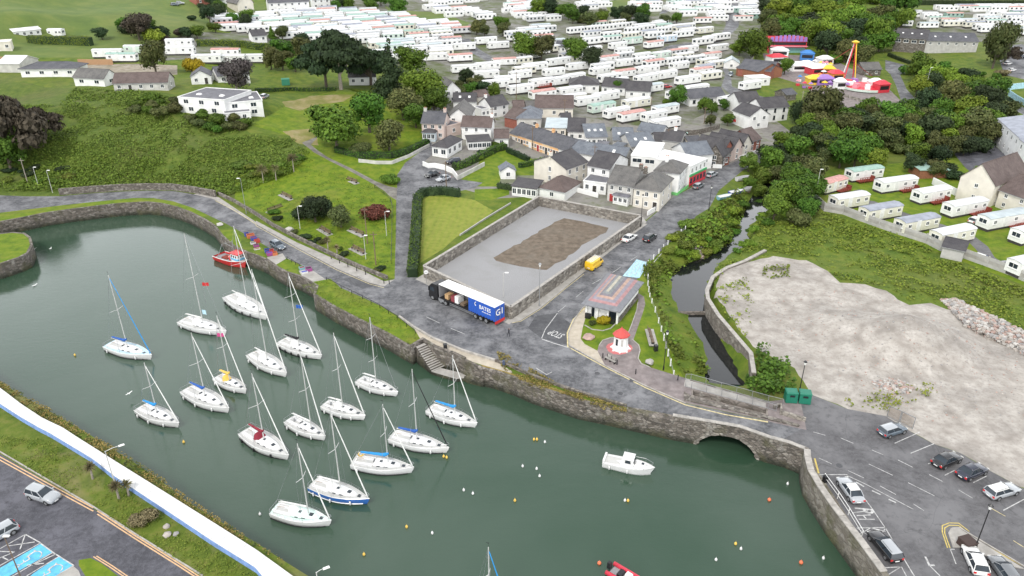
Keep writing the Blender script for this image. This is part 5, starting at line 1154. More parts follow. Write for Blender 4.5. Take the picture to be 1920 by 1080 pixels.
# near-left road
for o_ in (0, 24):
    strip('yellow_line', OL, w2(Q('D0', -400,-12+o_, 0,187+o_, 350,380+o_, 700,570+o_)), .15); strip('yellow_line', OL, w2(Q('D0', 730,592+o_, 1000,770+o_*.9, 1350,990+o_*.9, 1640,1180+o_)), .15)
    strip('yellow_line', OL, w2(Q('D0', 700+o_,935-o_*.2, 820+o_,1010-o_*.2, 930+o_,1085-o_*.2, 1100+o_,1200)), .12)
for seg in ((190,768,305,832), (300,832,400,905), (400,905,555,1003), (555,1003,450,1060), (190,768,-60,910), (300,835,-60,1035), (395,905,20,1125), (440,935,200,1080), (150,880,190,768), (-20,895,110,900), (60,855,260,825), (-40,960,110,900), (20,940,60,960), (240,1000,420,915), (200,1000,330,985)): strip('bay_line', WHL, w2(Q('D0', *seg)), .13)
def wheelchair(c, a, b):
    C_ = P(*c); A = P(*a); B = P(*b); rz = math.atan2(B[1]-A[1], B[0]-A[0])+math.pi/2
    def pt(x, y): return np.array([C_[0]+x*math.cos(rz)-y*math.sin(rz), C_[1]+x*math.sin(rz)+y*math.cos(rz)])
    strip('bay_symbol', WHL, [pt(.75*math.cos(t), .75*math.sin(t)-.3) for t in np.linspace(-2.7, 1.0, 14)], .12, .02)
    strip('bay_symbol', WHL, [pt(-.1, 1.15), pt(-.05, .2), pt(.55, .15), pt(.8, -.7), pt(1.0, -.65)], .16, .024)
    strip('bay_symbol', WHL, [pt(-.08, .75), pt(.4, .7)], .12, .02)
    strip('bay_symbol', WHL, [pt(-.1+.2*math.cos(t), 1.45+.2*math.sin(t)) for t in np.linspace(0, 6.28, 9)], .12, .02)
wheelchair(Q('D0', 235,945)[0], *Q('D0', 60,1085, 395,900)); wheelchair(Q('D0', 390,1045)[0], *Q('D0', 250,1110, 500,985))
for k in range(5): a = Q('B2', 850+36*k,985-0*k, 945+18*k,870+4*k); strip('bay_line', MATS['white_line'], w2(a), .1)
# manhole covers
mh = MB(); mh.tube([(0, 0, -.02), (0, 0, .02)], .42, 14); mhm = mh.mesh('manhole_cover', MATS['asphalt_patch'])
for t_, x, y in (('C2',900,692), ('C2',812,790), ('D3',535,252), ('C2',640,640), ('B1',760,1060)): q = P(*Q(t_, x, y)[0]); tag(link('manhole_cover', mhm, None, tuple(q)), kind='structure')
# ------------------------------------------------------------------ boats
SB = sailboat; FLW = BC['canvas_white']
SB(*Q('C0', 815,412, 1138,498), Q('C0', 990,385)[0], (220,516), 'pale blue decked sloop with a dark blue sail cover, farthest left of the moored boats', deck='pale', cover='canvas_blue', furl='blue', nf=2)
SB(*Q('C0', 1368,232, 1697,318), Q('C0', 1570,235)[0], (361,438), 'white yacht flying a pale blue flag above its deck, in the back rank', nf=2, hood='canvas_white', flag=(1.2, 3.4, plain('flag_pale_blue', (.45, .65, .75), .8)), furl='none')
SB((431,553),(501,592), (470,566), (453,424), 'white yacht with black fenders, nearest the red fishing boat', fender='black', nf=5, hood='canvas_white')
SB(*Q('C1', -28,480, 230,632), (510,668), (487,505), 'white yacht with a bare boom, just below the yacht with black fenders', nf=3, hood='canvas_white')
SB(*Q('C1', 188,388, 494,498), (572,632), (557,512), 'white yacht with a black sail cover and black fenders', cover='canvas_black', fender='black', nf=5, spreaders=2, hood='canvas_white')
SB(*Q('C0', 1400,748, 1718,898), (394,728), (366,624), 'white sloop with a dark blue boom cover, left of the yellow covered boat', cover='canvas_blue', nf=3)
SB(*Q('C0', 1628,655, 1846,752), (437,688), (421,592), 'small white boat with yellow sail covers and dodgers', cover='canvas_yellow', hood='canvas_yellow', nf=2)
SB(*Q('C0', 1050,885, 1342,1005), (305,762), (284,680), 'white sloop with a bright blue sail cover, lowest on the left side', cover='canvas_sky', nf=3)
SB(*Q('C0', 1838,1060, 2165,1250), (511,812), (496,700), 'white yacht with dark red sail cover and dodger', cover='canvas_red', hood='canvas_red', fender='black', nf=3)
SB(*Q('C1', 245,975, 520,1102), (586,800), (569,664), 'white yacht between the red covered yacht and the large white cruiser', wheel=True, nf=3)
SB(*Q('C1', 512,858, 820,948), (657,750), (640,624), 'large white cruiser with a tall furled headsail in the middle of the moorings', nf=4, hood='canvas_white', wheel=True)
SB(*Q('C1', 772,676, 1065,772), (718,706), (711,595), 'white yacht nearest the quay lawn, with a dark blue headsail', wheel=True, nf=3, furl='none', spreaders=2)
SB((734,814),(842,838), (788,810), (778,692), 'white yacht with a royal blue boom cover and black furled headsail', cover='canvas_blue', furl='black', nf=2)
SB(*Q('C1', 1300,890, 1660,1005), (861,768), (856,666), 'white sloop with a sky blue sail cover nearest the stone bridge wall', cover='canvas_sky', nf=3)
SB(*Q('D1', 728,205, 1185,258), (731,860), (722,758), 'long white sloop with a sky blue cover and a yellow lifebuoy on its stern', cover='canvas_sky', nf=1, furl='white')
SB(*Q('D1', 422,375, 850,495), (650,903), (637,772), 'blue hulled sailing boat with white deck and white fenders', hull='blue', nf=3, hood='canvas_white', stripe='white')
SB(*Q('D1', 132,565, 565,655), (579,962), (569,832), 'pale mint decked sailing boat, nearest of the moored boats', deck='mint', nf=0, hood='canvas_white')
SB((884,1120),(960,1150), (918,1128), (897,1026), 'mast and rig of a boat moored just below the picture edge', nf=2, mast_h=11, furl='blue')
# yellow horseshoe buoy on the long sloop
q = P(*Q('D1', 788,165)[0], WZ+1.6); m = MB(); m.tube([(.38*math.cos(t), 0, .38*math.sin(t)) for t in np.linspace(0, 6.283, 13)], .1, 6); o = m.build('lifebuoy', BC['canvas_yellow'], None, True); o.location = q; o.rotation_euler = (.2, 0, .4); tag(o, 'yellow ring lifebuoy on the stern rail of the long white sloop', 'lifebuoy')
for px, py, cc, lb in ((384,533,RED,'red and dark bunting on the backstay of the yacht flying a pale blue flag'), (412,628,plain('pink_flag', (.6, .08, .25), .8),'pink ensign above the yellow covered boat'), (560,575,BC['canvas_blue'],'blue pennant on the rigging of the yacht with a black sail cover')):
    q = P(px, py, WZ+4.5 if py > 600 else WZ+6); m = MB(); m.add([(i*.3-.5, .08*math.sin(i*2), h_) for i in range(5) for h_ in (-.35, .35)], [(2*i, 2*i+2, 2*i+3, 2*i+1) for i in range(4)]); m.tube([(-.5, 0, -4.2), (-.5, 0, .6)], .02, 4, 1); o = m.build('pennant', [cc, METAL]); o.location = q; tag(o, lb, 'flag')
# white motor cruiser
A = P(*Q('D2', 690,195)[0], WZ+1); B = P(*Q('D2', 1072,272)[0], WZ+1.2); c = (A+B)/2; Lh = float(np.hypot(*(B-A)[:2])); e = empty('motor_boat', (c[0], c[1], WZ), math.atan2(B[1]-A[1], B[0]-A[0]), 'white motor cruiser with a wheelhouse, alone off the bridge', 'motor boat')
def hullrings(Lh, Bm, fb, flare=1.0, st=14, bowrise=.35):
    rg = []; dk = []
    for i in range(st+1):
        t = i/st; x = -Lh/2+Lh*t; b_ = max(.03, Bm*(.92+.08*math.sin(t*3)) if t < .5 else Bm*(1-((t-.5)/.5)**2.4)); z = fb*(1+bowrise*t*t); xb = x-Lh*.07*t**3
        rg.append([(x, b_, z), (xb, b_*.9, .3), (xb, b_*.75, -.1), (xb, 0, -.3), (xb, -b_*.75, -.1), (xb, -b_*.9, .3), (x, -b_, z)]); dk.append([(x, b_-.04, z-.05), (x, 0, z+.02), (x, -b_+.04, z-.05)])
    return rg, dk
rg, dk = hullrings(Lh, Lh*.165, 1.0); m = MB(); m.loft(rg, 0, False, False); m.add(rg[0], [tuple(range(6, -1, -1))]); m.build('hull', BC['white'], e, True)
m = MB(); m.loft([r_[::-1] for r_ in dk], 0, False, False); m.build('deck', BC['white'], e)
W_ = Lh*.165; m = MB(); m.box(-Lh*.14, Lh*.12, -W_*.68, W_*.68, 1.0, 2.15, 0, .25, .18); m.build('wheelhouse', BC['white'], e)
m = MB(); m.box(-Lh*.13, Lh*.10, -W_*.72, W_*.72, 2.16, 2.26, 0, .05, .05); m.build('wheelhouse_roof', BC['white'], e)
for s in (-1, 1): m = MB(); m.add([(-Lh*.07, s*W_*.655, 1.55), (Lh*.05, s*W_*.655, 1.55), (Lh*.03, s*W_*.59, 2.0), (-Lh*.06, s*W_*.59, 2.0)], [(0,1,2,3) if s < 0 else (3,2,1,0)]); m.build('side_window', GLASS, e)
m = MB(); m.add([(Lh*.112, -W_*.55, 1.5), (Lh*.112, W_*.55, 1.5), (Lh*.088, W_*.5, 2.05), (Lh*.088, -W_*.5, 2.05)], [(0,1,2,3)]); m.build('windscreen', GLASS, e)
m = MB(); m.box(Lh*.1, Lh*.36, -W_*.5, W_*.5, 1.1, 1.5, 0, .3, .3); m.build('fore_cabin', BC['white'], e); m = MB(); m.box(Lh*.24, Lh*.29, -.2, .2, 1.5, 1.55); m.build('hatch', GLASS, e)
m = MB(); m.box(-Lh*.47, -Lh*.16, -W_*.62, W_*.62, 1.0, 1.04); m.build('cockpit_floor', BC['cockpit'], e); m = MB(); m.box(-Lh*.5, -Lh*.46, -W_*.8, W_*.8, 1.0, 1.35); m.build('transom_seat', BC['white'], e)
m = MB(); m.tube([(Lh*.1, W_*.8, 1.7), (Lh*.3, W_*.75, 1.8), (Lh*.46, .1, 1.95), (Lh*.46, -.1, 1.95), (Lh*.3, -W_*.75, 1.8), (Lh*.1, -W_*.8, 1.7)], .025, 4)
for x, y, z in ((.1, .8, 1.7), (.3, .75, 1.8), (.3, -.75, 1.8), (.1, -.8, 1.7)): m.tube([(Lh*x, W_*y, 1.05), (Lh*x, W_*y, z)], .02, 4)
m.build('bow_rail', METAL, e); m = MB(); m.tube([(-Lh*.05, 0, 2.2), (-Lh*.05, 0, 3.4)], .02, 4); m.build('aerial', METAL, e)
for t in (-.35, 0.0): m = MB(); m.tube([(Lh*t, -W_-.1, .9), (Lh*t, -W_-.12, .8), (Lh*t, -W_-.12, .35), (Lh*t, -W_-.1, .25)], [.03, .12, .12, .03], 6); m.build('fender', BC['white'], e, True)
# red fishing boat
A = P(*Q('B0', 1640,830)[0], WZ+.9); B = P(*Q('B0', 1850,890)[0], WZ+1.3); c = (A+B)/2; Lh = float(np.hypot(*(B-A)[:2])); e = empty('fishing_boat', (c[0], c[1], WZ), math.atan2(B[1]-A[1], B[0]-A[0]), 'small red trawler with a white and blue wheelhouse, tied up below the quay', 'fishing boat')
rg, dk = hullrings(Lh, Lh*.19, 1.15, bowrise=.5); m = MB(); m.loft(rg, 0, False, False); m.add(rg[0], [tuple(range(6, -1, -1))]); m.build('hull', RED, e, True)
W_ = Lh*.19; m = MB(); m.loft([[(x, y*.93, z-.35) for x, y, z in r_][::-1] for r_ in dk], 0, False, False); m.build('deck', GREY, e)
m = MB(); m.box(Lh*.08, Lh*.33, -W_*.55, W_*.55, .9, 2.9, 0, .08, .08); m.build('wheelhouse', [WHITE], e); m = MB(); m.box(Lh*.075, Lh*.335, -W_*.565, W_*.565, 1.5, 1.95); m.build('blue_band', plain('band_blue', (.15, .45, .65), .5), e)
for y in (-.3, 0, .3): m = MB(); m.box(Lh*.318, Lh*.33, y*W_-.14, y*W_+.14, 2.15, 2.6); m.build('wheelhouse_window', GLASS, e)
for x in (.13, .2, .27): m = MB(); m.box(Lh*x-.16, Lh*x+.16, -W_*.56, -W_*.53, 2.1, 2.6); m.build('wheelhouse_window', GLASS, e)
m = MB(); m.box(Lh*.05, Lh*.35, -W_*.6, W_*.6, 2.9, 3.05); m.build('wheelhouse_roof', RED, e)
m = MB(); m.tube([(Lh*.1, 0, 3.0), (Lh*.1, 0, 5.6)], .07, 6); m.tube([(-Lh*.38, -W_*.6, .9), (-Lh*.3, 0, 3.9), (-Lh*.38, W_*.6, .9)], .06, 5); m.tube([(-Lh*.3, 0, 3.9), (Lh*.1, 0, 5.4)], .02, 4); m.tube([(Lh*.1, 0, 4.0), (-Lh*.2, 0, 4.4)], .04, 5); m.build('gantry', METAL, e)
for x, y, cc in ((-.05, .4, RED), (.0, -.3, RED), (-.12, .1, plain('pink_buoy', (.75, .25, .22), .5))): m = MB(); m.tube([(Lh*x, W_*y, z) for z in (.9, 1.0, 1.35, 1.5)], [.05, .3, .3, .05], 8); m.build('float', cc, e, True)
m = MB()
for s in (-1, 1): m.tube([(r_[0][0], s*max(r_[0][1], .02), r_[0][2]+.03) for r_ in rg], .06, 5)
m.build('gunwale', WHITE, e); m = MB(); m.box(-Lh*.3, -Lh*.1, -W_*.4, W_*.4, .8, 1.1); m.build('hatch_cover', MATS['rust_red'], e)
# red inflatable at the bottom edge
A = P(*Q('D2', 735,1015)[0], WZ+.4); B = P(1228, 1115, WZ+.4); c = (A+B)/2; Lh = float(np.hypot(*(B-A)[:2])); e = empty('inflatable_boat', (c[0], c[1], WZ), math.atan2(B[1]-A[1], B[0]-A[0]), 'red rigid inflatable boat cut off by the bottom edge', 'inflatable boat')
m = MB(); m.tube([(-Lh/2, -.85, .35), (Lh*.15, -.85, .4), (Lh*.38, -.55, .5), (Lh*.47, 0, .58), (Lh*.38, .55, .5), (Lh*.15, .85, .4), (-Lh/2, .85, .35)], .26, 10); m.build('tube', plain('inflatable_red', (.62, .04, .07), .5), e, True)
m = MB(); m.box(-Lh*.46, Lh*.3, -.65, .65, .0, .25); m.build('floor', GREY, e); m = MB(); m.box(-Lh*.15, Lh*.0, -.35, .35, .25, 1.1, 0, .1, .05); m.build('console', WHITE, e); m = MB(); m.box(-Lh*.3, -Lh*.2, -.5, .5, .25, .65); m.build('seat', BLACK, e)
m = MB(); m.box(-Lh*.55, -Lh*.48, -.25, .25, .3, 1.15, 0, .03, .05); m.build('outboard_motor', BLACK, e)
# buoys
def buoy(px, c, where, r=.24, nm='buoy', gr='small mooring buoys on the water'):
    q = P(*px, WZ+.1); m = MB(); m.tube([(0, 0, z) for z in (-.15, -.05, .12, .26, .33)], [r*.4, r*.95, r, r*.6, r*.15], 8); m.tube([(0, 0, .3), (0, 0, .48)], .02, 4); o = m.build(nm, {'y': BC['canvas_yellow'], 'w': BC['white'], 'o': plain('buoy_orange', (.75, .18, .08), .5)}[c], None, True); o.location = q
    tag(o, {'y': 'yellow', 'w': 'white', 'o': 'orange'}[c]+' mooring buoy '+where, 'buoy', gr)
M_ = 'on the open water between the moored boats and the bridge'
for t_, x, y, c, w_ in (('D2',165,57,'y','of the close pair right of the sky blue covered sloop'),('D2',187,57,'y','of the close pair right of the sky blue covered sloop'),('D2',247,77,'w','just right of the close yellow pair'),('D2',80,258,'w','left of two others in the middle of the open water'),('D2',185,277,'w','upper of the two in the middle of the open water'),('D2',207,332,'w','lower of the two in the middle of the open water'),
  ('D2',22,515,'y','alone in the middle of the open water'),('D2',847,515,'w','of the pair below the white motor cruiser'),('D2',870,517,'y','of the pair below the white motor cruiser'),('D2',1677,840,'y','near the lower right of the water, above a white one'),('D2',1717,878,'w','near the lower right of the water, below a yellow one'),('D2',1530,960,'w','lowest towards the bottom edge right of the inflatable'),
  ('D1',1558,437,'w','left of a pair beside the open water centre'),('D1',1627,463,'w','right of a pair beside the open water centre'),('D1',1130,713,'y','alone right of the mint decked boat'),('D1',1322,760,'w','alone lower right of the mint decked boat'),('D1',810,920,'y','nearest the bottom edge below the mint decked boat'),('D1',1408,185,'y','of the pair at the bow of the royal blue covered yacht'),('D1',1430,192,'y','of the pair at the bow of the royal blue covered yacht'),('D1',30,618,'w','left of the mint decked boat'),
  ('D3',147,390,'w','close under the right-hand quay wall'),('D3',10,510,'o','under the shadow edge of the right quay'),('D3',248,980,'o','low beside the right-hand quay'),('D3',415,948,'w','low beside the right-hand quay wall'),('C0',562,505,'y','alone on the left side of the harbour'),('D0',1378,77,'y','under the bow of the lowest left sloop'),('D2',655,985,'o','above the inflatable boat')):
    buoy(Q(t_, x, y)[0], c, w_, .24 if c == 'o' else .17)
def gull(px, lb, z=WZ+.05):
    q = P(*px, z); m = MB(); m.loft([[(x, r_*math.cos(a), .1+r_*math.sin(a)) for a in np.linspace(0, 6.283, 7)[:-1]] for x, r_ in ((-.25, .02), (-.1, .09), (.08, .1), (.2, .05), (.28, .055), (.36, .01))]); m.add([(-.1, .08, .16), (.1, .08, .16), (0, .6, .28), (-.12, .62, .26), (-.1, -.08, .16), (.1, -.08, .16), (0, -.6, .28), (-.12, -.62, .26)], [(0,1,2,3), (7,6,5,4)])
    o = m.build('gull', [WHITE], None, True); o.location = q; o.rotation_euler = (0, 0, RND.uniform(0, 6)); tag(o, lb, 'gull')
gull((242,739), 'white gull low over the water left of the lowest left sloop', WZ+1); gull((95,467), 'white gull floating off the rounded pier head'); gull((64,468), 'white gull low beside the rounded pier head', WZ+1.5); gull((65,536), 'white gull on the water well below the pier head')
# ------------------------------------------------------------------ houses of the hillside
H = house
def fp(*a): return list(zip(a[::2], a[1::2]))
H('white bungalow on the far left with a dark low-pitched roof and long front', Q('A0', 165,580, 585,578), 9, 2.9, 'hip', 1.7, 'white', 'slate', win=(4,), ww=1.6, wz=1.1, side=(1, 1), ov=.5)
H('grey-roofed wing standing behind the white bungalow on the far left', Q('A0', 160,545, 300,500), 8, 3.0, 'gy', 1.9, 'grey', 'white', win=(0,))
H('small white cottage with grey gabled roof, beside the long brown-roofed bungalow', Q('A0', 566,645, 790,650), 6.5, 2.8, 'gable', 2.3, 'white', 'grey', win=(2,), ww=1.8, wz=1.2, side=(0, 1))
H('long bungalow with a brown roof and white gable on the hillside', Q('A0', 862,690, 1265,680), 7.5, 2.8, 'gable', 2.4, 'grey', 'brown', win=(5,), door=(1, 'dark'), side=(0, 1))
H('little white gabled house behind the yellow flowering tree', Q('A0', 1440,635, 1590,630), 8, 2.7, 'gy', 1.9, 'white', 'slate', win=(2,), door=(1, 'dark'), side=(2, 0))
H('white house with a slate roof half hidden behind the purple-brown tree', Q('A0', 1640,620, 1880,625), 8, 2.9, 'gable', 2.4, 'white', 'slate', win=(3,))
ms = H('large white flat-roofed villa with several dark roof levels on the hillside', Q('A0', 1355,838, 1700,870), 14, 4.4, 'flat', 0, 'white', 'felt', win=(2, 3), ww=1.7, wz=1.3, sky=2, side=(2, 0), below=3)
H('right wing of the white flat-roofed villa, with a projecting lower porch', Q('A0', 1700,862, 1985,880), 13, 4.2, 'flat', 0, 'white', 'felt', win=(2, 2), ww=1.7, wz=1.3, sky=2, side=(0, 2), below=3)
H('low flat porch block in front of the white villa', Q('A0', 1690,905, 1890,912), 3.5, 2.4, 'flat', 0, 'white', 'felt', win=(2,), below=3)
H('white bungalow partly hidden below the big dark cypress', Q('A1', 700,640, 900,638), 8, 3.0, 'gable', 2.0, 'white', 'grey', win=(3,), side=(1, 1))
H('cream flat-roofed hut at the far left edge of the hill field', Q('A0', -40,385, 95,383), 7, 3.2, 'flat', 0, 'cream', 'white', win=(2,))
H('long low white shed by the hill field', Q('A0', 110,275, 320,278), 5, 2.6, 'gable', .8, 'white', 'white', win=(4,))
H('long white terrace of cottages along the top of the picture', Q('A1', 100,88, 405,92), 9, 5.2, 'gable', 2.6, 'white', 'slate', win=(6, 6), chim=((.1, 'white'), (.5, 'white'), (.9, 'white')))
H('white two-storey houses behind trees at the top, right of the terrace', Q('A1', 430,62, 560,62), 9, 5.0, 'gable', 2.5, 'white', 'slate', win=(3, 3), chim=((.5, 'white'),))
H('cream gabled house at the top with green trees before it', Q('A1', 590,60, 720,62), 9, 5.0, 'gy', 2.8, 'cream', 'slate', win=(2, 2))
H('red painted block near the top edge on the left', Q('A0', 1480,42, 1650,44), 8, 4.5, 'flat', 0, 'brick', 'felt', win=(3,))
H('cream church hall with a steep grey gable, near the top edge', Q('A0', 1790,100, 1910,102), 14, 5.5, 'gy', 5, 'cream', 'grey', win=(1,), ov=.5)
H('pale house beside the cream church hall', Q('A0', 1650,45, 1760,46), 8, 4, 'gable', 2, 'white', 'slate', win=(3,))
H('dark-roofed cottage beside the trees at the left edge of the caravan park', Q('A1', -20,320, 85,318), 7, 3, 'gable', 2, 'white', 'dark', win=(2,))
# ---------------- village
H('beige two-storey house with dark slate roof by the trees, left end of the village', Z5(68,565, 300,585), 7.5, 5.0, 'gable', 2.6, 'pinkish', 'slate', win=(3, 3), chim=((.05, 'grey'), (.95, 'pinkish')), side=(0, 1))
H('glazed bay porch on the front of the beige two-storey house', Z5(72,590, 205,600), 2.4, 2.6, 'hip', .9, 'blue', 'dark', win=(3,), ww=1.1, wz=1.4)
H('pinkish garage block behind the beige two-storey house', Z5(330,560, 480,520), 7, 3.4, 'flat', 0, 'pinkish', 'felt', win=(1,))
H('white house with a brown roof and tall white chimney gable', Z5(490,575, 800,610), 6.5, 4.4, 'gable', 2.3, 'white', 'brown', win=(0, 3), chim=((.98, 'white'),), ww=.9, wz=1.2)
H('white hipped bungalow with bay windows beside the parked dark car', Z5(175,752, 335,778), 9.5, 2.9, 'hip', 1.8, 'white', 'dark', win=(2,), side=(0, 3), ww=1.5, wz=1.5)
H('low white sunroom wing with a flat dark roof behind the bungalow', Z5(560,690, 800,690), 5, 2.6, 'mono', .6, 'white', 'dark', win=(5,), ww=1.3, wz=1.4)
H('white gabled house with grey roof behind the brown-roofed house', Z5(345,470, 575,490), 13, 4.2, 'gy', 2.6, 'white', 'grey', win=(1, 2), side=(0, 4))
H('white rear house with a slate roof and stone chimney', Z5(800,355, 985,320), 7, 4, 'gable', 2.4, 'white', 'dark', win=(2, 2), chim=((.05, 'white'),))
H('tall white gable house below the dark trees', Z5(305,175, 480,185), 9, 4.2, 'gy', 3.0, 'white', 'grey', win=(1, 2), side=(0, 2))
H('dark-roofed house with two white rooflights among the upper village houses', Z5(400,265, 640,275), 8, 3.2, 'gable', 2.0, 'white', 'dark', win=(2,), sky=2)
H('cream outbuilding with pale walls behind the rear houses', Z5(660,215, 780,200), 6, 3, 'gable', 1.6, 'cream', 'brown', win=(1,))
H('small brown-roofed annex at the end of the orange terrace', Z5(840,650, 985,665), 6, 2.8, 'gable', 1.8, 'white', 'brown', win=(1,))
# orange and cream terrace of one-storey cottages
t0, t1 = Z5(1000,608)[0], Z3(352,412)[0]; cols = ['peach', 'orange', 'peach', 'orange', 'peach', 'orange', 'white']
lbl = ['peach cottage at the upper left end of the orange terrace', 'orange cottage, second from the upper left end of the terrace', 'peach cottage, third along the orange terrace, with a white door', 'orange cottage in the middle of the terrace', 'peach cottage with a dark doorway in the orange terrace', 'orange cottage next to the white end cottage', 'white end cottage of the orange terrace']
for i in range(7):
    a = lerp(t0, t1, i/7); b = lerp(t0, t1, (i+1)/7-.001)
    H(lbl[i], [a, b], 9, 3.0, 'gable', 2.5, cols[i], 'slate', win=(3,), door=(1, ['white', 'dark', 'white', 'red', 'dark', 'dark', 'white'][i]), ov=.02 if 0 < i < 6 else .15, ww=.95, wz=1.1, z=1.0, chim=((.98, 'orange'),) if i in (1, 3) else ())
H('slate-roofed rear range continuing the line of the orange terrace', Z3(395,420, 700,470), 7, 3.2, 'gable', 2.3, 'white', 'blue', win=(0,), z=.8)
H('second slate-roofed rear range behind the two-storey white houses', Z3(690,480, 960,520), 7, 3.6, 'gable', 2.2, 'grey', 'blue', win=(0,), z=.6, sky=1)
H('brown-roofed house between the slate roofs behind the terrace', Z5(945,440, 1080,470), 9, 3.4, 'gable', 2.2, 'brick', 'brown', win=(0,))
H('blue-grey hip-roofed building behind the orange terrace', Z5(1075,470, 1330,470), 11, 3.6, 'hip', 2.6, 'grey', 'blue', win=(2,), sky=0)
H('large brown-roofed building with a white gable above the slate houses', Q('A2', 175,880, 455,895), 11, 3.6, 'gable', 3.0, 'cream', 'brown', win=(3,))
H('building with a pale blue-green metal roof behind the terrace', Z3(130,150, 345,165), 9, 3.0, 'mono', .9, 'cream', 'pale', win=(3,), door=(0, 'dark'))
H('white house with dark roof right of the pale metal roof', Z3(365,200, 540,215), 12, 3.4, 'gable', 2.6, 'white', 'dark', win=(2,), side=(0, 2))
H('grey-roofed house with three rooflights and patio windows', Z3(560,258, 780,265), 12, 3.2, 'gable', 2.4, 'white', 'blue', win=(4,), sky=3)
H('slate house with a low roof right of the patio windows', Z3(850,290, 1060,300), 11, 3.2, 'gable', 2.3, 'grey', 'blue', win=(2,), sky=2)
H('second slate house with rooflights nearest the pub', Z3(1040,360, 1290,350), 10, 3.2, 'gable', 2.4, 'grey', 'blue', win=(2,), sky=2)
H('small white cottage with a grey roof below the white caravan', Z4(195,290, 445,330), 6, 3.0, 'gable', 1.8, 'white', 'blue', win=(3,), side=(0, 1))
H('green metal roofed shed behind the pub', Z4(520,370, 690,385), 6, 2.6, 'mono', .7, 'concrete', 'green', win=(1,))
H('dark brown pitched roof behind the flat roofs of the pub', Z4(455,450, 640,480), 8, 4.6, 'gable', 2.0, 'grey', 'dark', win=(0,), chim=((.5, 'white'),))
H('slate roof house with a white gable next to the pub', Z4(720,620, 985,600), 9, 4.2, 'gable', 2.4, 'white', 'blue', win=(2,), side=(0, 1))
H('long L-shaped white two-storey house with sash windows and brown roof', Z3(345,700, 568,592), 11, 4.9, 'gable', 2.4, 'cream', 'dark', win=(3, 3), ww=.9, wz=1.3, side=(1, 0), chim=((.02, 'cream'),))
H('white middle house with a dark roof between the cream house and the grey pair', Z3(572,640, 800,690), 11, 4.9, 'gable', 2.5, 'white', 'dark', win=(2, 2), side=(0, 0), ww=1.0)
H('white single-storey extension with a flat roof and dark windows', Z3(530,740, 770,770), 6, 2.9, 'flat', 0, 'white', 'felt', win=(3,), door=(1, 'dark'), ww=1.0, wz=1.3)
H('left grey pebble-dashed house of the pair with a white bay window', Z3(785,830, 1052,880), 12, 4.8, 'gable', 2.8, 'grey', 'grey', win=(3, 3), door=(0, 'red'), chim=((.99, 'stone'),), ww=.9)
H('right cream house of the pair with a hipped slate roof, on the street corner', Z3(1058,892, 1335,948), 11, 4.9, 'hip', 2.8, 'cream', 'grey', win=(3, 3), door=(2, 'dark'), side=(0, 2), ww=.9, chim=((.15, 'stone'),))
H('white bay window of the left grey house', Z3(845,862, 1000,892), 1.4, 2.3, 'hip', .5, 'white', 'felt', win=(3,), ww=.9, wz=1.1)
H('white bay window of the right cream house', Z3(1075,890, 1180,912), 1.4, 2.3, 'hip', .5, 'white', 'felt', win=(2,), ww=.9, wz=1.1)
# garden walls and sheds in front
H('low brown pyramid-roofed outbuilding behind the gravel plot', Z3(60,790, 330,845), 9, 2.5, 'hip', 2.4, 'white', 'brown', win=(1,))
H('white conservatory annex with a dark glazed roof', Q('B2', 0,385, 180,415), 5, 2.6, 'mono', .7, 'white', 'dark', win=(5,), ww=1.1, wz=1.5, sky=0)
H('small white garden shed with a blue-grey gabled roof', Z5(905,1000, 1060,1000), 4, 2.4, 'gy', 1.2, 'white', 'blue', win=(1,))
# pub
H('white flat-roofed left block of the pub', Z4(120,640, 385,690), 15, 4.9, 'flat', 0, 'white', 'white', win=(0, 2), ww=2.6, wz=1.2)
H('hip-roofed corner block of the white pub with green plinth', Z4(365,840, 625,888), 8.5, 5.6, 'hip', 2.0, 'white', 'grey', win=(0, 1), side=(0, 3), ww=.9, wz=1.5, chim=((.3, 'white'),))
pr = H('white flat-roofed right block of the pub with a red shopfront', Z4(742,800, 915,712), 13, 5.5, 'flat', 0, 'white', 'white', win=(0, 4), ww=.9, wz=1.4)
a, b = [G(*x)[:2] for x in Z4(742,800, 915,712)]; Lp = float(np.hypot(*(b-a)))
m = MB(); m.box(.05, Lp-.05, -.16, -.02, .1, 2.75); m.build('shopfront', plain('shop_red', (.62, .04, .06), .6), pr); m = MB()
for i in range(5): x = Lp*(i+.5)/5; m.box(x-.55, x+.55, -.2, -.17, .9, 2.2)
m.build('shop_window', GLASS, pr); m = MB(); m.box(-.1, Lp+.1, -.3, -.02, 2.8, 3.3); m.build('fascia', plain('fascia_green', (.05, .35, .12), .6), pr)
a, b = [G(*x)[:2] for x in Z4(620,890, 742,800)]; m = MB(); wall_mb(m, [a, b], -.1, .75, .12, 0, -1); wall_mb(m, [G(*Z4(480,862)[0])[:2], a], -.1, .75, .12, 0, -1); tag(m.build('plinth', plain('plinth_green', (.18, .55, .18), .7)), 'bright green painted plinth wall round the pub corner', 'plinth')
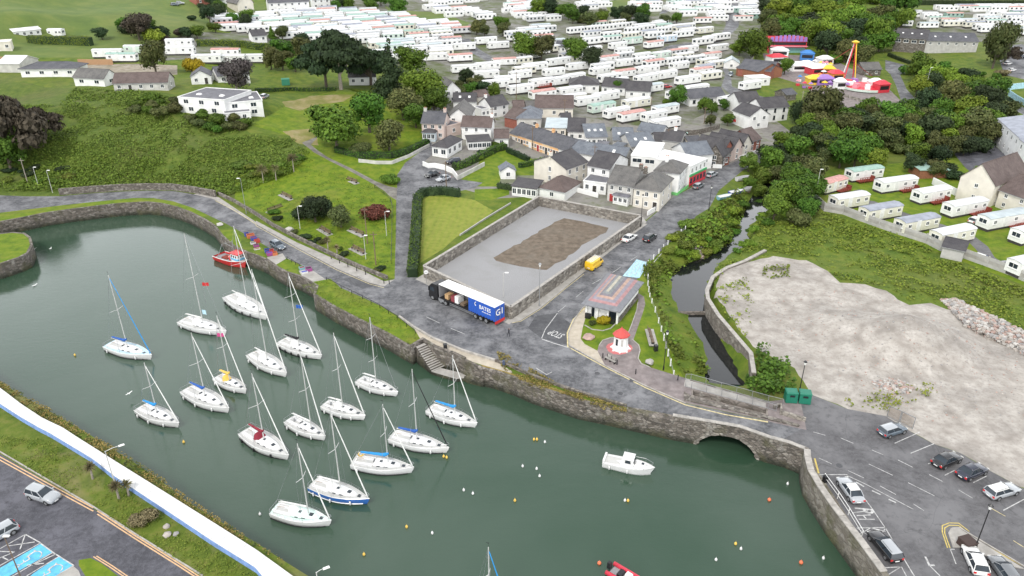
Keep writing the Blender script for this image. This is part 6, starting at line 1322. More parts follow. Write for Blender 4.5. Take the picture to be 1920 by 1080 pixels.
# gabled row along the street to the upper right
g0 = [(930,480,1060,520), (1090,470,1180,430), (1190,440,1280,405), (1290,400,1370,370)]
for i, (x0, y0, x1, y1) in enumerate(g0):
    H(['first gabled brick house of the street row, nearest the pub', 'second gabled house of the street row', 'third gabled house of the street row', 'fourth gabled house of the street row, with pale walls'][i], Z4(x0, y0+90, x1+30, y1+80), 9, 3.6, 'gy', 2.9, ['stone', 'brick', 'pinkish', 'cream'][i], 'dark', win=(1, 1), ov=.35, side=(0, 2))
H('red-brown house closing the street row by the road', Z4(1385,430, 1500,395), 8, 3.4, 'gable', 2.6, 'brick', 'brown', win=(2, 2))
H('brown-roofed cottage with a verandah in front of the gabled row', Z4(1060,590, 1170,560), 6, 2.6, 'hip', 1.7, 'brick', 'grey', win=(2,))
H('white two-storey house with black window shutters, right of the village', Q('A3', -60,925, 140,900), 8, 5.0, 'gable', 2.5, 'white', 'dark', win=(3, 3), ww=.8, wz=1.4, frame='black', side=(1, 0))
H('white house with dark roof left of the shuttered house', Q('A2', 1690,860, 1850,850), 8, 4.6, 'gable', 2.4, 'white', 'dark', win=(3, 3), side=(0, 1))
H('white gabled block between the two white houses', Q('A2', 1770,975, 1915,955), 9, 4.6, 'gy', 2.4, 'white', 'dark', win=(1, 2))
H('long bungalow with grey roof and black-framed windows above the street', Q('A2', 1330,800, 1590,780), 8, 3, 'gable', 2.4, 'white', 'slate', win=(4,), frame='black')
H('bungalow with a dark roof and white gable among the caravans', Q('A2', 850,735, 1030,745), 9, 3, 'gable', 2.6, 'white', 'dark', win=(2,), side=(0, 1))
H('dark-roofed bungalow left of the white gabled bungalow among the caravans', Q('A2', 670,700, 845,720), 9, 3, 'gable', 2.4, 'white', 'dark', win=(3,))
H('dark hip-roofed bungalow below the white caravans', Q('A2', 430,690, 650,700), 10, 3, 'hip', 2.4, 'white', 'dark', win=(3,))
H('grey-roofed amusement hall with brick red walls', Q('A2', 1690,570, 1930,600), 16, 3.4, 'gable', 2.6, 'brick', 'slate', win=(0,))
H('timber gable hall at the end of the amusement buildings', Q('A3', -80,600, 100,575), 12, 3.4, 'gy', 2.6, 'wood', 'slate', win=(0,))
H('white flat-roofed annex in front of the amusement hall', Q('A2', 1790,640, 1930,640), 6, 2.8, 'flat', 0, 'white', 'white', win=(2,))
H('small white hut by the park road', Q('A2', 1585,515, 1700,520), 8, 2.6, 'gy', 1.8, 'white', 'pale', win=(1,))
H('white chalet between dark trees in the caravan park', Q('A2', 330,395, 400,400), 7, 3, 'gable', 2, 'white', 'slate', win=(2,))
H('small stone shed with a slate roof by the funfair road', Q('A3', 705,575, 840,570), 7, 3, 'gable', 2.2, 'stone', 'grey', win=(2,))
H('low grey shed among the trees above the stream', Q('A3', 500,1010, 610,1000), 6, 2.4, 'gable', 1.2, 'white', 'lead', win=(0,))
H('low slate shed behind the funfair car park trees', Q('A3', 130,760, 205,750), 6, 2.5, 'gable', 1.4, 'stone', 'slate', win=(0,))
H('hotel hall with dark roof, three white skylights and stone walls', Q('A3', 930,385, 1165,400), 18, 6.5, 'gable', 3.0, 'stone', 'dark', win=(0, 4), sky=3, ww=2.2, wz=1.3)
H('long grey-roofed wing of the hotel with a red banner', Q('A3', 1168,400, 1560,390), 14, 5.2, 'gable', 2.8, 'concrete', 'slate', win=(0, 6), sky=3)
m = MB(); A, B = G(*Q('A3', 1170,385)[0]), G(*Q('A3', 1300,390)[0]); m.prism([A[:2]-(0, .8), B[:2]-(0, .8), B[:2]-(0, .3), A[:2]-(0, .3)], A[2]+1.6, A[2]+3.8); tag(m.build('banner', plain('banner_red', (.5, .02, .08), .7)), 'long crimson awning on the front of the hotel wing', 'awning')
H('tall cream gabled house with brown roof beside the caravans, right edge', Z8(1400,770, 1655,835), 17, 5.8, 'gy', 4.2, 'cream', 'brown', win=(1, 1), side=(0, 3), ww=.9, wz=1.0)
m = MB()
H('brown-roofed side wing of the tall cream gabled house', Z8(1700,830, 2050,960), 11, 4.4, 'gable', 3.2, 'cream', 'brown', win=(3, 3), ww=.9, wz=1.0)
H('long white-grey apartment block with a low grey roof at the right edge', Z8(1678,345, 1838,500), 13, 7.2, 'gable', 1.4, 'white', 'lead', win=(5, 5), ww=1.0, wz=1.3)
H('nearer apartment block with a grey roof cut by the right edge', Z8(1838,505, 2030,700), 13, 7.4, 'gable', 1.4, 'white', 'lead', win=(5, 5), ww=1.0, wz=1.3)
H('flat carport roof of faded sheets behind the caravans', Q('B3', 1130,262, 1340,255), 6, 2.3, 'mono', .3, 'wood', 'green', win=(0,))
H('concrete shed with a dark roof against the panel fence', Q('B3', 1290,850, 1450,885), 5.5, 2.6, 'gable', 1.1, 'concrete', 'dark', win=(0,), side=(0, 0))
# ---------------- pavilion with the painted roof
pe_ = [P(x, y, 2.9)[:2] for x, y in QZ(1040, 460, 4.5, 222,495, 550,568, 755,312, 450,235)]
rzp = math.atan2(*(pe_[1]-pe_[0])[::-1]); pav = empty('pavilion', (*pe_[0], 0), rzp, 'open-fronted pavilion with a low roof painted in pink and orange bands', 'pavilion')
def lp(q): d = q-pe_[0]; return (d[0]*math.cos(rzp)+d[1]*math.sin(rzp), -d[0]*math.sin(rzp)+d[1]*math.cos(rzp))
c4 = [lp(q) for q in pe_]; c4c = np.mean(c4, 0); c4 = [np.array(q) for q in c4]
def ring(f, z): return [(*(c4c+(q-c4c)*f), z) for q in c4]
aF = (c4[0]+c4[1])/2; bF = (c4[2]+c4[3])/2; Lr = np.hypot(*(c4[0]-c4[3])); Wr = np.hypot(*(c4[1]-c4[0])); ax_ = (bF-aF)/np.hypot(*(bF-aF)); r0_ = aF+ax_*Wr*.5; r1_ = bF-ax_*Wr*.5
def rr(f):   # contour lines parallel to the eaves: f=0 eaves, f=1 ridge
    tg = [r0_, r0_, r1_, r1_]; return [(*(q+(t_-q)*f), 2.95+1.9*f) for q, t_ in zip(c4, tg)]
bandm = [plain('roof_paint_grey', (.18, .185, .20), .7, var=.15), plain('roof_paint_pink', (.34, .19, .19), .7, var=.2), plain('roof_paint_grey2', (.24, .22, .25), .7, var=.15), plain('roof_paint_orange', (.38, .26, .21), .7, var=.2), plain('roof_paint_lilac', (.17, .16, .18), .7, var=.2), plain('roof_paint_mint', (.20, .21, .21), .7, var=.2), plain('roof_paint_sand', (.40, .375, .30), .7, var=.2)]
m = MB(); st_ = [0, .26, .40, .55, .68, .80, .93, 1.0]
for i in range(7): m.loft([rr(st_[i]), rr(st_[i+1])], i, False)
m.add(rr(0), [(3,2,1,0)], 0); m.add([(x, y, z) for x, y, z in ring(1, 2.95)]+[(x, y, z-.2) for x, y, z in ring(1, 2.95)], [(0,4,5,1), (1,5,6,2), (2,6,7,3), (3,7,4,0)], 0); m.build('roof', bandm, pav)
wl = [c4c+(q-c4c)*.80 for q in c4]; m = MB(); wall_mb(m, [wl[1], wl[2], wl[3], wl[0]], -.1, 2.9, .25, 0, 0); wall_mb(m, [wl[0], wl[0]+(wl[1]-wl[0])*.14], -.1, 2.9, .25); wall_mb(m, [wl[0]+(wl[1]-wl[0])*.25, wl[0]+(wl[1]-wl[0])*.66], -.1, 2.9, .25); m.build('wall', WL['white'], pav)
m = MB(); wall_mb(m, [wl[0]+(wl[1]-wl[0])*.14+(.0, .3), wl[1]+(0, .3)], -.1, 2.85, .1); m.build('dark_opening', GLASS, pav)
m = MB(); e_ = (wl[2]-wl[1]); nn_ = np.array([e_[1], -e_[0]])/np.hypot(*e_)*.2; wall_mb(m, [wl[1]+nn_, wl[2]+nn_], -.1, 1.1, .12); m.build('stone_plinth', MATS['retaining_stone'], pav)
for f in (0, .36, .7, 1): q = wl[0]+(wl[1]-wl[0])*f; m = MB(); m.box(q[0]-.15, q[0]+.15, q[1]-.55, q[1]-.25, -.05, 2.92); m.build('pillar', WHITE, pav)
for x in (.08, .85): q = wl[0]+(wl[1]-wl[0])*x; m = MB(); m.box(q[0]-.5, q[0]+.5, q[1]-1.0, q[1]-.6, 0, 1.0); m.build('window_box', BLACK, pav)
# ---------------- little white lighthouse kiosk with a red roof
q = P(*Q('C2', 813,452)[0]); lh = empty('lighthouse_kiosk', tuple(q), .2, 'small white octagonal kiosk with a red pointed roof, on the red paved disc', 'kiosk')
def ngon(r, z, n=8, a0=.39): return [(r*math.cos(a0+k*6.2832/n), r*math.sin(a0+k*6.2832/n), z) for k in range(n)]
m = MB(); m.loft([ngon(1.25, -.05), ngon(1.25, .25), ngon(1.02, .28), ngon(.92, 2.1)]); m.build('tower', WHITE, lh); m = MB(); m.loft([ngon(1.18, 2.08), ngon(1.2, 2.2), ngon(.12, 3.1), ngon(.05, 3.3)]); m.build('roof', plain('roof_red', (.50, .07, .06), .6), lh)
for k in (-1, 0, 2): a = -math.pi/2+k*math.pi/4; m = MB(); m.box(-.16, .16, -.03, .03, .8, 1.75); m.build('window', GLASS if k else WL['grey'], lh, loc=(.93*math.cos(a-.2), .93*math.sin(a-.2), 0), rz=a-.2+math.pi/2)
for k in range(8): a = .39+k*.7854; m = MB(); m.box(.2, .5, -.09, .09, -.02, .14); m.build('buttress', WHITE, lh, loc=(.9*math.cos(a), .9*math.sin(a), 0), rz=a)

lh.scale = (1.22, 1.22, 1.25)

for pts, d_, h_, rt_, wl_, rf_, lb in ((Z3(425,300, 525,316), 4, 2.6, 'flat', 'white', 'felt', 'flat-roofed extension beside the white house with a dark roof'), (Z3(650,330, 740,345), 4, 2.5, 'mono', 'white', 'felt', 'low lean-to below the house with patio windows'), (Z3(830,345, 920,362), 4, 2.6, 'mono', 'grey', 'blue', 'grey lean-to between the slate houses'),
  (Z3(1290,320, 1400,322), 7, 3.6, 'gable', 'white', 'dark', 'white cottage with dark roof behind the left block of the pub'), (Z4(560,440, 690,450), 6, 3.4, 'gable', 'white', 'slate', 'white cottage with slate roof behind the right block of the pub'), (Z4(760,480, 890,470), 7, 3.6, 'gable', 'cream', 'slate', 'cream cottage at the back of the gabled street row'),
  (Z5(1180,330, 1290,330), 6, 3.0, 'gable', 'white', 'grey', 'small white cottage right of the brown-roofed upper houses'), (Z5(700,350, 790,335), 5, 2.8, 'flat', 'white', 'felt', 'white flat-roofed annex between the upper village houses'), (Z5(1040,330, 1150,335), 6, 3.2, 'gable', 'brick', 'brown', 'red-brown shed behind the blue-grey hip-roofed building'),
  (Z3(300,70, 400,75), 6, 3.0, 'gable', 'white', 'dark', 'white cottage with a dark roof above the pale metal roof')): H(lb, pts, d_, h_, rt_, 1.6 if rt_ == 'gable' else .4, wl_, rf_, win=(2,))
# ------------------------------------------------------------------ static caravans
CVG = 'static caravans in the holiday park'; placed = []
def cv(t, x, y, body='white', roof='white', label=None, ang=33, L0=10.5, near=True, deck=None, group=CVG, jit=3, windows=4, Wd=3.3):
    q = G(*Q(t, x, y)[0]); placed.append(q[:2]); return caravan(q[:2], R(ang+RND.uniform(-jit, jit)), L0, Wd, body, roof, label, group, deck, near, windows)
RG = 'caravans on the lawns behind the panel fence'
for t_, x, y, b_, r_, lb, an, l_, dk in (('B3',470,350,'cream','pink','cream caravan with a faded red roof, nearest the stream trees',32,8.5,(0,4)),('B3',710,262,'white','green','white caravan with a pale green roof and red-brown deck, farthest up the lawns',20,10.5,(-4,1)),('B3',945,345,'white','white','white caravan with a pale curved roof between two strips of lawn',20,11.5,(0,5)),
  ('B3',1210,425,'white','white','white caravan beside flower beds, third in the upper row',22,10,(-2,3)),('B3',1460,520,'white','white','white caravan against the white garden wall, with a long red-brown deck',22,11.5,(0,5.5)),('B3',1750,612,'white','pale','white caravan with a grey-green roof and arched dark front window',20,13,(0,6)),
  ('B3',595,470,'cream','white','cream caravan with a plain white roof just behind the panel fence',22,10,None),('B3',830,555,'cream','grey','cream caravan with a grey-blue roof, second behind the fence',22,10.5,None),('B3',1100,645,'cream','grey','cream caravan with a grey-blue roof, third behind the fence',22,10.5,None),
  ('B3',1365,735,'cream','white','cream caravan partly hidden by the concrete shed',22,10.5,None),('B3',1965,720,'white','white','white caravan end cut by the right picture edge, with a dark red skirt',22,10.5,(0,5)),('B3',1950,955,'white','white','white caravan at the right picture edge, lowest of the lawns',22,10,None)):
    cv(t_, x, y, b_, r_, lb, an, l_, True, dk, RG, 1)
NR = [(140,440,'w','w'),(345,490,'w','w'),(495,525,'w','w'),(655,560,'w','w'),(310,570,'w','w'),(465,612,'w','w'),(170,528,'w','w'),(60,700,'w','w'),(700,755,'w','w'),(930,805,'c','w'),(1145,855,'w','p'),(1140,960,'w','w'),
 (1010,550,'w','w'),(1000,618,'w','w'),(1250,520,'w','w'),(1150,590,'w','w'),(1315,630,'w','w'),(970,450,'w','w'),(830,500,'w','w'),(1320,395,'w','w'),(1620,785,'w','w'),(1780,670,'w','w'),(790,368,'w','w'),(600,332,'w','w'),
 (475,252,'w','w'),(600,240,'w','w'),(715,230,'w','w'),(810,218,'w','w'),(940,205,'w','w'),(1130,250,'w','w'),(1280,280,'w','w'),(1310,222,'w','w'),(910,250,'w','w'),(740,285,'w','w'),(1430,335,'w','w'),(1500,315,'w','w'),(1565,300,'w','w'),(60,590,'w','w'),(460,770,'c','w'),(1540,385,'w','w'),(600,400,'w','w'),(1110,195,'w','w'),(520,420,'w','w'),(840,410,'w','w')]
KY = {'w': 'white', 'c': 'cream', 'p': 'pale'}
where = lambda x, y: ('left of the dark trees' if x < 300 else 'just above the village roofs' if y > 640 else 'in the middle of the holiday park' if x < 900 else 'near the park road bend')+(' in the lower rows' if y > 450 else ' in the upper rows')
for x, y, b_, r_ in NR: cv('A2', x, y, KY[b_], KY[r_], KY[b_]+' static caravan '+where(x, y), 33, RND.choice([9.5, 10.5, 11.5]), y > 360, None, CVG, 4)
for x, y, b_, r_, lb in ((220,650,'white','white','white caravan with a dark red boarded deck in front, above the brown-roofed village building'),(225,738,'white','pink','white caravan with a faded pink roof behind the brown-roofed village building'),(430,715,'white','white','long white caravan left of the dark-roofed bungalow'),(670,840,'green','green','pale green caravan with a green roof above the slate houses'),
  (890,905,'white','pink','white caravan with a clear salmon pink roof, close above the village'),(835,580,'white','pink','white caravan with a pinkish roof in the middle rows'),(1415,565,'white','pink','white caravan with a pink roof beside the park road'),(1490,445,'white','pink','white caravan with a red roof and brown door posts by the round trees'),(1110,440,'green','white','pale green walled caravan in the middle of the park'),(720,470,'white','pink','white caravan with a red roof beside the clump of dark trees'),
  (900,332,'green','green','green roofed caravan behind the pale green one'),(1060,358,'white','pink','white caravan with a long pinkish roof in the centre'),(1160,315,'blue','white','pale blue caravan in the centre rows'),(1440,252,'cream','white','cream caravan with an orange-brown fence at its foot')):
    cv('A2', x, y, b_, r_, lb, 33, 10.5, True, (-3, 3) if 'deck' in lb else None, CVG, 2)
for x, y in ((560,790), (1040,690), (1240,740), (1060,905), (780,880), (330,640), (1380,700)): cv('A2', x, y, 'white', RND.choice(['white', 'pale', 'white']), 'white static caravan close above the village roofs', 33, 10, True, None, CVG, 5)
for x, y, r_, lb in ((1725,330,'white','first'),(1815,365,'white','second'),(1560,375,'white','a'),(1530,460,'pink','b'),(1340,455,'white','c'),(1560,545,'white','d'),(1735,525,'white','e'),(1860,490,'pink','f'),(1725,590,'white','g'),(1880,630,'white','h'),(1790,662,'white','i'),(1000,470,'white','j'),(930,430,'white','k')):
    cv('A1', x, y, 'white', r_, ('white caravan with a faded pink roof, '+('left' if x < 1700 else 'right')+' of the little park road' if r_ == 'pink' else 'white static caravan beside the little park road left of the dark trees'), 20, 10.5, True, None, CVG, 4)
for x, y, b_, r_, lb in ((430,275,'white','white','small white touring caravan behind the long clipped hedge'),(820,432,'white','white','white caravan above the brown timber fence on the hillside'),(1050,402,'green','white','pale green caravan on the hillside lawns'),(925,462,'white','green','low white caravan below the pale green one on the hillside'),(1355,352,'white','white','white caravan left of the bright hedge'),(1360,410,'white','white','white caravan just below the one left of the bright hedge'),
  (1560,472,'white','white','white caravan right of the yellow flowering tree'),(1700,425,'white','pink','white caravan with a pink roof behind the yellow flowering tree'),(1880,470,'white','white','white caravan at the end of the row right of the yellow tree'),(1740,474,'white','white','white caravan in the row right of the yellow tree')):
    cv('A0', x, y, b_, r_, lb, 3, 11 if x != 430 else 6, True, None, 'caravans on the hillside lawns', 3)
excl = [g2(Q('A2', 400,150, 560,130, 700,90, 900,130, 1200,110, 1250,170, 1180,180, 900,175, 700,175, 420,190)), g2(Q('A1', 990,10, 1140,10, 1160,120, 1000,110))]
for nme, mt, poly in REG:
    if nme in ('field_grass',) or (nme == 'road' and mt == 'asphalt' and poly[:, 1].min() > 215): excl.append(poly)
far = []; placed0 = list(placed)
def fill(pxpoly, ang, su, sv, where_, seed):
    rn = random.Random(seed); poly = g2(pxpoly); c = poly.mean(0); u = np.array([math.cos(R(ang)), math.sin(R(ang))]); v = np.array([-u[1], u[0]])
    ext = np.abs((poly-c)@np.c_[u, v]).max(0); ku, kv = int(ext[0]/su)+1, int(ext[1]/sv)+1
    for i in range(-ku, ku+1):
        for j in range(-kv, kv+1):
            q = c+u*(i*su+rn.uniform(-1, 1)+(j % 3)*1.2)+v*(j*sv+rn.uniform(-.5, .5))
            if not inside(q, poly)[0] or any(inside(q, e_)[0] for e_ in excl): continue
            if placed0 and min((p[0]-q[0])**2+(p[1]-q[1])**2 for p in placed0) < 70: continue
            if rn.random() < .05: continue
            placed.append(q); far.append((q, ang+rn.uniform(-3, 3), where_, rn))
fill(Q('A0', 1500,210, 1560,110, 1700,120, 1920,160)+Q('A1', 100,115, 280,110, 560,85, 760,80, 960,105, 1100,135, 1300,180, 1560,205, 1540,270, 1480,300, 1540,340, 1480,430, 1300,430, 1100,390, 900,410, 780,340, 540,330, 200,305, -100,240), 26, 12, 5.4, 'in the packed rows of the left slope', 1)
fill(Q('A1', 1170,70, 1280,95, 1600,150, 1900,165, 1900,-30, 1150,-30)+Q('A2', -20,170, 130,165, 300,175, 330,140, 230,50, 180,-30, -20,-30), 28, 12, 5.5, 'in the packed rows at the top middle', 2)
fill(Q('A2', 20,250, 250,215, 400,330, 400,400, 380,440, 20,380), 26, 12, 7, 'left of the round green trees', 9)
fill(Q('A2', 500,20, 540,-20, 720,-20, 720,80, 560,70), 18, 12, 7, 'left of the mown field', 3)
fill(Q('A2', 900,90, 900,20, 1000,-30, 1130,-30, 1060,85), 14, 12, 4.6, 'in the stacked block by the field', 4)
fill(Q('A2', 1165,130, 1230,-30, 1400,-30, 1350,60, 1345,160, 1250,150), 12, 13, 6.0, 'in the first straight column', 5)
fill(Q('A2', 1400,180, 1455,-30, 1650,-30, 1600,80, 1560,195, 1420,190), 8, 13, 6.0, 'in the second straight column', 6)
fill(Q('A2', 1690,165, 1720,-10, 1850,-10, 1860,165), 5, 12, 6.5, 'in the column beside the woods', 7)
fill(Q('A3', 820,130, 1080,105, 1070,160, 980,250, 830,250), -12, 13, 7, 'behind the hotel, left block', 8)
fill(Q('A3', 1120,120, 1260,105, 1430,120, 1420,225, 1210,225, 1140,200), 2, 13, 7, 'behind the hotel, middle block', 10)
fill(Q('A3', 1470,140, 1600,110, 1990,110, 1990,290, 1700,240, 1490,260), 2, 13, 7, 'behind the hotel, right block', 11)
fill(Q('A3', 1300,70, 1990,60, 1990,95, 1300,95), 0, 12, 7, 'in the far row at the top right', 12)
fill(Q('A2', 20,420, 30,720, 300,640, 640,660, 1100,640, 1420,640, 1540,560, 1560,440, 1620,300, 1400,200, 1100,180, 700,190, 420,230, 620,420, 640,480, 400,440, 380,520), 33, 12.4, 6.6, 'in the rows of the middle park', 21)
far.sort(key=lambda t_: t_[0][1])
NIND = 298-len(NR)-40; stuffm = MB()
for k, (q, an, wh, rn) in enumerate(far):
    b_ = rn.choice(['white']*6+['cream', 'cream', 'green', 'grey']); r_ = rn.choice(['white']*8+['pink', 'pale', 'grey', 'green'] )
    Ls = rn.choice([10.0, 11.0])
    if k < NIND: caravan(q, R(an), Ls, 3.4, b_, r_, ('%s static caravan%s, %s' % (b_, '' if r_ == 'white' else ' with a %s roof' % r_.replace('pale', 'pale grey'), wh)), CVG, None, False)
    else:
        me = _CV.get(('far', Ls, 3.4, 'white', 'white'))
        z = h1(*q); ca, sa = math.cos(R(an)), math.sin(R(an)); tr = lambda vs: [(q[0]+x*ca-y*sa, q[1]+x*sa+y*ca, z+zz) for x, y, zz in vs]
        b0 = cv_body(Ls, 3.4, b_); r0b = cv_roof(Ls, 3.4); w0 = MB()
        for i in range(4): xx = -Ls/2+Ls*(i+.5)/4; w0.box(xx-.55, xx+.55, -1.73, -1.67, 1.35, 2.15)
        o_ = len(stuffm.m); stuffm.add(tr(b0.v), b0.f, 0 if b_ != 'green' else 4); stuffm.add(tr(r0b.v), r0b.f, {'white': 1, 'pink': 3, 'pale': 1, 'grey': 5, 'green': 4}[r_]); stuffm.add(tr(w0.v), w0.f, 2)
print('caravans', len(far), len(placed))
if stuffm.v: tag(stuffm.build('distant_caravans', [WHITE, CR_['white'], GLASS, RF['pink'], RF['green'], RF['lead']]), kind='stuff', label='distant rows of white caravans at the top of the picture')
# ------------------------------------------------------------------ trees, shrubs and hedges
T = tree
TG = None
for x, y, r_, k, lf, lb, hs, kw in (
 (40,300,52,'flat','brown','broad dark brown conifer hanging over the left edge of the bank',1.5,{}),(-10,255,45,'flat','brown','second dark brown conifer above the left edge of the bank',1.4,{}),(78,262,34,'flat','brown','lower brownish conifer boughs right of the two left edge conifers',1.2,{}),
 (22,322,34,'round','green','green round tree on the left edge below the brown conifers',1.1,{}),(612,166,38,'flat','dark','left half of the big dark cypress above the park',1.35,{'lift':.25,'n':4500}),(640,168,46,'flat','dark','large spreading dark cypress with a pale bare trunk',1.25,{'lift':.42,'mat':PALEBARK,'n':5000}),(695,160,38,'flat','dark','right boughs of the spreading dark cypress',1.1,{'lift':.12,'n':4000}),
 (735,186,36,'cone','dark','dark pointed conifer right of the spreading cypress',1.0,{}),(770,140,25,'round','green','round green tree against the white caravans',1.0,{}),(797,198,36,'round','bright','bright green round tree right of the dark conifer',.95,{}),(815,216,26,'round','green','green tree close behind the village houses',1.0,{}),
 (693,248,39,'round','green','tall round green tree in the middle of the garden group',1.0,{}),(632,278,42,'round','green','leftmost round green tree of the garden group',.95,{}),(757,225,32,'round','olive','olive green tree between the round trees',.9,{}),(780,240,26,'round','green','small green tree at the right of the garden group',.9,{}),
 (730,285,34,'round','olive','pale feathery shrub tree above the clipped garden hedge',.9,{}),(680,290,22,'bush','olive','low olive shrub left of the feathery tree',1.1,{}),
 (445,176,35,'round','purple','purple-brown leafless tree among the hillside houses',.95,{'mat':PALEBARK}),(360,135,22,'bush','yellow','bright yellow flowering tree beside the hillside caravans',1.2,{}),(262,76,27,'round','brown','brown bushy tree on the edge of the hill field',.9,{}),(240,62,18,'bush','dark','dark bush left of the brown tree',1.1,{}),
 (290,78,24,'bush','bright','rounded bright green tree by the clipped hedge',1.0,{}),(293,140,26,'round','olive','feathery light tree above the track',1.2,{}),(300,160,14,'bush','bright','small green tree behind the long bungalow',1.1,{}),(592,416,30,'round','dark','large dark shrub clump in the middle of the park green',.85,{}),(570,410,24,'bush','dark','left part of the dark shrub clump on the park green',1.1,{}),
 (612,402,26,'bush','dark','right part of the dark shrub clump on the park green',1.0,{}),(640,426,26,'round','olive','round cabbage palm clump right of the dark shrubs',.75,{}),(706,408,27,'bush','red','dark red leaved shrub in the stone bed',.9,{}),(692,412,15,'bush','green','green shrub before the red leaved shrub',.9,{}),(731,343,19,'bush','green','dark green shrub on the triangle of grass by the lane',.9,{}),
 (985,112,24,'round','green','green tree in the caravan park, left of three',1.0,{}),(1015,112,22,'round','olive','pale green tree in the caravan park, second of three',1.0,{}),(1080,118,22,'round','green','round green tree in the caravan park, third of three',1.05,{}),(1108,130,20,'round','dark','darker tree beside the third park tree',1.0,{}),(1160,175,11,'round','green','small tree in front of the dark-roofed bungalow',1.1,{}),
 (1270,200,17,'round','green','round green tree above the street gardens',1.1,{}),(1250,195,9,'bush','green','bush left of the street garden tree',1,{}),(1410,112,28,'round','green','large round green tree beside the amusement hall',1.0,{}),(1385,106,16,'round','bright','bright tree left of the amusement hall tree',1.0,{}),
 (1530,238,36,'round','olive','large olive brown tree by the shuttered white house',1.05,{}),(1493,232,16,'column','dark','dark column yew left of the large olive tree',1.0,{}),(1557,240,17,'column','dark','dark column yew right of the large olive tree',1.0,{}),(1606,224,19,'bush','dark','clipped dark dome tree in the funfair car park',1.25,{}),
 (1470,140,15,'round','green','green tree beside the timber gable hall',1.0,{}),(745,30,16,'round','green','green tree at the edge of the mown field',1.0,{}),(510,72,8,'cone','green','small pointed green tree in front of the caravans',1.0,{}),(530,75,13,'round','olive','bushy tree right of the small pointed tree',1,{}),
 (1860,130,26,'round','olive','tall thin olive tree beside the hotel garden',1.7,{}),(1882,120,20,'flat','brown','brown conifer behind the hotel garden',1.2,{}),(1835,345,19,'round','green','round green tree at the dark yard',.9,{}),(1640,318,22,'round','bright','bright yellow-green tree above the caravan lawns',.9,{}),(1800,262,17,'bush','bright','clipped flat bright hedge tree beside the apartments',.6,{})):
    T(x, y, r_, k, lf, lb, None, hs, **kw)
for i, (x, y) in enumerate(((545,318),(515,330),(493,330))):   # cabbage palms
    pass
def palm(x, y, hpx, label, group, leaf='palm', n=1):
    g = G(x, y); sc = math.hypot(g[1], CAMH-g[2])/FPX; Ht = hpx*sc*1.05; e = empty('cabbage_palm', tuple(g), 0, label, 'palm', group); rn = random.Random(int(x)); 
    m = MB(); m.tube([(0, 0, -.2), (.05, 0, Ht*.4), (0, .05, Ht*.72)], [.16, .12, .1], 7); m.build('trunk', PALEBARK, e); m = MB(); r_ = Ht*.36
    for k in range(90):
        a = rn.uniform(0, 6.28); el = rn.uniform(-.7, 1.4); w = .045; d = Vector((math.cos(a)*math.cos(el), math.sin(a)*math.cos(el), math.sin(el))); s = d.cross(Vector((0, 0, 1))).normalized()*w; o_ = Vector((0, .05, Ht*.72)); L_ = r_*rn.uniform(.7, 1.1)
        m.add([o_-s, o_+s, o_+d*L_*.6+s*1.3+Vector((0, 0, -.02)), o_+d*L_+Vector((0, 0, -.14*L_)), o_+d*L_*.6-s*1.3], [(0, 1, 2, 3, 4)])
    m.build('leaves', LF[leaf], e); return e
for x, y, h_, lb in ((551,322,34,'tallest cabbage palm at the top of the park green'),(518,338,30,'middle cabbage palm on the edge of the scrub bank'),(494,342,34,'left cabbage palm above the bench in the scrub'),(615,468,26,'small pale cabbage palm by the park wall'),(632,476,18,'very small cabbage palm at the foot of the park green'),
  (174,898,36,'cabbage palm on the verge beside the white promenade, upper one'),(223,936,40,'ragged cabbage palm on the verge beside the promenade lamp'),(242,930,34,'thin cabbage palm close to the promenade lamp')): palm(x, y, h_, lb, 'cabbage palms')
T(272,975,24,'bush','palm','bushy brown-green palm clump on the near verge',None,.95)
def wood(pxpoly, n, r0, r1, kinds, label, group, seed, hs=1.0, kd='round', nq=1900, nm='tree'):
    rn = random.Random(seed); got = []; x0, y0 = np.min(pxpoly, 0); x1, y1 = np.max(pxpoly, 0); tries = 0
    while len(got) < n and tries < 4000:
        tries += 1; x, y = rn.uniform(x0, x1), rn.uniform(y0, y1)
        if not inside([(x, y)], np.array(pxpoly, float))[0]: continue
        r_ = rn.uniform(r0, r1)
        if any((x-a)**2+((y-b)*1.7)**2 < (.5*(r_+c))**2 for a, b, c in got): continue
        got.append((x, y, r_))
    for x, y, r_ in got: T(x, y, r_, kd if rn.random() < .85 else 'bush', rn.choice(kinds), label, group, hs*rn.uniform(.85, 1.15), n=nq, lf=.075, name=nm)
GR = ['green', 'green', 'bright', 'bright', 'olive', 'dark']
wood([(1430,45),(1470,35),(1700,28),(1712,50),(1650,72),(1620,125),(1560,122),(1520,85),(1440,92)], 48, 16, 27, GR, 'green tree in the wood behind the funfair', 'wood behind the funfair', 1)
wood([(1425,-10),(1430,40),(1600,30),(1710,10),(1720,-20)], 22, 12, 18, ['green', 'dark', 'green'], 'dark green tree in the belt along the top edge', 'tree belt along the top edge', 2)
wood([(1560,70),(1650,60),(1660,115),(1610,130),(1560,120)], 9, 18, 26, ['bright', 'green', 'green'], 'bright green tree behind the swing ride', 'trees behind the swing ride', 3)
wood([(1705,135),(1740,140),(1840,165),(1840,190),(1790,215),(1730,215),(1712,185)], 15, 16, 25, GR, 'green tree between the two upper roads on the right', 'trees between the upper roads', 4)
wood([(1490,260),(1560,235),(1680,225),(1730,215),(1850,190),(1890,205),(1870,260),(1830,290),(1760,300),(1700,290),(1620,290),(1560,300)], 70, 18, 30, GR+['olive'], 'tree in the dense wood above the right-hand caravans', 'wood above the right-hand caravans', 5)
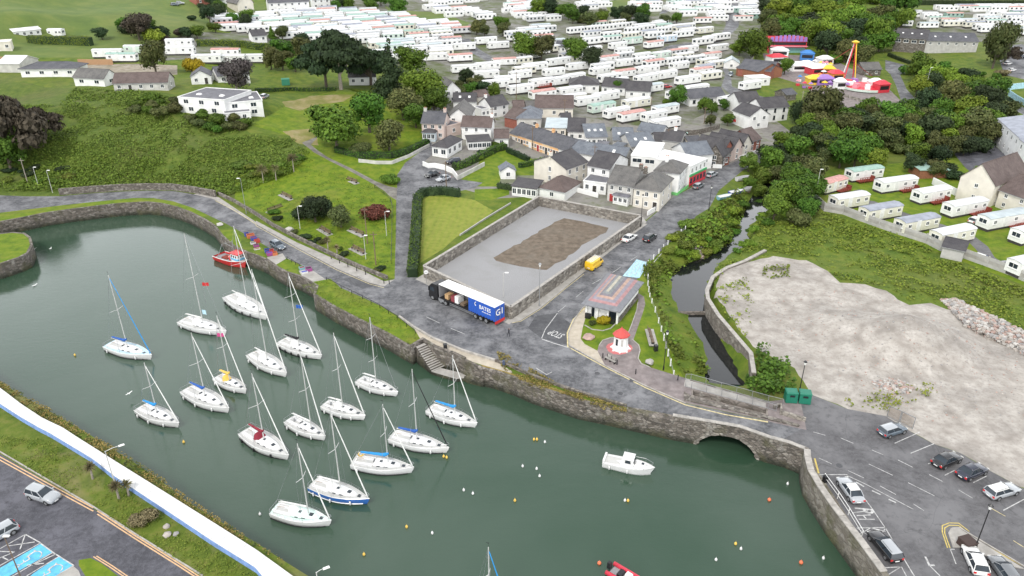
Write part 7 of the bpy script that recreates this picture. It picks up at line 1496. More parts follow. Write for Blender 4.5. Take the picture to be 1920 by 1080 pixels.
wood([(1450,290),(1490,270),(1600,290),(1650,300),(1600,320),(1530,320),(1525,400),(1500,425),(1450,420),(1440,360)], 36, 17, 28, ['green', 'dark', 'green', 'olive'], 'tree in the thicket between the stream and the first caravans', 'thicket beside the stream', 6)
wood([(1700,300),(1770,305),(1830,330),(1800,345),(1700,330)], 8, 15, 22, ['green', 'dark', 'olive'], 'shrubby tree behind the upper row of caravans', 'trees behind the upper caravan row', 7)
wood([(1400,320),(1450,300),(1460,350),(1440,380),(1415,380),(1395,350)], 7, 13, 20, ['green', 'scrub', 'bright'], 'overgrown bush along the street side of the stream', 'bushes along the street side of the stream', 8, .9)
wood([(1330,400),(1390,385),(1400,420),(1370,450),(1320,440)], 6, 11, 17, ['scrub', 'green'], 'rounded bush on the stream bank below the street', 'bushes on the stream bank', 9, .8, 'bush')
wood([(1060,38),(1110,25),(1180,35),(1250,28),(1275,45),(1250,55),(1150,52),(1100,58)], 14, 9, 15, ['green', 'dark', 'olive'], 'tree in the belt crossing the caravan park', 'tree belt across the caravan park', 10)
wood([(995,30),(1010,5),(1060,10),(1080,30),(1060,50),(1010,52)], 7, 12, 18, ['green', 'dark'], 'dark tree in the clump near the top of the caravan park', 'clump near the top of the caravan park', 11)
wood([(840,165),(880,150),(930,185),(925,195),(860,185)], 8, 10, 16, ['green', 'dark', 'olive'], 'dark green tree between the caravans and the white gable house', 'trees above the white gable house', 12)
wood([(870,60),(960,50),(950,72),(890,72)], 6, 9, 13, ['green', 'olive'], 'small tree in the gap between caravan rows', 'trees in the gap between caravan rows', 13)
wood([(165,68),(235,55),(320,65),(420,60),(410,72),(300,82),(200,80)], 11, 12, 17, ['dark', 'green', 'brown'], 'dark shrub tree along the foot of the hill field', 'shrubs along the foot of the hill field', 14, .8)
wood([(345,25),(400,15),(430,35),(480,45),(470,62),(420,55),(360,40)], 9, 9, 14, ['green', 'dark'], 'tree among the houses at the top left', 'trees among the top left houses', 15)
wood([(600,8),(720,5),(715,30),(640,28)], 6, 10, 15, ['green', 'dark'], 'tree behind the terrace at the top', 'trees behind the top terrace', 16)
wood([(482,105),(575,100),(575,140),(490,140)], 8, 14, 20, ['green', 'dark', 'olive'], 'garden tree left of the spreading cypress', 'garden trees left of the cypress', 17)
wood([(240,205),(270,185),(335,185),(335,212),(265,222)], 9, 12, 19, ['olive', 'green', 'olive'], 'grey-green bush below the long bungalow', 'bushes below the long bungalow', 18, .9, 'bush')
wood([(345,228),(380,215),(470,232),(465,250),(430,252),(360,238)], 10, 13, 19, ['green', 'olive'], 'rounded bush in front of the flat-roofed villa', 'bushes in front of the villa', 19, .95, 'bush')
wood([(1300,215),(1330,200),(1400,215),(1390,235),(1310,240)], 6, 9, 14, ['green', 'olive'], 'garden bush behind the gabled street row', 'garden bushes behind the street row', 20)
wood([(1690,128),(1760,125),(1880,135),(1880,148),(1760,140)], 8, 8, 14, ['olive', 'green', 'palm'], 'low garden shrub in front of the hotel', 'garden shrubs in front of the hotel', 21, .8, 'bush')
wood([(900,270),(930,275),(925,300),(900,300)], 3, 8, 12, ['green', 'dark'], 'garden bush between the hedge and the lawn', 'garden bushes by the hedge', 22, .9, 'bush')
wood([(0,300),(40,290),(90,310),(200,325),(200,352),(110,360),(0,358)], 12, 10, 16, ['green', 'dark', 'scrub'], 'low dark bush along the left end of the coast road', 'bushes along the coast road', 23, .6, 'bush')
wood([(440,300),(560,290),(560,320),(500,335),(450,335)], 9, 12, 18, ['scrub', 'green'], 'dense green bush at the right end of the scrub bank', 'bushes at the end of the scrub bank', 24, .6, 'bush')
for pts, h_, w_, lf, lb in ((Q('A0', 225,325, 690,340), 3.2, 3, 'bright', 'long thick clipped hedge on the hillside lawn'), (Q('A0', 1480,345, 1830,350)+Q('A1', 0,370, 380,372), 2.5, 2.5, 'bright', 'bright green hedge running towards the spreading cypress'),
  (Q('B1', 600,60, 780,100, 1000,105, 1130,75, 1290,0), 1.7, 1.6, 'green', 'curving clipped hedge above the lane and grass triangle'), (Q('B1', 1215,425, 1205,640, 1185,900, 1175,1000), 1.9, 2.2, 'green', 'tall clipped hedge along the lane beside the mown lawn'), (Q('B1', 1215,420, 1260,385, 1400,375, 1530,395), 2.0, 1.5, 'dark', 'dark hedge curving round the top of the mown lawn'),
  (Z5(400,905, 520,870, 700,780, 860,700, 960,680), 1.8, 1.6, 'green', 'long clipped hedge beside the bungalow driveway'), (Z5(970,710, 1080,760, 1200,815), 1.5, 1.2, 'dark', 'dark clipped hedge in front of the orange terrace'), (Z5(1100,880, 1250,850, 1400,810), 1.5, 1.2, 'green', 'low clipped hedge near the end of the orange terrace'),
  (Q('B1', 1810,330, 1920,345), 1.5, 1.2, 'dark', 'small clipped hedge by the conservatory'), (Q('A3', 900,420, 1000,460, 1090,490), 1.5, 1.2, 'dark', 'dark hedge between the hotel garden and the road'), (Q('A1', 0,690, 250,680, 600,680), 1.3, 1.2, 'green', 'hedge along the terrace below the spreading cypress'),
  (Q('A3', 1090,38, 1500,42, 1990,40), 3, 2.5, 'dark', 'long dark hedge along the top right field')): hedge('hedge', lb, g2(pts), h_, w_, lf, dens=18, size=.2)
# ground cover
cover('bank_scrub', [(-60,255),(0,190),(110,200),(140,165),(330,185),(345,212),(470,255),(555,262),(585,292),(545,328),(430,368),(400,364),(325,352),(225,352),(110,360),(0,358),(-60,360)], 15, .22, .8, 'scrub', 1, clump=.3, cut=.12)
cover('bank_scrub', [(-60,290),(100,300),(300,300),(430,330),(520,300),(585,292),(545,328),(430,368),(325,350),(110,360),(-60,360)], 5, .28, 1.3, 'green', 2, clump=.25, cut=.5)
bk = [(1205,505),(1218,540),(1236,585),(1249,640),(1272,692),(1300,712),(1330,706),(1298,640),(1272,600),(1255,575),(1255,535),(1275,510),(1330,488),(1375,460),(1385,430),(1400,390),(1400,350),(1340,395),(1305,425),(1262,468),(1235,485)]
cover('stream_bank_plants', bk, 22, .26, 1.3, 'scrub', 3, clump=.35); cover('stream_bank_plants', bk, 5, .36, 1.9, 'bright', 4, clump=.5, cut=.55)
cover('stream_bank_plants', [(1400,690),(1425,655),(1475,690),(1492,735),(1440,748),(1400,735)], 26, .3, 2.2, 'green', 5)
cover('rough_grass', [(1340,535),(1332,522),(1370,470),(1400,440),(1545,400),(1700,450),(1920,545),(2060,610),(2060,660),(1850,600),(1775,575),(1705,565),(1662,538),(1575,525),(1512,482),(1450,478),(1365,500)], 8, .24, .6, 'grass', 6, clump=.3)
cover('rough_grass', [(1545,400),(1700,450),(1920,545),(2060,610),(2060,625),(1920,560),(1700,480),(1560,430),(1440,450),(1400,445)], 3, .3, .9, 'bright', 7, clump=.5, cut=.4)
cover('yard_weeds', [(1575,745),(1640,735),(1740,715),(1760,735),(1700,765),(1660,772),(1590,765)], 9, .2, .5, 'grass', 8, clump=1.2, cut=.5)
cover('yard_weeds', [(1340,545),(1400,520),(1420,560),(1400,640),(1360,600)], 8, .22, .5, 'grass', 9, clump=.6, cut=.5)
cover('yard_weeds', [(1430,500),(1480,500),(1480,520),(1430,525)], 10, .25, .6, 'scrub', 10)
cover('wall_scrub', [(930,655),(960,672),(1060,728),(1135,755),(1175,768),(1175,774),(1130,768),(1060,742),(985,722),(940,690)], 60, .12, .3, 'gold', 11, clump=1)
ppw = g2(Q('C0', -20,690, 150,785, 300,865, 450,950)+Q('D0', 600,-20, 850,110, 1200,335, 1400,490, 1600,620, 1920,830)+Q('D1', 200,950, 200,1000, 0,870)+Q('D0', 1600,690, 1400,560, 900,255, 560,20)+Q('C0', 320,985, 0,755))
cover('promenade_weeds', None, 60, .1, .3, 'gold', 12, world=ppw, clump=1.2)
cover('promenade_weeds', None, 18, .13, .3, 'olive', 13, world=ppw, clump=.8)
cover('verge_tufts', Q('D0', 0,30, 360,60, 850,400, 1200,620, 1600,880, 1920,1080, 1500,1075, 1000,760, 700,565, 0,150), 26, .1, .22, 'grass', 14, clump=.6)
cover('quay_lawn_tufts', Q('C1', 430,50, 330,-20, 560,-60, 640,10, 800,90, 930,150, 1075,235, 1180,320, 1230,395, 1170,440, 1000,350, 700,200), 16, .1, .18, 'grass', 15, clump=.8)
cover('park_tufts', Q('B1', -150,250, 100,170, 330,70, 900,310, 1010,430, 1010,960, 800,900, 500,760, 0,480), 4, .14, .2, 'grass', 16, clump=.4)
wood([(1268,430),(1330,412),(1385,395),(1378,445),(1345,478),(1300,490),(1245,470)], 26, 12, 19, ['scrub', 'bright', 'green'], 'leafy bush on the bank above the upper stream', 'bushes above the upper stream', 25, .8, 'bush')
wood([(1360,478),(1400,425),(1425,380),(1450,385),(1430,440),(1395,475)], 14, 10, 15, ['green', 'bright'], 'bush on the right bank of the upper stream', 'bushes on the right bank of the stream', 26, .8, 'bush')
wood([(505,395),(530,405),(600,450),(700,495),(725,515),(690,512),(600,470),(520,425)], 12, 7, 12, ['olive', 'green', 'dark'], 'low shrub behind the park wall', 'shrubs behind the park wall', 27, .8, 'bush')
T(*Q('C2', 690,272)[0], 15, 'bush', 'yellow', 'yellow-green round bush in front of the pavilion', None, 1.2); T(*Q('C2', 600,275)[0], 9, 'bush', 'olive', 'small olive bush left of the yellow-green one', None, 1)
T(*Q('C2', 750,262)[0], 8, 'bush', 'dark', 'small dark bush at the pavilion corner', None, 1)
cover('weir_plants', Q('B2', 1290,830, 1340,760, 1420,760, 1430,800, 1340,880), 18, .25, 1.0, 'olive', 17)
# stones: rubble heaps
def rubble(name, pxpoly, n, s0, s1, mats, seed, h_=.6, label=None):
    rn = random.Random(seed); poly = g2(pxpoly); x0, y0 = poly.min(0); x1, y1 = poly.max(0); mb = MB(); k = 0; cen = poly.mean(0); sp = np.abs(poly-cen).max()
    while k < n:
        q = np.array([rn.uniform(x0, x1), rn.uniform(y0, y1)])
        if not inside(q, poly)[0]: continue
        k += 1; s = rn.uniform(s0, s1); z = h1(*q)+h_*rn.random()*max(0, 1-np.hypot(*(q-cen))/sp); V = [Vector((a*s*rn.uniform(.5, 1.1), b*s*rn.uniform(.5, 1.1), c*s*rn.uniform(.3, .8))) for a in (-1, 1) for b in (-1, 1) for c in (-1, 1)]
        mt = Matrix.Rotation(rn.uniform(0, 6), 3, 'Z') @ Matrix.Rotation(rn.uniform(-.5, .5), 3, 'X'); V = [mt @ v+Vector((*q, z)) for v in V]
        mb.add(V, [(0,1,3,2),(4,6,7,5),(0,4,5,1),(2,3,7,6),(0,2,6,4),(1,5,7,3)], rn.randrange(len(mats)))
    return tag(mb.build(name, mats), kind='stuff', label=label)
st = [plain('rubble_pale', (.38, .345, .31), .9, var=.2), plain('rubble_pink', (.38, .27, .23), .9, var=.2), plain('rubble_grey', (.30, .29, .28), .9, var=.2), plain('rubble_white', (.46, .44, .41), .9)]
rubble('rubble_heap', Q('C3', 1300,90, 1400,80, 1920,360, 2200,560, 2200,640, 1800,440, 1640,380, 1480,290), 2400, .12, .42, st, 1, 1.2)
rubble('rubble_heap', Q('C3', 760,710, 900,690, 1100,730, 1060,790, 900,790), 420, .1, .3, st, 2, .5)
rubble('scattered_stones', Q('C3', 0,0, 560,0, 1000,100, 1920,500, 1920,1000, 1100,1000, 500,700, 100,400), 900, .04, .14, st[:3], 3, 0)
rubble('scattered_stones', Q('B2', 1400,850, 1560,760, 1590,800, 1440,900), 90, .15, .5, st, 4, .3)
rubble('scattered_stones', Q('B2', 1300,820, 1370,760, 1440,760, 1440,830, 1350,880), 200, .12, .4, st, 5, .5)
# ------------------------------------------------------------------ vehicles
CG = 'cars around the harbour'
D3 = lambda *a: Q('D3', *a)
car(*Q('D0', 245,470, 420,525), 'suv', 'silver', 'silver hatchback driving along the near-left road beside the yellow lines', CG, L0=4.3, H=1.6)
car(*Q('D0', 90,742, -110,850), 'hatch', 'silver', 'silver car cut off by the left edge beside the blue bays', CG)
car(*QZ(380,380,6.75, 880,530, 1030,610), 'hatch', 'slate', 'slate blue hatchback parked on the quay by the fishing gear', CG, roof='slate')
car(*Q('B2', 845,740, 915,700), 'saloon', 'white', 'white saloon parked by the right wall of the gravel plot', CG, L0=4.7)
car(*Q('B2', 1005,740, 1062,700), 'suv', 'black', 'black four-by-four in the street beside the white saloon', CG, L0=4.3, H=1.65)
car(*Z4(800,835, 895,780), 'hatch', 'grey', 'dark grey car parked outside the red shopfront', CG, roof='silver')
car(*Z4(950,705, 1035,665), 'hatch', 'silver', 'pale silver car parked beyond the pub', CG)
car(*Z5(225,955, 120,985), 'saloon', 'black', 'black car parked beside a silver car at the lane head', CG)
car(*Z5(350,1000, 235,1030), 'saloon', 'silver', 'silver car parked beside a black car at the lane head', CG)
car(*Z5(450,820, 340,840), 'estate', 'navy', 'dark blue car on the bungalow driveway', CG)
car(*D3(825,40, 1030,-25), 'estate', 'slate', 'slate blue estate parked by the mesh gate', CG, roof='silver')
car(*D3(1240,275, 1430,190), 'saloon', 'black', 'black saloon, left of the two dark cars by the yard', CG, L0=4.6)
car(*D3(1415,365, 1630,275), 'saloon', 'navy', 'navy car, right of the two dark cars by the yard', CG, L0=4.6, H=1.55, rails=True)
car(*D3(1630,500, 1865,430), 'estate', 'silver', 'silver estate car parked right of the navy car', CG, L0=4.7, roof='white', rails=True)  # white roof colour stands in for sky glare on silver paint
car(*D3(660,530, 560,385), 'saloon', 'silver', 'silver saloon parked beside the white quay railing', CG, L0=4.6, roof='white')  # roof coloured white to paint in the glare of the sky
car(*D3(945,975, 790,785), 'estate', 'black', 'black estate with a pale roof parked lower along the quay', CG, L0=4.7, roof='silver', rails=True)
car(*D3(1585,1080, 1500,895), 'hatch', 'white', 'white hatchback at the bottom edge by the litter bin', CG)
car(*D3(1800,1120, 1720,1010), 'hatch', 'grey', 'dark grey car cut by the bottom right corner', CG)
car(*Q('A2', 1130,665, 1190,655), 'hatch', 'red', 'red car on the grass among the caravans', CG); car(*Q('A2', 1655,545, 1625,590), 'hatch', 'slate', 'dark car on the caravan park road bend', CG)
car(*Q('B3', 1520,600, 1590,575), 'hatch', 'white', 'white car beside the caravan with the grey-green roof', CG); car(*Q('B3', 1600,880, 1510,850), 'hatch', 'blue', 'blue and white car by the concrete shed', CG, roof='white')
car(*Q('B3', 1740,935, 1860,920), 'estate', 'black', 'black car behind the panel fence at the right edge', CG); car(*Q('A1', 20,745, 110,730), 'hatch', 'silver', 'silver car beside the white flat-roofed villa', CG)
for i, (x, y, c_) in enumerate(((1745,430,'silver'),(1795,485,'white'),(1825,535,'white'),(1740,395,'slate'),(1870,405,'silver'),(1905,435,'navy'),(1730,350,'grey'))):
    car(*Q('A3', x-25, y+5, x+30, y-5), 'hatch', c_, c_+' car in the upper right car park', 'cars in the upper right car park')
for x, y, c_ in ((1310,40,'slate'),(1350,30,'silver')): car(*Q('A0', x-20, y, x+25, y+3), 'hatch', c_, c_+' car near the red block at the top left', 'cars near the red block')
vn = car(*Q('B2', 572,955, 662,892), 'van', 'yellow', 'bright yellow van with white ladders on its roof rack', None, L0=4.9, wd=1.95, H=2.0)
m = MB()
for y in (-.6, -.2, .2, .6): m.tube([(-2.3, y, 2.18), (1.2, y, 2.18)], .04, 5)
for k in range(9): m.box(-2.3+k*.42, -2.25+k*.42, -.6, .6, 2.15, 2.2)
m.build('ladder', WHITE, vn)
# the curtain-sided lorry
A = P(*QZ(780,480,6.75, 1000,905)[0]); B = P(*QZ(780,480,6.75, 152,532)[0]); rz = math.atan2(B[1]-A[1], B[0]-A[0]); LT = float(np.hypot(*(B-A)[:2])); k_ = LT/16.4
nrm_ = np.array([-math.sin(rz), math.cos(rz)]); o_ = (A[:2]-nrm_*1.25); tr = empty('lorry', (o_[0], o_[1], 0), rz, 'articulated lorry with a black cab and a blue curtain-sided trailer, curtain drawn half open', 'lorry')
TB = plain('trailer_blue', (.02, .09, .42), .45, var=.08, vscale=3); TL = 13.4*k_; X0, X1 = 0, TL; yb = 1.25
m = MB(); m.box(X0, X1, -yb, yb, 1.05, 1.25); m.build('trailer_floor', BLACK, tr); m = MB(); m.box(X0, X1, -yb-.02, yb+.02, 3.88, 4.0); m.build('trailer_roof', WHITE, tr)
m = MB(); m.box(X0+.05, X1, -yb, -yb+.06, 1.25, 3.88); m.build('far_curtain', GREY, tr); m = MB(); m.box(X1-.1, X1, -yb+.06, yb, 1.25, 3.88); m.build('headboard', GREY, tr)
XC = TL*.45; m = MB(); n = 44; pts = [(X0+.06+(XC-X0)*i/n, yb+(.05*math.sin(i*1.9) if i > n*.6 else .012*math.sin(i*1.3))) for i in range(n+1)]
m.loft([[(x, y, 1.1), (x, y, 3.88)] for x, y in pts], 0, False, False); m.loft([[(x, y-.02, 3.88), (x, y-.02, 1.1)] for x, y in pts], 0, False, False); m.build('blue_curtain', TB, tr)
m = MB(); m.box(X0-.06, X0+.04, -yb, yb, 1.15, 3.9); m.build('rear_doors', TB, tr); m = MB(); m.box(X0-.1, X0+.0, -yb, yb, .55, 1.12); m.build('rear_bumper', RED, tr)
for y in (-1.1, -.1, .1, 1.1): m = MB(); m.tube([(X0-.09, y, 1.1), (X0-.09, y, 3.85)], .025, 5); m.build('door_bar', METAL, tr)
tx = text_mesh('BATES', 1.05, WHITE, 'lettering', tr, .004, .015); tx.matrix_local = Matrix(((-1, 0, 0, 2.35), (0, 0, 1, yb+.03), (0, 1, 0, 2.85), (0, 0, 0, 1))) @ Matrix.Diagonal((.95, 1, 1, 1))
m = MB(); m.tube([(4.45+.35*math.cos(t), yb+.035, 3.15+.35*math.sin(t)) for t in np.linspace(-1.4, 1.6, 9)], .07, 4); m.build('emblem', WHITE, tr)
m = MB()
for k in range(4): m.box(1.0+k*.55, 1.42+k*.55, yb+.02, yb+.03, 2.05, 2.18)
m.build('small_lettering', WHITE, tr)
tx = text_mesh('G1', 1.7, WHITE, 'lettering', tr, .004, .03); tx.matrix_local = Matrix(((0, 0, -1, X0-.12), (-1, 0, 0, .1), (0, 1, 0, 2.7), (0, 0, 0, 1)))
for i in range(3):
    for s in (-1, 1): add_wheel(tr, 2.2+i*1.3, s*1.05, .5, 1.6)
for x in (TL-1.6, TL-.3, TL+1.9):
    for s in (-1, 1): add_wheel(tr, x, s*1.05, .5, 1.6)
m = MB(); m.box(4.9, TL-2.6, yb-.15, yb-.08, .5, .62); m.box(4.9, TL-2.6, yb-.15, yb-.08, .78, .9); m.build('side_guard', METAL, tr)
m = MB(); m.box(TL-2.6, TL+2.2, -.5, .5, .55, 1.0); m.build('chassis', BLACK, tr)
for x, z0, z1, c_ in ((TL-1.6, 1.25, 2.2, plain('cargo_tan', (.5, .32, .16), .8)), (TL-3.2, 1.25, 2.3, plain('cargo_maroon', (.25, .05, .06), .7)), (TL-4.2, 1.25, 2.6, WHITE), (TL-5.6, 1.25, 1.7, WOOD)): m = MB(); m.box(x-.45, x+.45, -.6, .9, z0, z1); o = m.build('pallet_load', c_, tr)
xb = TL+.45; m = MB(); pr = [(xb, .55), (xb, 3.3), (xb+.3, 3.55), (xb+1.5, 3.5), (xb+2.15, 2.9), (xb+2.35, 1.9), (xb+2.4, .5)]
m.loft([[(x, y, z) for x, z in pr] for y in (-1.23, 1.23)]); m.build('cab', BLACK, tr); m = MB(); m.add([(xb+2.17, -1.1, 2.85), (xb+2.17, 1.1, 2.85), (xb+2.37, 1.1, 1.95), (xb+2.37, -1.1, 1.95)], [(0, 3, 2, 1)]); m.build('windscreen', GLASS, tr)
for s in (-1, 1):
    m = MB(); m.add([(xb+.9, s*1.24, 1.95), (xb+2.1, s*1.24, 1.95), (xb+1.95, s*1.24, 2.8), (xb+.9, s*1.24, 2.8)], [(3,2,1,0) if s > 0 else (0,1,2,3)]); m.build('side_window', GLASS, tr); m = MB(); m.box(xb+2.2, xb+2.35, s*1.3-.08, s*1.3+.08, 1.9, 2.7); m.build('mirror', BLACK, tr)
    m = MB(); m.box(TL-1.2, TL+.2, s*1.15-.12, s*1.15+.12, .5, 1.05); m.build('fuel_tank', METAL, tr)
# person crossing behind the lorry
def person(px, rz, label, top=(.02, .022, .03), legs=(.03, .03, .035)):
    q = P(*px); bmv = [(0, 0, .95), (0, 0, 1.2), (0, 0, 1.42), (0, .01, 1.5), (0, .02, 1.62), (0, .02, 1.74), (.1, 0, .88), (.11, .14, .5), (.11, .02, .08), (.11, .14, .04), (-.1, 0, .88), (-.11, -.1, .5), (-.11, -.3, .1), (-.11, -.2, .03), (.19, 0, 1.4), (.25, -.08, 1.14), (.23, .04, .9), (-.19, 0, 1.4), (-.25, .07, 1.14), (-.22, .2, .93)]
    ed = [(0,1),(1,2),(2,3),(3,4),(4,5),(0,6),(6,7),(7,8),(8,9),(0,10),(10,11),(11,12),(12,13),(2,14),(14,15),(15,16),(2,17),(17,18),(18,19)]
    rad = [.15,.15,.15,.06,.10,.08,.1,.065,.045,.04,.1,.065,.045,.04,.065,.045,.035,.065,.045,.035]
    me = bpy.data.meshes.new('person'); me.from_pydata(bmv, ed, []); o = bpy.data.objects.new('person', me); COL.objects.link(o); md = o.modifiers.new('s', 'SKIN'); me.skin_vertices[0].data
    for i, r_ in enumerate(rad): me.skin_vertices[0].data[i].radius = (r_, r_*.8)
    me.skin_vertices[0].data[0].use_root = True; sb = o.modifiers.new('d', 'SUBSURF'); sb.levels = sb.render_levels = 1
    dg = bpy.context.evaluated_depsgraph_get(); m2 = bpy.data.meshes.new_from_object(o.evaluated_get(dg)); bpy.data.objects.remove(o); m2.materials.clear()
    for c_, nm_ in ((top, 'jacket_dark'), (legs, 'trousers_dark'), ((.45, .28, .2), 'skin'), ((.06, .04, .03), 'hair')): m2.materials.append(plain(nm_, c_, .8))
    for p_ in m2.polygons: z = p_.center.z; p_.material_index = 1 if z < .92 and abs(p_.center.x) < .2 else 0 if z < 1.48 else (3 if z > 1.68 or p_.center.y < -.03 else 2)
    e = link('person', m2, None, tuple(q), rz); return tag(e, label, 'person')
person(QZ(780,480,6.75, 1175,1020)[0], -1.2, 'person in dark clothes walking across the road behind the lorry')
# ------------------------------------------------------------------ lamps, poles, small street things
def height_at(base, top):
    g = G(*base); lo, hi = .3, 30
    for _ in range(26):
        mid = (lo+hi)/2; d = g+np.array([0, 0, mid])-np.array([0, 0, CAMH]); y = 540-FPX*(d@_up)/(d@_fw)
        if y > top[1]: lo = mid
        else: hi = mid
    return g, mid
def lamp(base, top, kind, label, group=None, arm=0, mat=None, aim=0):
    g, h_ = height_at(base, top); e = empty('street_lamp' if kind != 'pole' else 'utility_pole', tuple(g), aim, label, 'street lamp' if kind != 'pole' else 'pole', group)
    m = MB()
    if kind == 'lantern':
        m.tube([(0, 0, -.1), (0, 0, .5), (0, 0, .9), (0, 0, h_-.8)], [.13, .12, .07, .055], 8); m.build('post', mat or BLACK, e); m = MB(); m.loft([ngon(.13, h_-.75, 6), ngon(.24, h_-.3, 6), ngon(.2, h_-.25, 6)]); m.build('lantern', LAMPG, e)
        m = MB(); m.loft([ngon(.3, h_-.28, 6), ngon(.28, h_-.2, 6), ngon(.05, h_+.02, 6)]); m.build('lantern_cap', mat or BLACK, e)
    elif kind == 'arm':
        m.tube([(0, 0, -.1), (0, 0, h_*.3), (0, 0, h_)], [.09, .07, .05], 7); m.tube([(0, 0, h_-.05), (arm*.5, 0, h_+.1), (arm, 0, h_+.12)], .035, 6); m.build('post', mat or METAL, e); m = MB(); m.box(arm-.1, arm+.6, -.14, .14, h_+.04, h_+.16, 0, .04, .04); m.build('lamp_head', WHITE, e)
    else:
        m.tube([(0, 0, -.3), (0, 0, h_)], [.13, .09], 7); m.build('post', mat or WOOD, e); m = MB(); m.box(-.7, .7, -.05, .05, h_-.6, h_-.48); m.build('crossarm', mat or WOOD, e)
        if arm: m = MB(); m.cyl(.3, 0, h_-1.8, h_-1.1, .25, 8); m.build('transformer', METAL, e)
    return e
LP = 'black lantern lamps of the harbour'
lamp((1827,1031),(1857,945),'lantern','black lantern lamp on the traffic island, lower right',LP); lamp((1499,733),(1512,676),'lantern','black lantern lamp between the two green containers',LP); lamp((1244,693),(1255,619),'lantern','black lantern lamp on the pavilion green by the stream fence',LP)
lamp(Z4(960,1050)[0],Z4(985,782)[0],'lantern','black lantern lamp on the street edge above the stream',LP); lamp((1201,425),(1209,364),'lantern','black lantern lamp at the top right corner of the gravel plot',LP); lamp((1011,574),(1016,493),'lantern','lamp with a hanging basket outside the right wall of the plot',LP,mat=METAL)
lamp((944,556),(944,512),'arm','pale floodlight post inside the gravel plot',arm=.4,mat=ALU); lamp((563,430),(557,387),'arm','white lamp post on the park green beside the dark shrubs',arm=.5,mat=ALU); lamp((725,442),(724,397),'arm','white lamp post by the little cross path',arm=.5,mat=ALU); lamp((686,486),(684,442),'arm','pale thin post below the cross path',arm=.2,mat=ALU)
lamp((689,457),(687,389),'pole','dark wooden pole in the middle of the park green'); lamp((705,497),(703,435),'pole','dark thin pole at the foot of the park green'); lamp((462,401),(454,335),'arm','lamp post at the end of the stone wall by the coast road',arm=-.8)
lamp((99,362),(90,320),'arm','thin white lamp post left of the coast road',arm=.3,mat=ALU); lamp((73,352),(67,314),'arm','second thin post near the left conifers',arm=.2,mat=ALU); lamp((52,343),(42,297),'pole','thick pale pole under the left conifers',mat=PALEBARK)
lamp((221,925),(213,846),'arm','tall thin promenade lamp with a long white head',arm=1.6,mat=ALU,aim=.6); lamp((42,1090),(23,1006),'arm','thin brown lamp post beside the blue bays',arm=.0,mat=WOOD); lamp((604,1142),(597,1073),'arm','white lamp head at the bottom edge of the promenade',arm=.8,mat=ALU,aim=.5)
for b_, t_, lb in (((837,352),(837,302),'pole beside the parked cars at the lane head'),((998,281),(998,236),'dark pole in front of the orange terrace'),((923,233),(923,202),'dark pole beside the white chimney house'),((1000,268),(999,240),'thin pole behind the orange terrace'),((1113,330),(1113,272),'pole with fittings behind the cream house'),((1058,230),(1056,185),'pole above the brown-roofed building'),((1320,232),(1322,200),'dark pole in the street gardens'),((968,190),(967,135),'pole among the lower caravans'),((1219,215),(1220,180),'grey pole beside the street garden caravans'),((1250,285),(1252,240),'pole behind the pub')):
    lamp(b_, t_, 'pole', lb)
lamp((1527,378),(1536,318),'arm','leaning pale post at the corner of the caravan lawns',arm=.1,mat=ALU); lamp((1731,185),(1744,127),'arm','pale slender post among the upper right trees',arm=.2,mat=ALU)
lamp((1500,210),(1500,170),'pole','pale pole by the large olive tree',mat=PALEBARK)
BG = 'black bollards along the pavements'; bm_ = MB(); bm_.tube([(0, 0, -.05), (0, 0, .8), (0, 0, .86), (0, 0, 1.0)], [.09, .08, .1, .03], 8); bmesh_ = bm_.mesh('bollard', BLACK)
for t_, lst in (('B1', ((565,862),(627,895),(690,920),(756,953),(822,980),(960,1045),(1000,1050))), ('C2', ((680,525),(787,575),(927,645),(1243,690)))):
    for x, y in lst: q = G(*Q(t_, x, y)[0]); tag(link('bollard', bmesh_, None, tuple(q)), 'black bollard on the park wall footpath' if t_ == 'B1' else 'black bollard on the pavement by the kiosk', 'bollard', BG if t_ == 'B1' else 'black bollards by the kiosk')
def bench(a, b, label, mat=WOOD, slab=True):
    A, B = G(*a), G(*b); c = (A+B)/2; L_ = float(np.hypot(*(B-A)[:2])); e = empty('bench', tuple(c), math.atan2(B[1]-A[1], B[0]-A[0]), label, 'bench', 'benches on the greens'); h_ = L_/2
    if slab: m = MB(); m.box(-h_-.3, h_+.3, -1.0, .5, -.12, .05); m.build('base_slab', MATS['concrete'], e)
    for k in range(4): m = MB(); m.box(-h_, h_, -.4+k*.12, -.31+k*.12, .43, .47); m.build('seat_slat', mat, e)
    for k in range(3): m = MB(); m.box(-h_, h_, .12, .16, .55+k*.14, .65+k*.14); m.build('back_slat', mat, e)
    for x in (-h_+.15, 0, h_-.15): m = MB(); m.box(x-.05, x+.05, -.4, .1, 0, .43); m.box(x-.05, x+.05, .08, .14, .43, 1.0); m.build('leg', BLACK, e)
    return e
for t_, a, b, lb in (('B1',(195,378),(270,415),'bench at the top left of the park green by the scrub'),('B1',(685,262),(760,298),'bench high on the park green below the path'),('B1',(485,635),(560,680),'bench on the lower left of the park green'),('B1',(710,640),(810,690),'bench at the end of the little cross path'),('B1',(725,780),(815,825),'lowest bench on the park green'),('B1',(90,520),(195,465),'long bench with a pale slab by the park steps'),('C2',(1050,425),(1020,315),'long brown bench on the pavilion green')): bench(*Q(t_, *a, *b), lb)
bench(*Q('C2', 705,530, 780,570), 'pale stone seat beside the red paved disc', MATS['concrete'], False)
def binm(px, label, c_=BLACK, w=.3, h_=1.0, name='litter_bin'):
    q = G(*px); e = empty(name, tuple(q), .3, label, 'bin'); m = MB(); m.box(-w, w, -w, w, 0, h_, 0, .04, .04); m.build('body', c_, e); m = MB(); m.box(-w-.03, w+.03, -w-.03, w+.03, h_, h_+.1, 0, .05, .05); m.build('lid', c_, e); return e
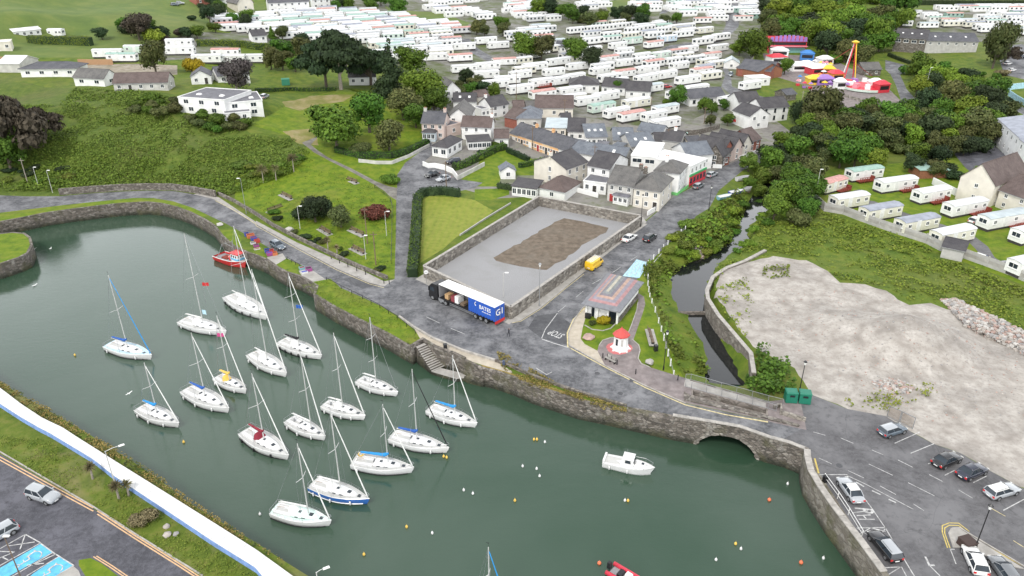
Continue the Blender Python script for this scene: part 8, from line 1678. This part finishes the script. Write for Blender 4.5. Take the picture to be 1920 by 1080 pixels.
binm(Q('C2', 1077,470)[0], 'black litter bin beside the long brown bench'); binm(Q('C1', 1420,462)[0], 'small black litter bin on the quay above the steps'); binm(Q('D3', 1485,860)[0], 'square dark brown container on the traffic island', plain('bin_brown', (.05, .03, .025), .7), .75, 1.0); binm(Q('C1', 1857,585)[0], 'blue-grey bollard-like bin on the quay by the parapet', CARM if False else plain('bin_blue', (.06, .08, .14), .6), .18, .95); binm(Q('D3', 425,372)[0], 'dark bin at the end of the white quay railing', BLACK, .25, .9)
for i, (a, b) in enumerate((((130,865),(218,870)), ((228,870),(318,880)))):
    A, B = P(*Q('C3', *a)[0]), P(*Q('C3', *b)[0]); L_ = float(np.hypot(*(B-A)[:2])); e = empty('green_container', tuple(A), math.atan2(B[1]-A[1], B[0]-A[0]), ['left', 'right'][i]+' one of the two green containers by the footbridge', 'container')
    g_ = plain('container_green', (.01, .16, .10), .5); m = MB(); m.box(0, L_, 0, 1.5, .1, 1.75, 0, .04, .08); m.build('body', g_, e); m = MB(); m.box(-.03, L_+.03, -.03, 1.53, 1.75, 1.9, 0, .15, .2); m.build('lid', g_, e); m = MB(); m.box(L_*.3, L_*.7, -.03, .02, 1.15, 1.45); m.build('opening', BLACK, e)
def boulder(px, s, c_, label, flat=1):
    rn = random.Random(int(px[0]*7)); q = G(*px); bm = bmesh.new(); bmesh.ops.create_icosphere(bm, subdivisions=2, radius=s)
    for v in bm.verts: v.co *= rn.uniform(.8, 1.12); v.co.z *= .6*flat
    me = bpy.data.meshes.new('boulder'); bm.to_mesh(me); bm.free(); me.materials.append(c_); tag(link('boulder', me, None, (q[0], q[1], q[2]+s*.2)), label, 'boulder')
boulder(Q('C2', 1030,560)[0], .75, MATS['concrete'], 'pale boulder on the pavilion green near the lamp'); boulder(Q('C2', 575,375)[0], 1.1, st[1], 'flat reddish rock slab on the grass left of the kiosk', .5); boulder(Q('B1', 250,648)[0], 1.1, st[3], 'white boulder beside the park wall'); boulder(Q('D0', 1255,775)[0], .5, st[0], 'lowest of three boulders on the near verge'); boulder(Q('D0', 1250,712)[0], .42, st[0], 'upper left of three boulders on the near verge'); boulder(Q('D0', 1322,768)[0], .38, st[2], 'right of three boulders on the near verge'); boulder(Q('B0', 1650,608)[0], .8, st[3], 'pale rock on the quay edge above the fishing boat')
q = g2([(707,418),(722,425),(745,418),(752,402),(740,412),(722,416)]); 
# round road sign and a few posts
g, h_ = height_at((800,532), (793,510)); e = empty('round_sign', tuple(g), .1, 'round white sign on a post at the left corner of the plot wall', 'sign'); m = MB(); m.cyl(0, 0, 0, h_+.3, .04, 6); m.build('post', METAL, e); m = MB(); m.tube([(0, -.05, h_), (0, -.09, h_)], .42, 20); m.build('disc', WHITE, e); m = MB(); m.box(-.28, .28, -.1, -.092, h_-.06, h_+.06); m.build('sign_mark', GREY, e)
# fishing gear: crates, nets and pallets on the quay
CC = {'red': plain('crate_red', (.45, .05, .04), .6), 'blue': plain('crate_blue', (.06, .08, .35), .6), 'purple': plain('crate_purple', (.30, .06, .22), .6), 'orange': plain('crate_orange', (.5, .16, .06), .6), 'pale': plain('crate_pale', (.6, .6, .58), .6), 'teal': plain('crate_teal', (.2, .4, .45), .6)}
def crate(px, z0, w, d, h_, c_, label, group='fishing crates on the quay', rz=.5):
    q = G(*px); e = empty('fish_crate', (q[0], q[1], q[2]+z0), rz, label, 'crate', group); m = MB(); m.box(-w, w, -d, d, 0, .06); t = .05
    for x0, x1, y0, y1 in ((-w, -w+t, -d, d), (w-t, w, -d, d), (-w+t, w-t, -d, -d+t), (-w+t, w-t, d-t, d)): m.box(x0, x1, y0, y1, .06, h_)
    m.build('box', CC[c_], e); m = MB(); m.box(-w+t, w-t, -d+t, d-t, .06, h_*.8); m.build('net_heap', [BLACK, CC['blue'], RUST][int(px[0]) % 3], e)
for i, (x, y, z, w, d, h_, c_, lb) in enumerate(((610,440,0,1.0,.7,1.0,'orange','orange crate at the top of the first gear heap'),(650,470,0,.8,.6,.9,'blue','blue crate beside the orange crate'),(560,420,0,.6,.6,.9,'blue','dark blue crate at the left of the first gear heap'),(640,520,0,.7,.5,.5,'pale','pale crate full of nets in the first gear heap'),(690,500,0,.7,.6,.8,'red','red crate on the right of the first gear heap'),(680,555,0,.7,.6,.6,'purple','purple crate low in the first gear heap'),(690,590,0,.8,.4,.25,'pale','flat white box at the foot of the first gear heap'),
  (820,630,0,.6,.6,1.0,'blue','dark crate of the middle gear heap'),(850,665,0,.7,.6,.9,'purple','purple crate of the middle gear heap'),(915,660,0,.6,.6,.8,'orange','orange crate by the parked slate blue car'),(880,640,.0,.5,.5,1.1,'red','red crate behind the purple one'),(1260,840,0,.7,.6,.6,'teal','teal crate of the last gear heap'),(1290,890,0,.8,.6,.5,'pale','pale crate of the last gear heap'),(1345,860,0,.7,.7,.8,'purple','magenta crate of the last gear heap'))): crate(QZ(380,380,6.75, x, y)[0], z, w*.8, d*.8, h_*.8, c_, lb)
# concrete panel fence below the caravans
fe = empty('panel_fence', (*P(1545, 395)[:2], 0), 0, 'grey concrete panel fence between the rough grass and the caravan lawns', 'fence')
fp_ = densify(g2([(1527,378),(1545,396),(1580,402),(1614,415),(1647,427),(1685,440),(1735,456),(1762,470),(1800,482),(1850,500),(1890,515),(1925,530),(2000,560),(2100,600)]), 4.3); pm = MB(); pm.box(-.1, .1, -.1, .1, -.3, 2.35); pmm = pm.mesh('post', WL['concrete'])
for a, b in zip(fp_[:-1], fp_[1:]):
    L_ = float(np.hypot(*(b-a))); rz = math.atan2(b[1]-a[1], b[0]-a[0]); z = h1(*((a+b)/2)); link('post', pmm, fe, (a[0]-fe.location[0], a[1]-fe.location[1], z), rz)
    for k in range(3): m = MB(); m.box(.11, L_-.11, -.04, .04, k*.72+.01-.3*(k == 0), k*.72+.71); o = m.build('panel', MATS['concrete'] if k % 2 else WL['concrete'], fe, loc=(a[0]-fe.location[0], a[1]-fe.location[1], z), rz=rz)
# mesh gate by the yard
A, B = P(*Q('C3', 890,965)[0]), P(*Q('C3', 1085,1060)[0]); L_ = float(np.hypot(*(B-A)[:2])); e = empty('mesh_gate', tuple(A), math.atan2(B[1]-A[1], B[0]-A[0]), 'brown barred double gate standing at the edge of the cleared yard', 'gate')
for x0, x1 in ((0, L_*.48), (L_*.5, L_)):
    m = MB(); m.box(x0, x0+.08, -.04, .04, 0, 2.0); m.box(x1-.08, x1, -.04, .04, 0, 2.0); m.box(x0, x1, -.03, .03, 1.92, 2.0); m.box(x0, x1, -.03, .03, .1, .18); m.build('frame', METAL, e); m = MB(); n = int((x1-x0)/.14)
    for k in range(n): x = x0+(k+.5)*(x1-x0)/n; m.box(x-.02, x+.02, -.015, .015, .15, 1.95)
    tag(m.build('bars', WOOD, e), kind='stuff')
# garden walls near the village
for lb, pts, h_, mt in (('curved white garden wall beside the parked silver car', Z5(75,860, 130,885, 200,880, 300,900, 390,940, 440,1005), 1.4, WHITE), ('grey garden wall below the clipped driveway hedge', Z5(440,1010, 600,930, 730,860), 1.2, WL['grey']), 
  ('grey roadside wall under the curving hedge', Q('B1', 770,135, 900,150, 1020,150, 1150,100, 1300,20), .9, WL['grey']), ('white boundary wall below the tall cream gabled house', Q('B3', 1230,300, 1400,385, 1640,440, 1920,520), 1.8, WL['white']), ('white garden wall of the corner house', Z3(1215,990, 1325,925), 1.1, WHITE), ('white yard wall behind the back wall of the plot', Z3(450,735, 690,800), 1.2, WHITE), ('blue painted hoarding at the upper right edge', Q('A3', 1745,685, 1990,655), 2.2, MATS['pale_blue_paint']), ('second blue painted hoarding at the right edge', Q('A3', 1800,720, 1990,830), 2.2, MATS['pale_blue_paint']),
  ('brown timber fence behind the hillside bungalows', Q('A0', 590,485, 850,485), 2.0, plain('fence_orange', (.40, .24, .13), .8)), ('brown timber fence left of the white bungalow', Q('A0', -40,462, 150,462), 1.8, plain('fence_orange', (.40, .24, .13), .8)), ('white roadside wall beyond the gabled street row', Q('B2', 1700,115, 1920,35), 1.0, WHITE), ('brown stone wall of the street gardens', Z4(640,250, 850,240, 1070,180), 1.6, MATS['retaining_stone']),
  ('white wall along the pub lane end', Z4(1000,595, 1100,600), 1.1, WHITE)): wall('garden_wall', lb, g2(pts), h_, .25, mt)
q = g2(Q('B1', 1530,690, 1720,565, 1910,450)); wall('kerb_wall', 'long pale coping between the mown lawn and the plot wall', q, .4, .25, WL['concrete'])
# boatyard clutter on the stream side of the street
for px, c_, lb in ((Z4(1130,930)[0],'teal','blue tarpaulin covered boat beside the street'),(Z4(1250,880)[0],'blue','blue and white small boat beside the street lamp'),(Z4(1350,850)[0],'pale','white upturned dinghy among the street bushes'),(Z4(1320,730)[0],'pale','small white dinghy on the street edge')):
    g = G(*px); e = empty('small_boat', tuple(g+np.array([0, 0, .3])), .4, lb, 'small boat', None); rg, dk = hullrings(4.2, .85, .7); m = MB(); m.loft(rg, 0, False, False); m.add(rg[0], [tuple(range(6, -1, -1))]); m.build('hull', CC[c_], e, True); m = MB(); m.loft([r_[::-1] for r_ in dk], 0, False, False); m.build('cover', CC['pale'] if c_ != 'pale' else GREY, e)
    m = MB(); m.box(-1.2, 1.2, -.5, .5, -.5, -.02); m.build('cradle', WOOD, e)
# ------------------------------------------------------------------ the funfair
FR = {'red': plain('fair_red', (.6, .04, .06), .5), 'yellow': plain('fair_yellow', (.75, .5, .04), .5), 'purple': plain('fair_purple', (.3, .16, .45), .5), 'pink': plain('fair_pink', (.7, .25, .3), .5), 'orange': plain('fair_orange', (.7, .25, .04), .5), 'blue': plain('fair_blue', (.05, .2, .5), .5)}
q = G(1590, 152); e = empty('swing_ride', tuple(q), 0, 'tall funfair tower ride with red and white legs and a yellow crown', 'fairground ride'); Ht = 15
for k in range(4): a = k*math.pi/2+.6; m = MB(); m.tube([(3.2*math.cos(a), 3.2*math.sin(a), 0), (.5*math.cos(a), .5*math.sin(a), Ht)], .22, 6); m.build('leg', [FR['red'], WHITE, FR['red'], FR['yellow']][k], e)
m = MB(); m.loft([ngon(.8, Ht), ngon(1.6, Ht+.7), ngon(.3, Ht+1.3)]); m.build('crown', FR['yellow'], e); m = MB()
m.tube([(-9, 1.5, 7), (0, 0, Ht-1)], .12, 5); m.tube([(9, -1.5, 2.2), (0, 0, Ht*.55)], .12, 5); m.build('arm', RUST, e)
q = G(1622, 165); e = empty('ride_platform', tuple(q), 0, 'round red and white ride platform around the foot of the tower', 'fairground ride'); m = MB(); m.loft([ngon(9, 0, 20), ngon(9, .8, 20)]); m.build('base', CB['green'], e); m = MB(); m.loft([ngon(8.6, .82, 20), ngon(5.5, 1.3, 20)]); m.build('deck', FR['red'], e)
for k in range(10): a = k*.628; m = MB(); m.box(-1.4, 1.4, -1.0, 1.0, .9, 2.6, 0, .2, .2); m.build('gondola', [WHITE, FR['pink'], WHITE, FR['purple'], FR['red']][k % 5], e, loc=(6.6*math.cos(a), 6.6*math.sin(a), 0), rz=a)
def stall(px, w, d, h_, body, roofc, label, rt='cone'):
    q = G(*px); e = empty('fairground_stall', tuple(q), RND.uniform(-.3, .3), label, 'stall', 'fairground stalls'); m = MB(); m.box(-w/2, w/2, -d/2, d/2, 0, h_); m.build('body', body, e); m = MB(); m.box(-w/2-.3, w/2+.3, -d/2-.3, d/2+.3, h_, h_+1.3, 0, w*.38, d*.42); m.build('roof', roofc, e); m = MB(); m.box(-w*.4, w*.4, -d/2-.03, -d/2+.02, h_*.35, h_*.8); m.build('counter_opening', BLACK, e)
for x, y, w, d, h_, b_, r_, lb in ((1532,138,9,6,2.8,'red','w','red stall with a wide white roof in the middle of the funfair'),(1552,140,5,4,2.8,'orange','yellow','orange stall with a yellow top beside the red one'),(1510,130,7,5,2.6,'w','w','white roofed stall at the left of the funfair'),(1526,157,6,5,2.4,'yellow','yellow','yellow stall at the front of the funfair'),(1545,158,7,5,2.6,'purple','purple','purple ride canopy at the front of the funfair'),(1494,132,6,5,2.5,'w','w','white tent left of the stalls'),(1455,118,8,6,3,'w','red','red and white canopy beside the timber hall'),(1650,172,5,4,3.2,'red','red','round red stall at the right end by the pool'),(1640,165,5,4,2.6,'w','w','white ride car beside the pool'),
  (1512,112,6,5,3.2,'blue','blue','blue stall under the trees'),(1460,105,8,5,3,'w','w','white roofed stall before the red pavilion'),(1545,120,6,5,2.6,'w','w','pale stall behind the red one'),(1565,150,5,5,3,'orange','red','orange ride housing at the foot of the tower'),(1573,166,4,3,3,'w','w','white kiosk with a dark front by the pool')): stall((x, y), w, d, h_, FR.get(b_, WHITE), FR.get(r_, WHITE), lb)
A, B = G(1440, 100), G(1510, 99); L_ = float(np.hypot(*(B-A)[:2])); e = empty('funfair_pavilion', tuple(A), math.atan2(B[1]-A[1], B[0]-A[0]), 'red and purple two-level funhouse at the back of the funfair', 'funfair building')
m = MB(); m.box(0, L_, 0, 8, 0, 7); m.build('body', FR['red'], e); m = MB(); m.box(-.3, L_+.3, -1.6, 0, 3.3, 3.6); m.build('balcony', FR['pink'], e); m = MB(); m.box(.4, L_-.4, -.05, .0, 3.9, 5.2); m.build('upper_openings', BLACK, e); m = MB(); m.box(.4, L_-.4, -.05, .0, .3, 2.8); m.build('lower_openings', plain('fair_teal', (.2, .4, .38), .6), e); m = MB()
for k in range(9): m.box(L_*k/9+.1, L_*(k+1)/9-.1, -.5, .1, 5.6, 7.4+1.2*math.sin(math.pi*(k+.5)/9), 0, .3, .05)
m.build('painted_crest', FR['purple'], e)
q = [P(x, y, .4)[:2] for x, y in Q('A3', 560,705, 600,700, 700,710, 880,750, 850,768, 700,750)]; m = MB(); m.prism([tuple(v) for v in q], -.5, 1.5); tag(m.build('paddling_pool', plain('pool_blue', (.12, .55, .75), .2)), 'pale blue shallow pool along the front of the funfair', 'pool')
wall('low_wall', 'stone wall between the funfair pool and the car park', g2(Q('A3', 500,700, 700,760, 960,800, 1000,790)), .9, .4, MATS['plot_stone'])
binm(Q('A1', 225,635)[0], 'green box on the lawn left of the spreading cypress', plain('box_green', (.03, .2, .12), .7), 1.4, 2.0, 'garden_box')
g = G(*Q('A2', 1700,925)[0]); e = empty('tractor', tuple(g), .5, 'red farm loader parked in front of the white houses', 'tractor'); m = MB(); m.box(-2.2, 1.2, -.7, .7, .8, 1.7, 0, .1, .1); m.build('body', RED, e); m = MB(); m.box(-.6, .8, -.65, .65, 1.7, 2.8, 0, .1, .1); m.build('cab', GLASS, e); m = MB(); m.tube([(-2, 0, 1.4), (-3.6, 0, 2.4), (-4.4, 0, .8)], .2, 5); m.build('loader_arm', RED, e)
for x, r_ in ((-1.5, .5), (.7, .75)):
    for s in (-1, 1): add_wheel(e, x, s*.85, r_, 2)

rn = random.Random(8); cols_ = list(FR.items())+[('white', WHITE), ('white', WHITE)]
for k in range(26):
    x, y = rn.uniform(1495, 1600), rn.uniform(122, 168)
    if x > 1560: y = rn.uniform(148, 172)
    q = G(x, y); nm_, c_ = rn.choice(cols_); m = MB(); r_ = rn.uniform(.9, 1.6); m.cyl(0, 0, 0, 2.1, .06, 5, 1); m.loft([ngon(r_, 2.0), ngon(.05, 2.7)], 0); m.box(-.6, .6, -.6, .6, 0, .8, 2); o = m.build('kiddie_ride', [c_, METAL, rn.choice(cols_)[1]]); o.location = tuple(q); tag(o, 'small %s topped children\'s ride among the fairground stalls' % nm_, 'fairground ride', 'small rides of the funfair')
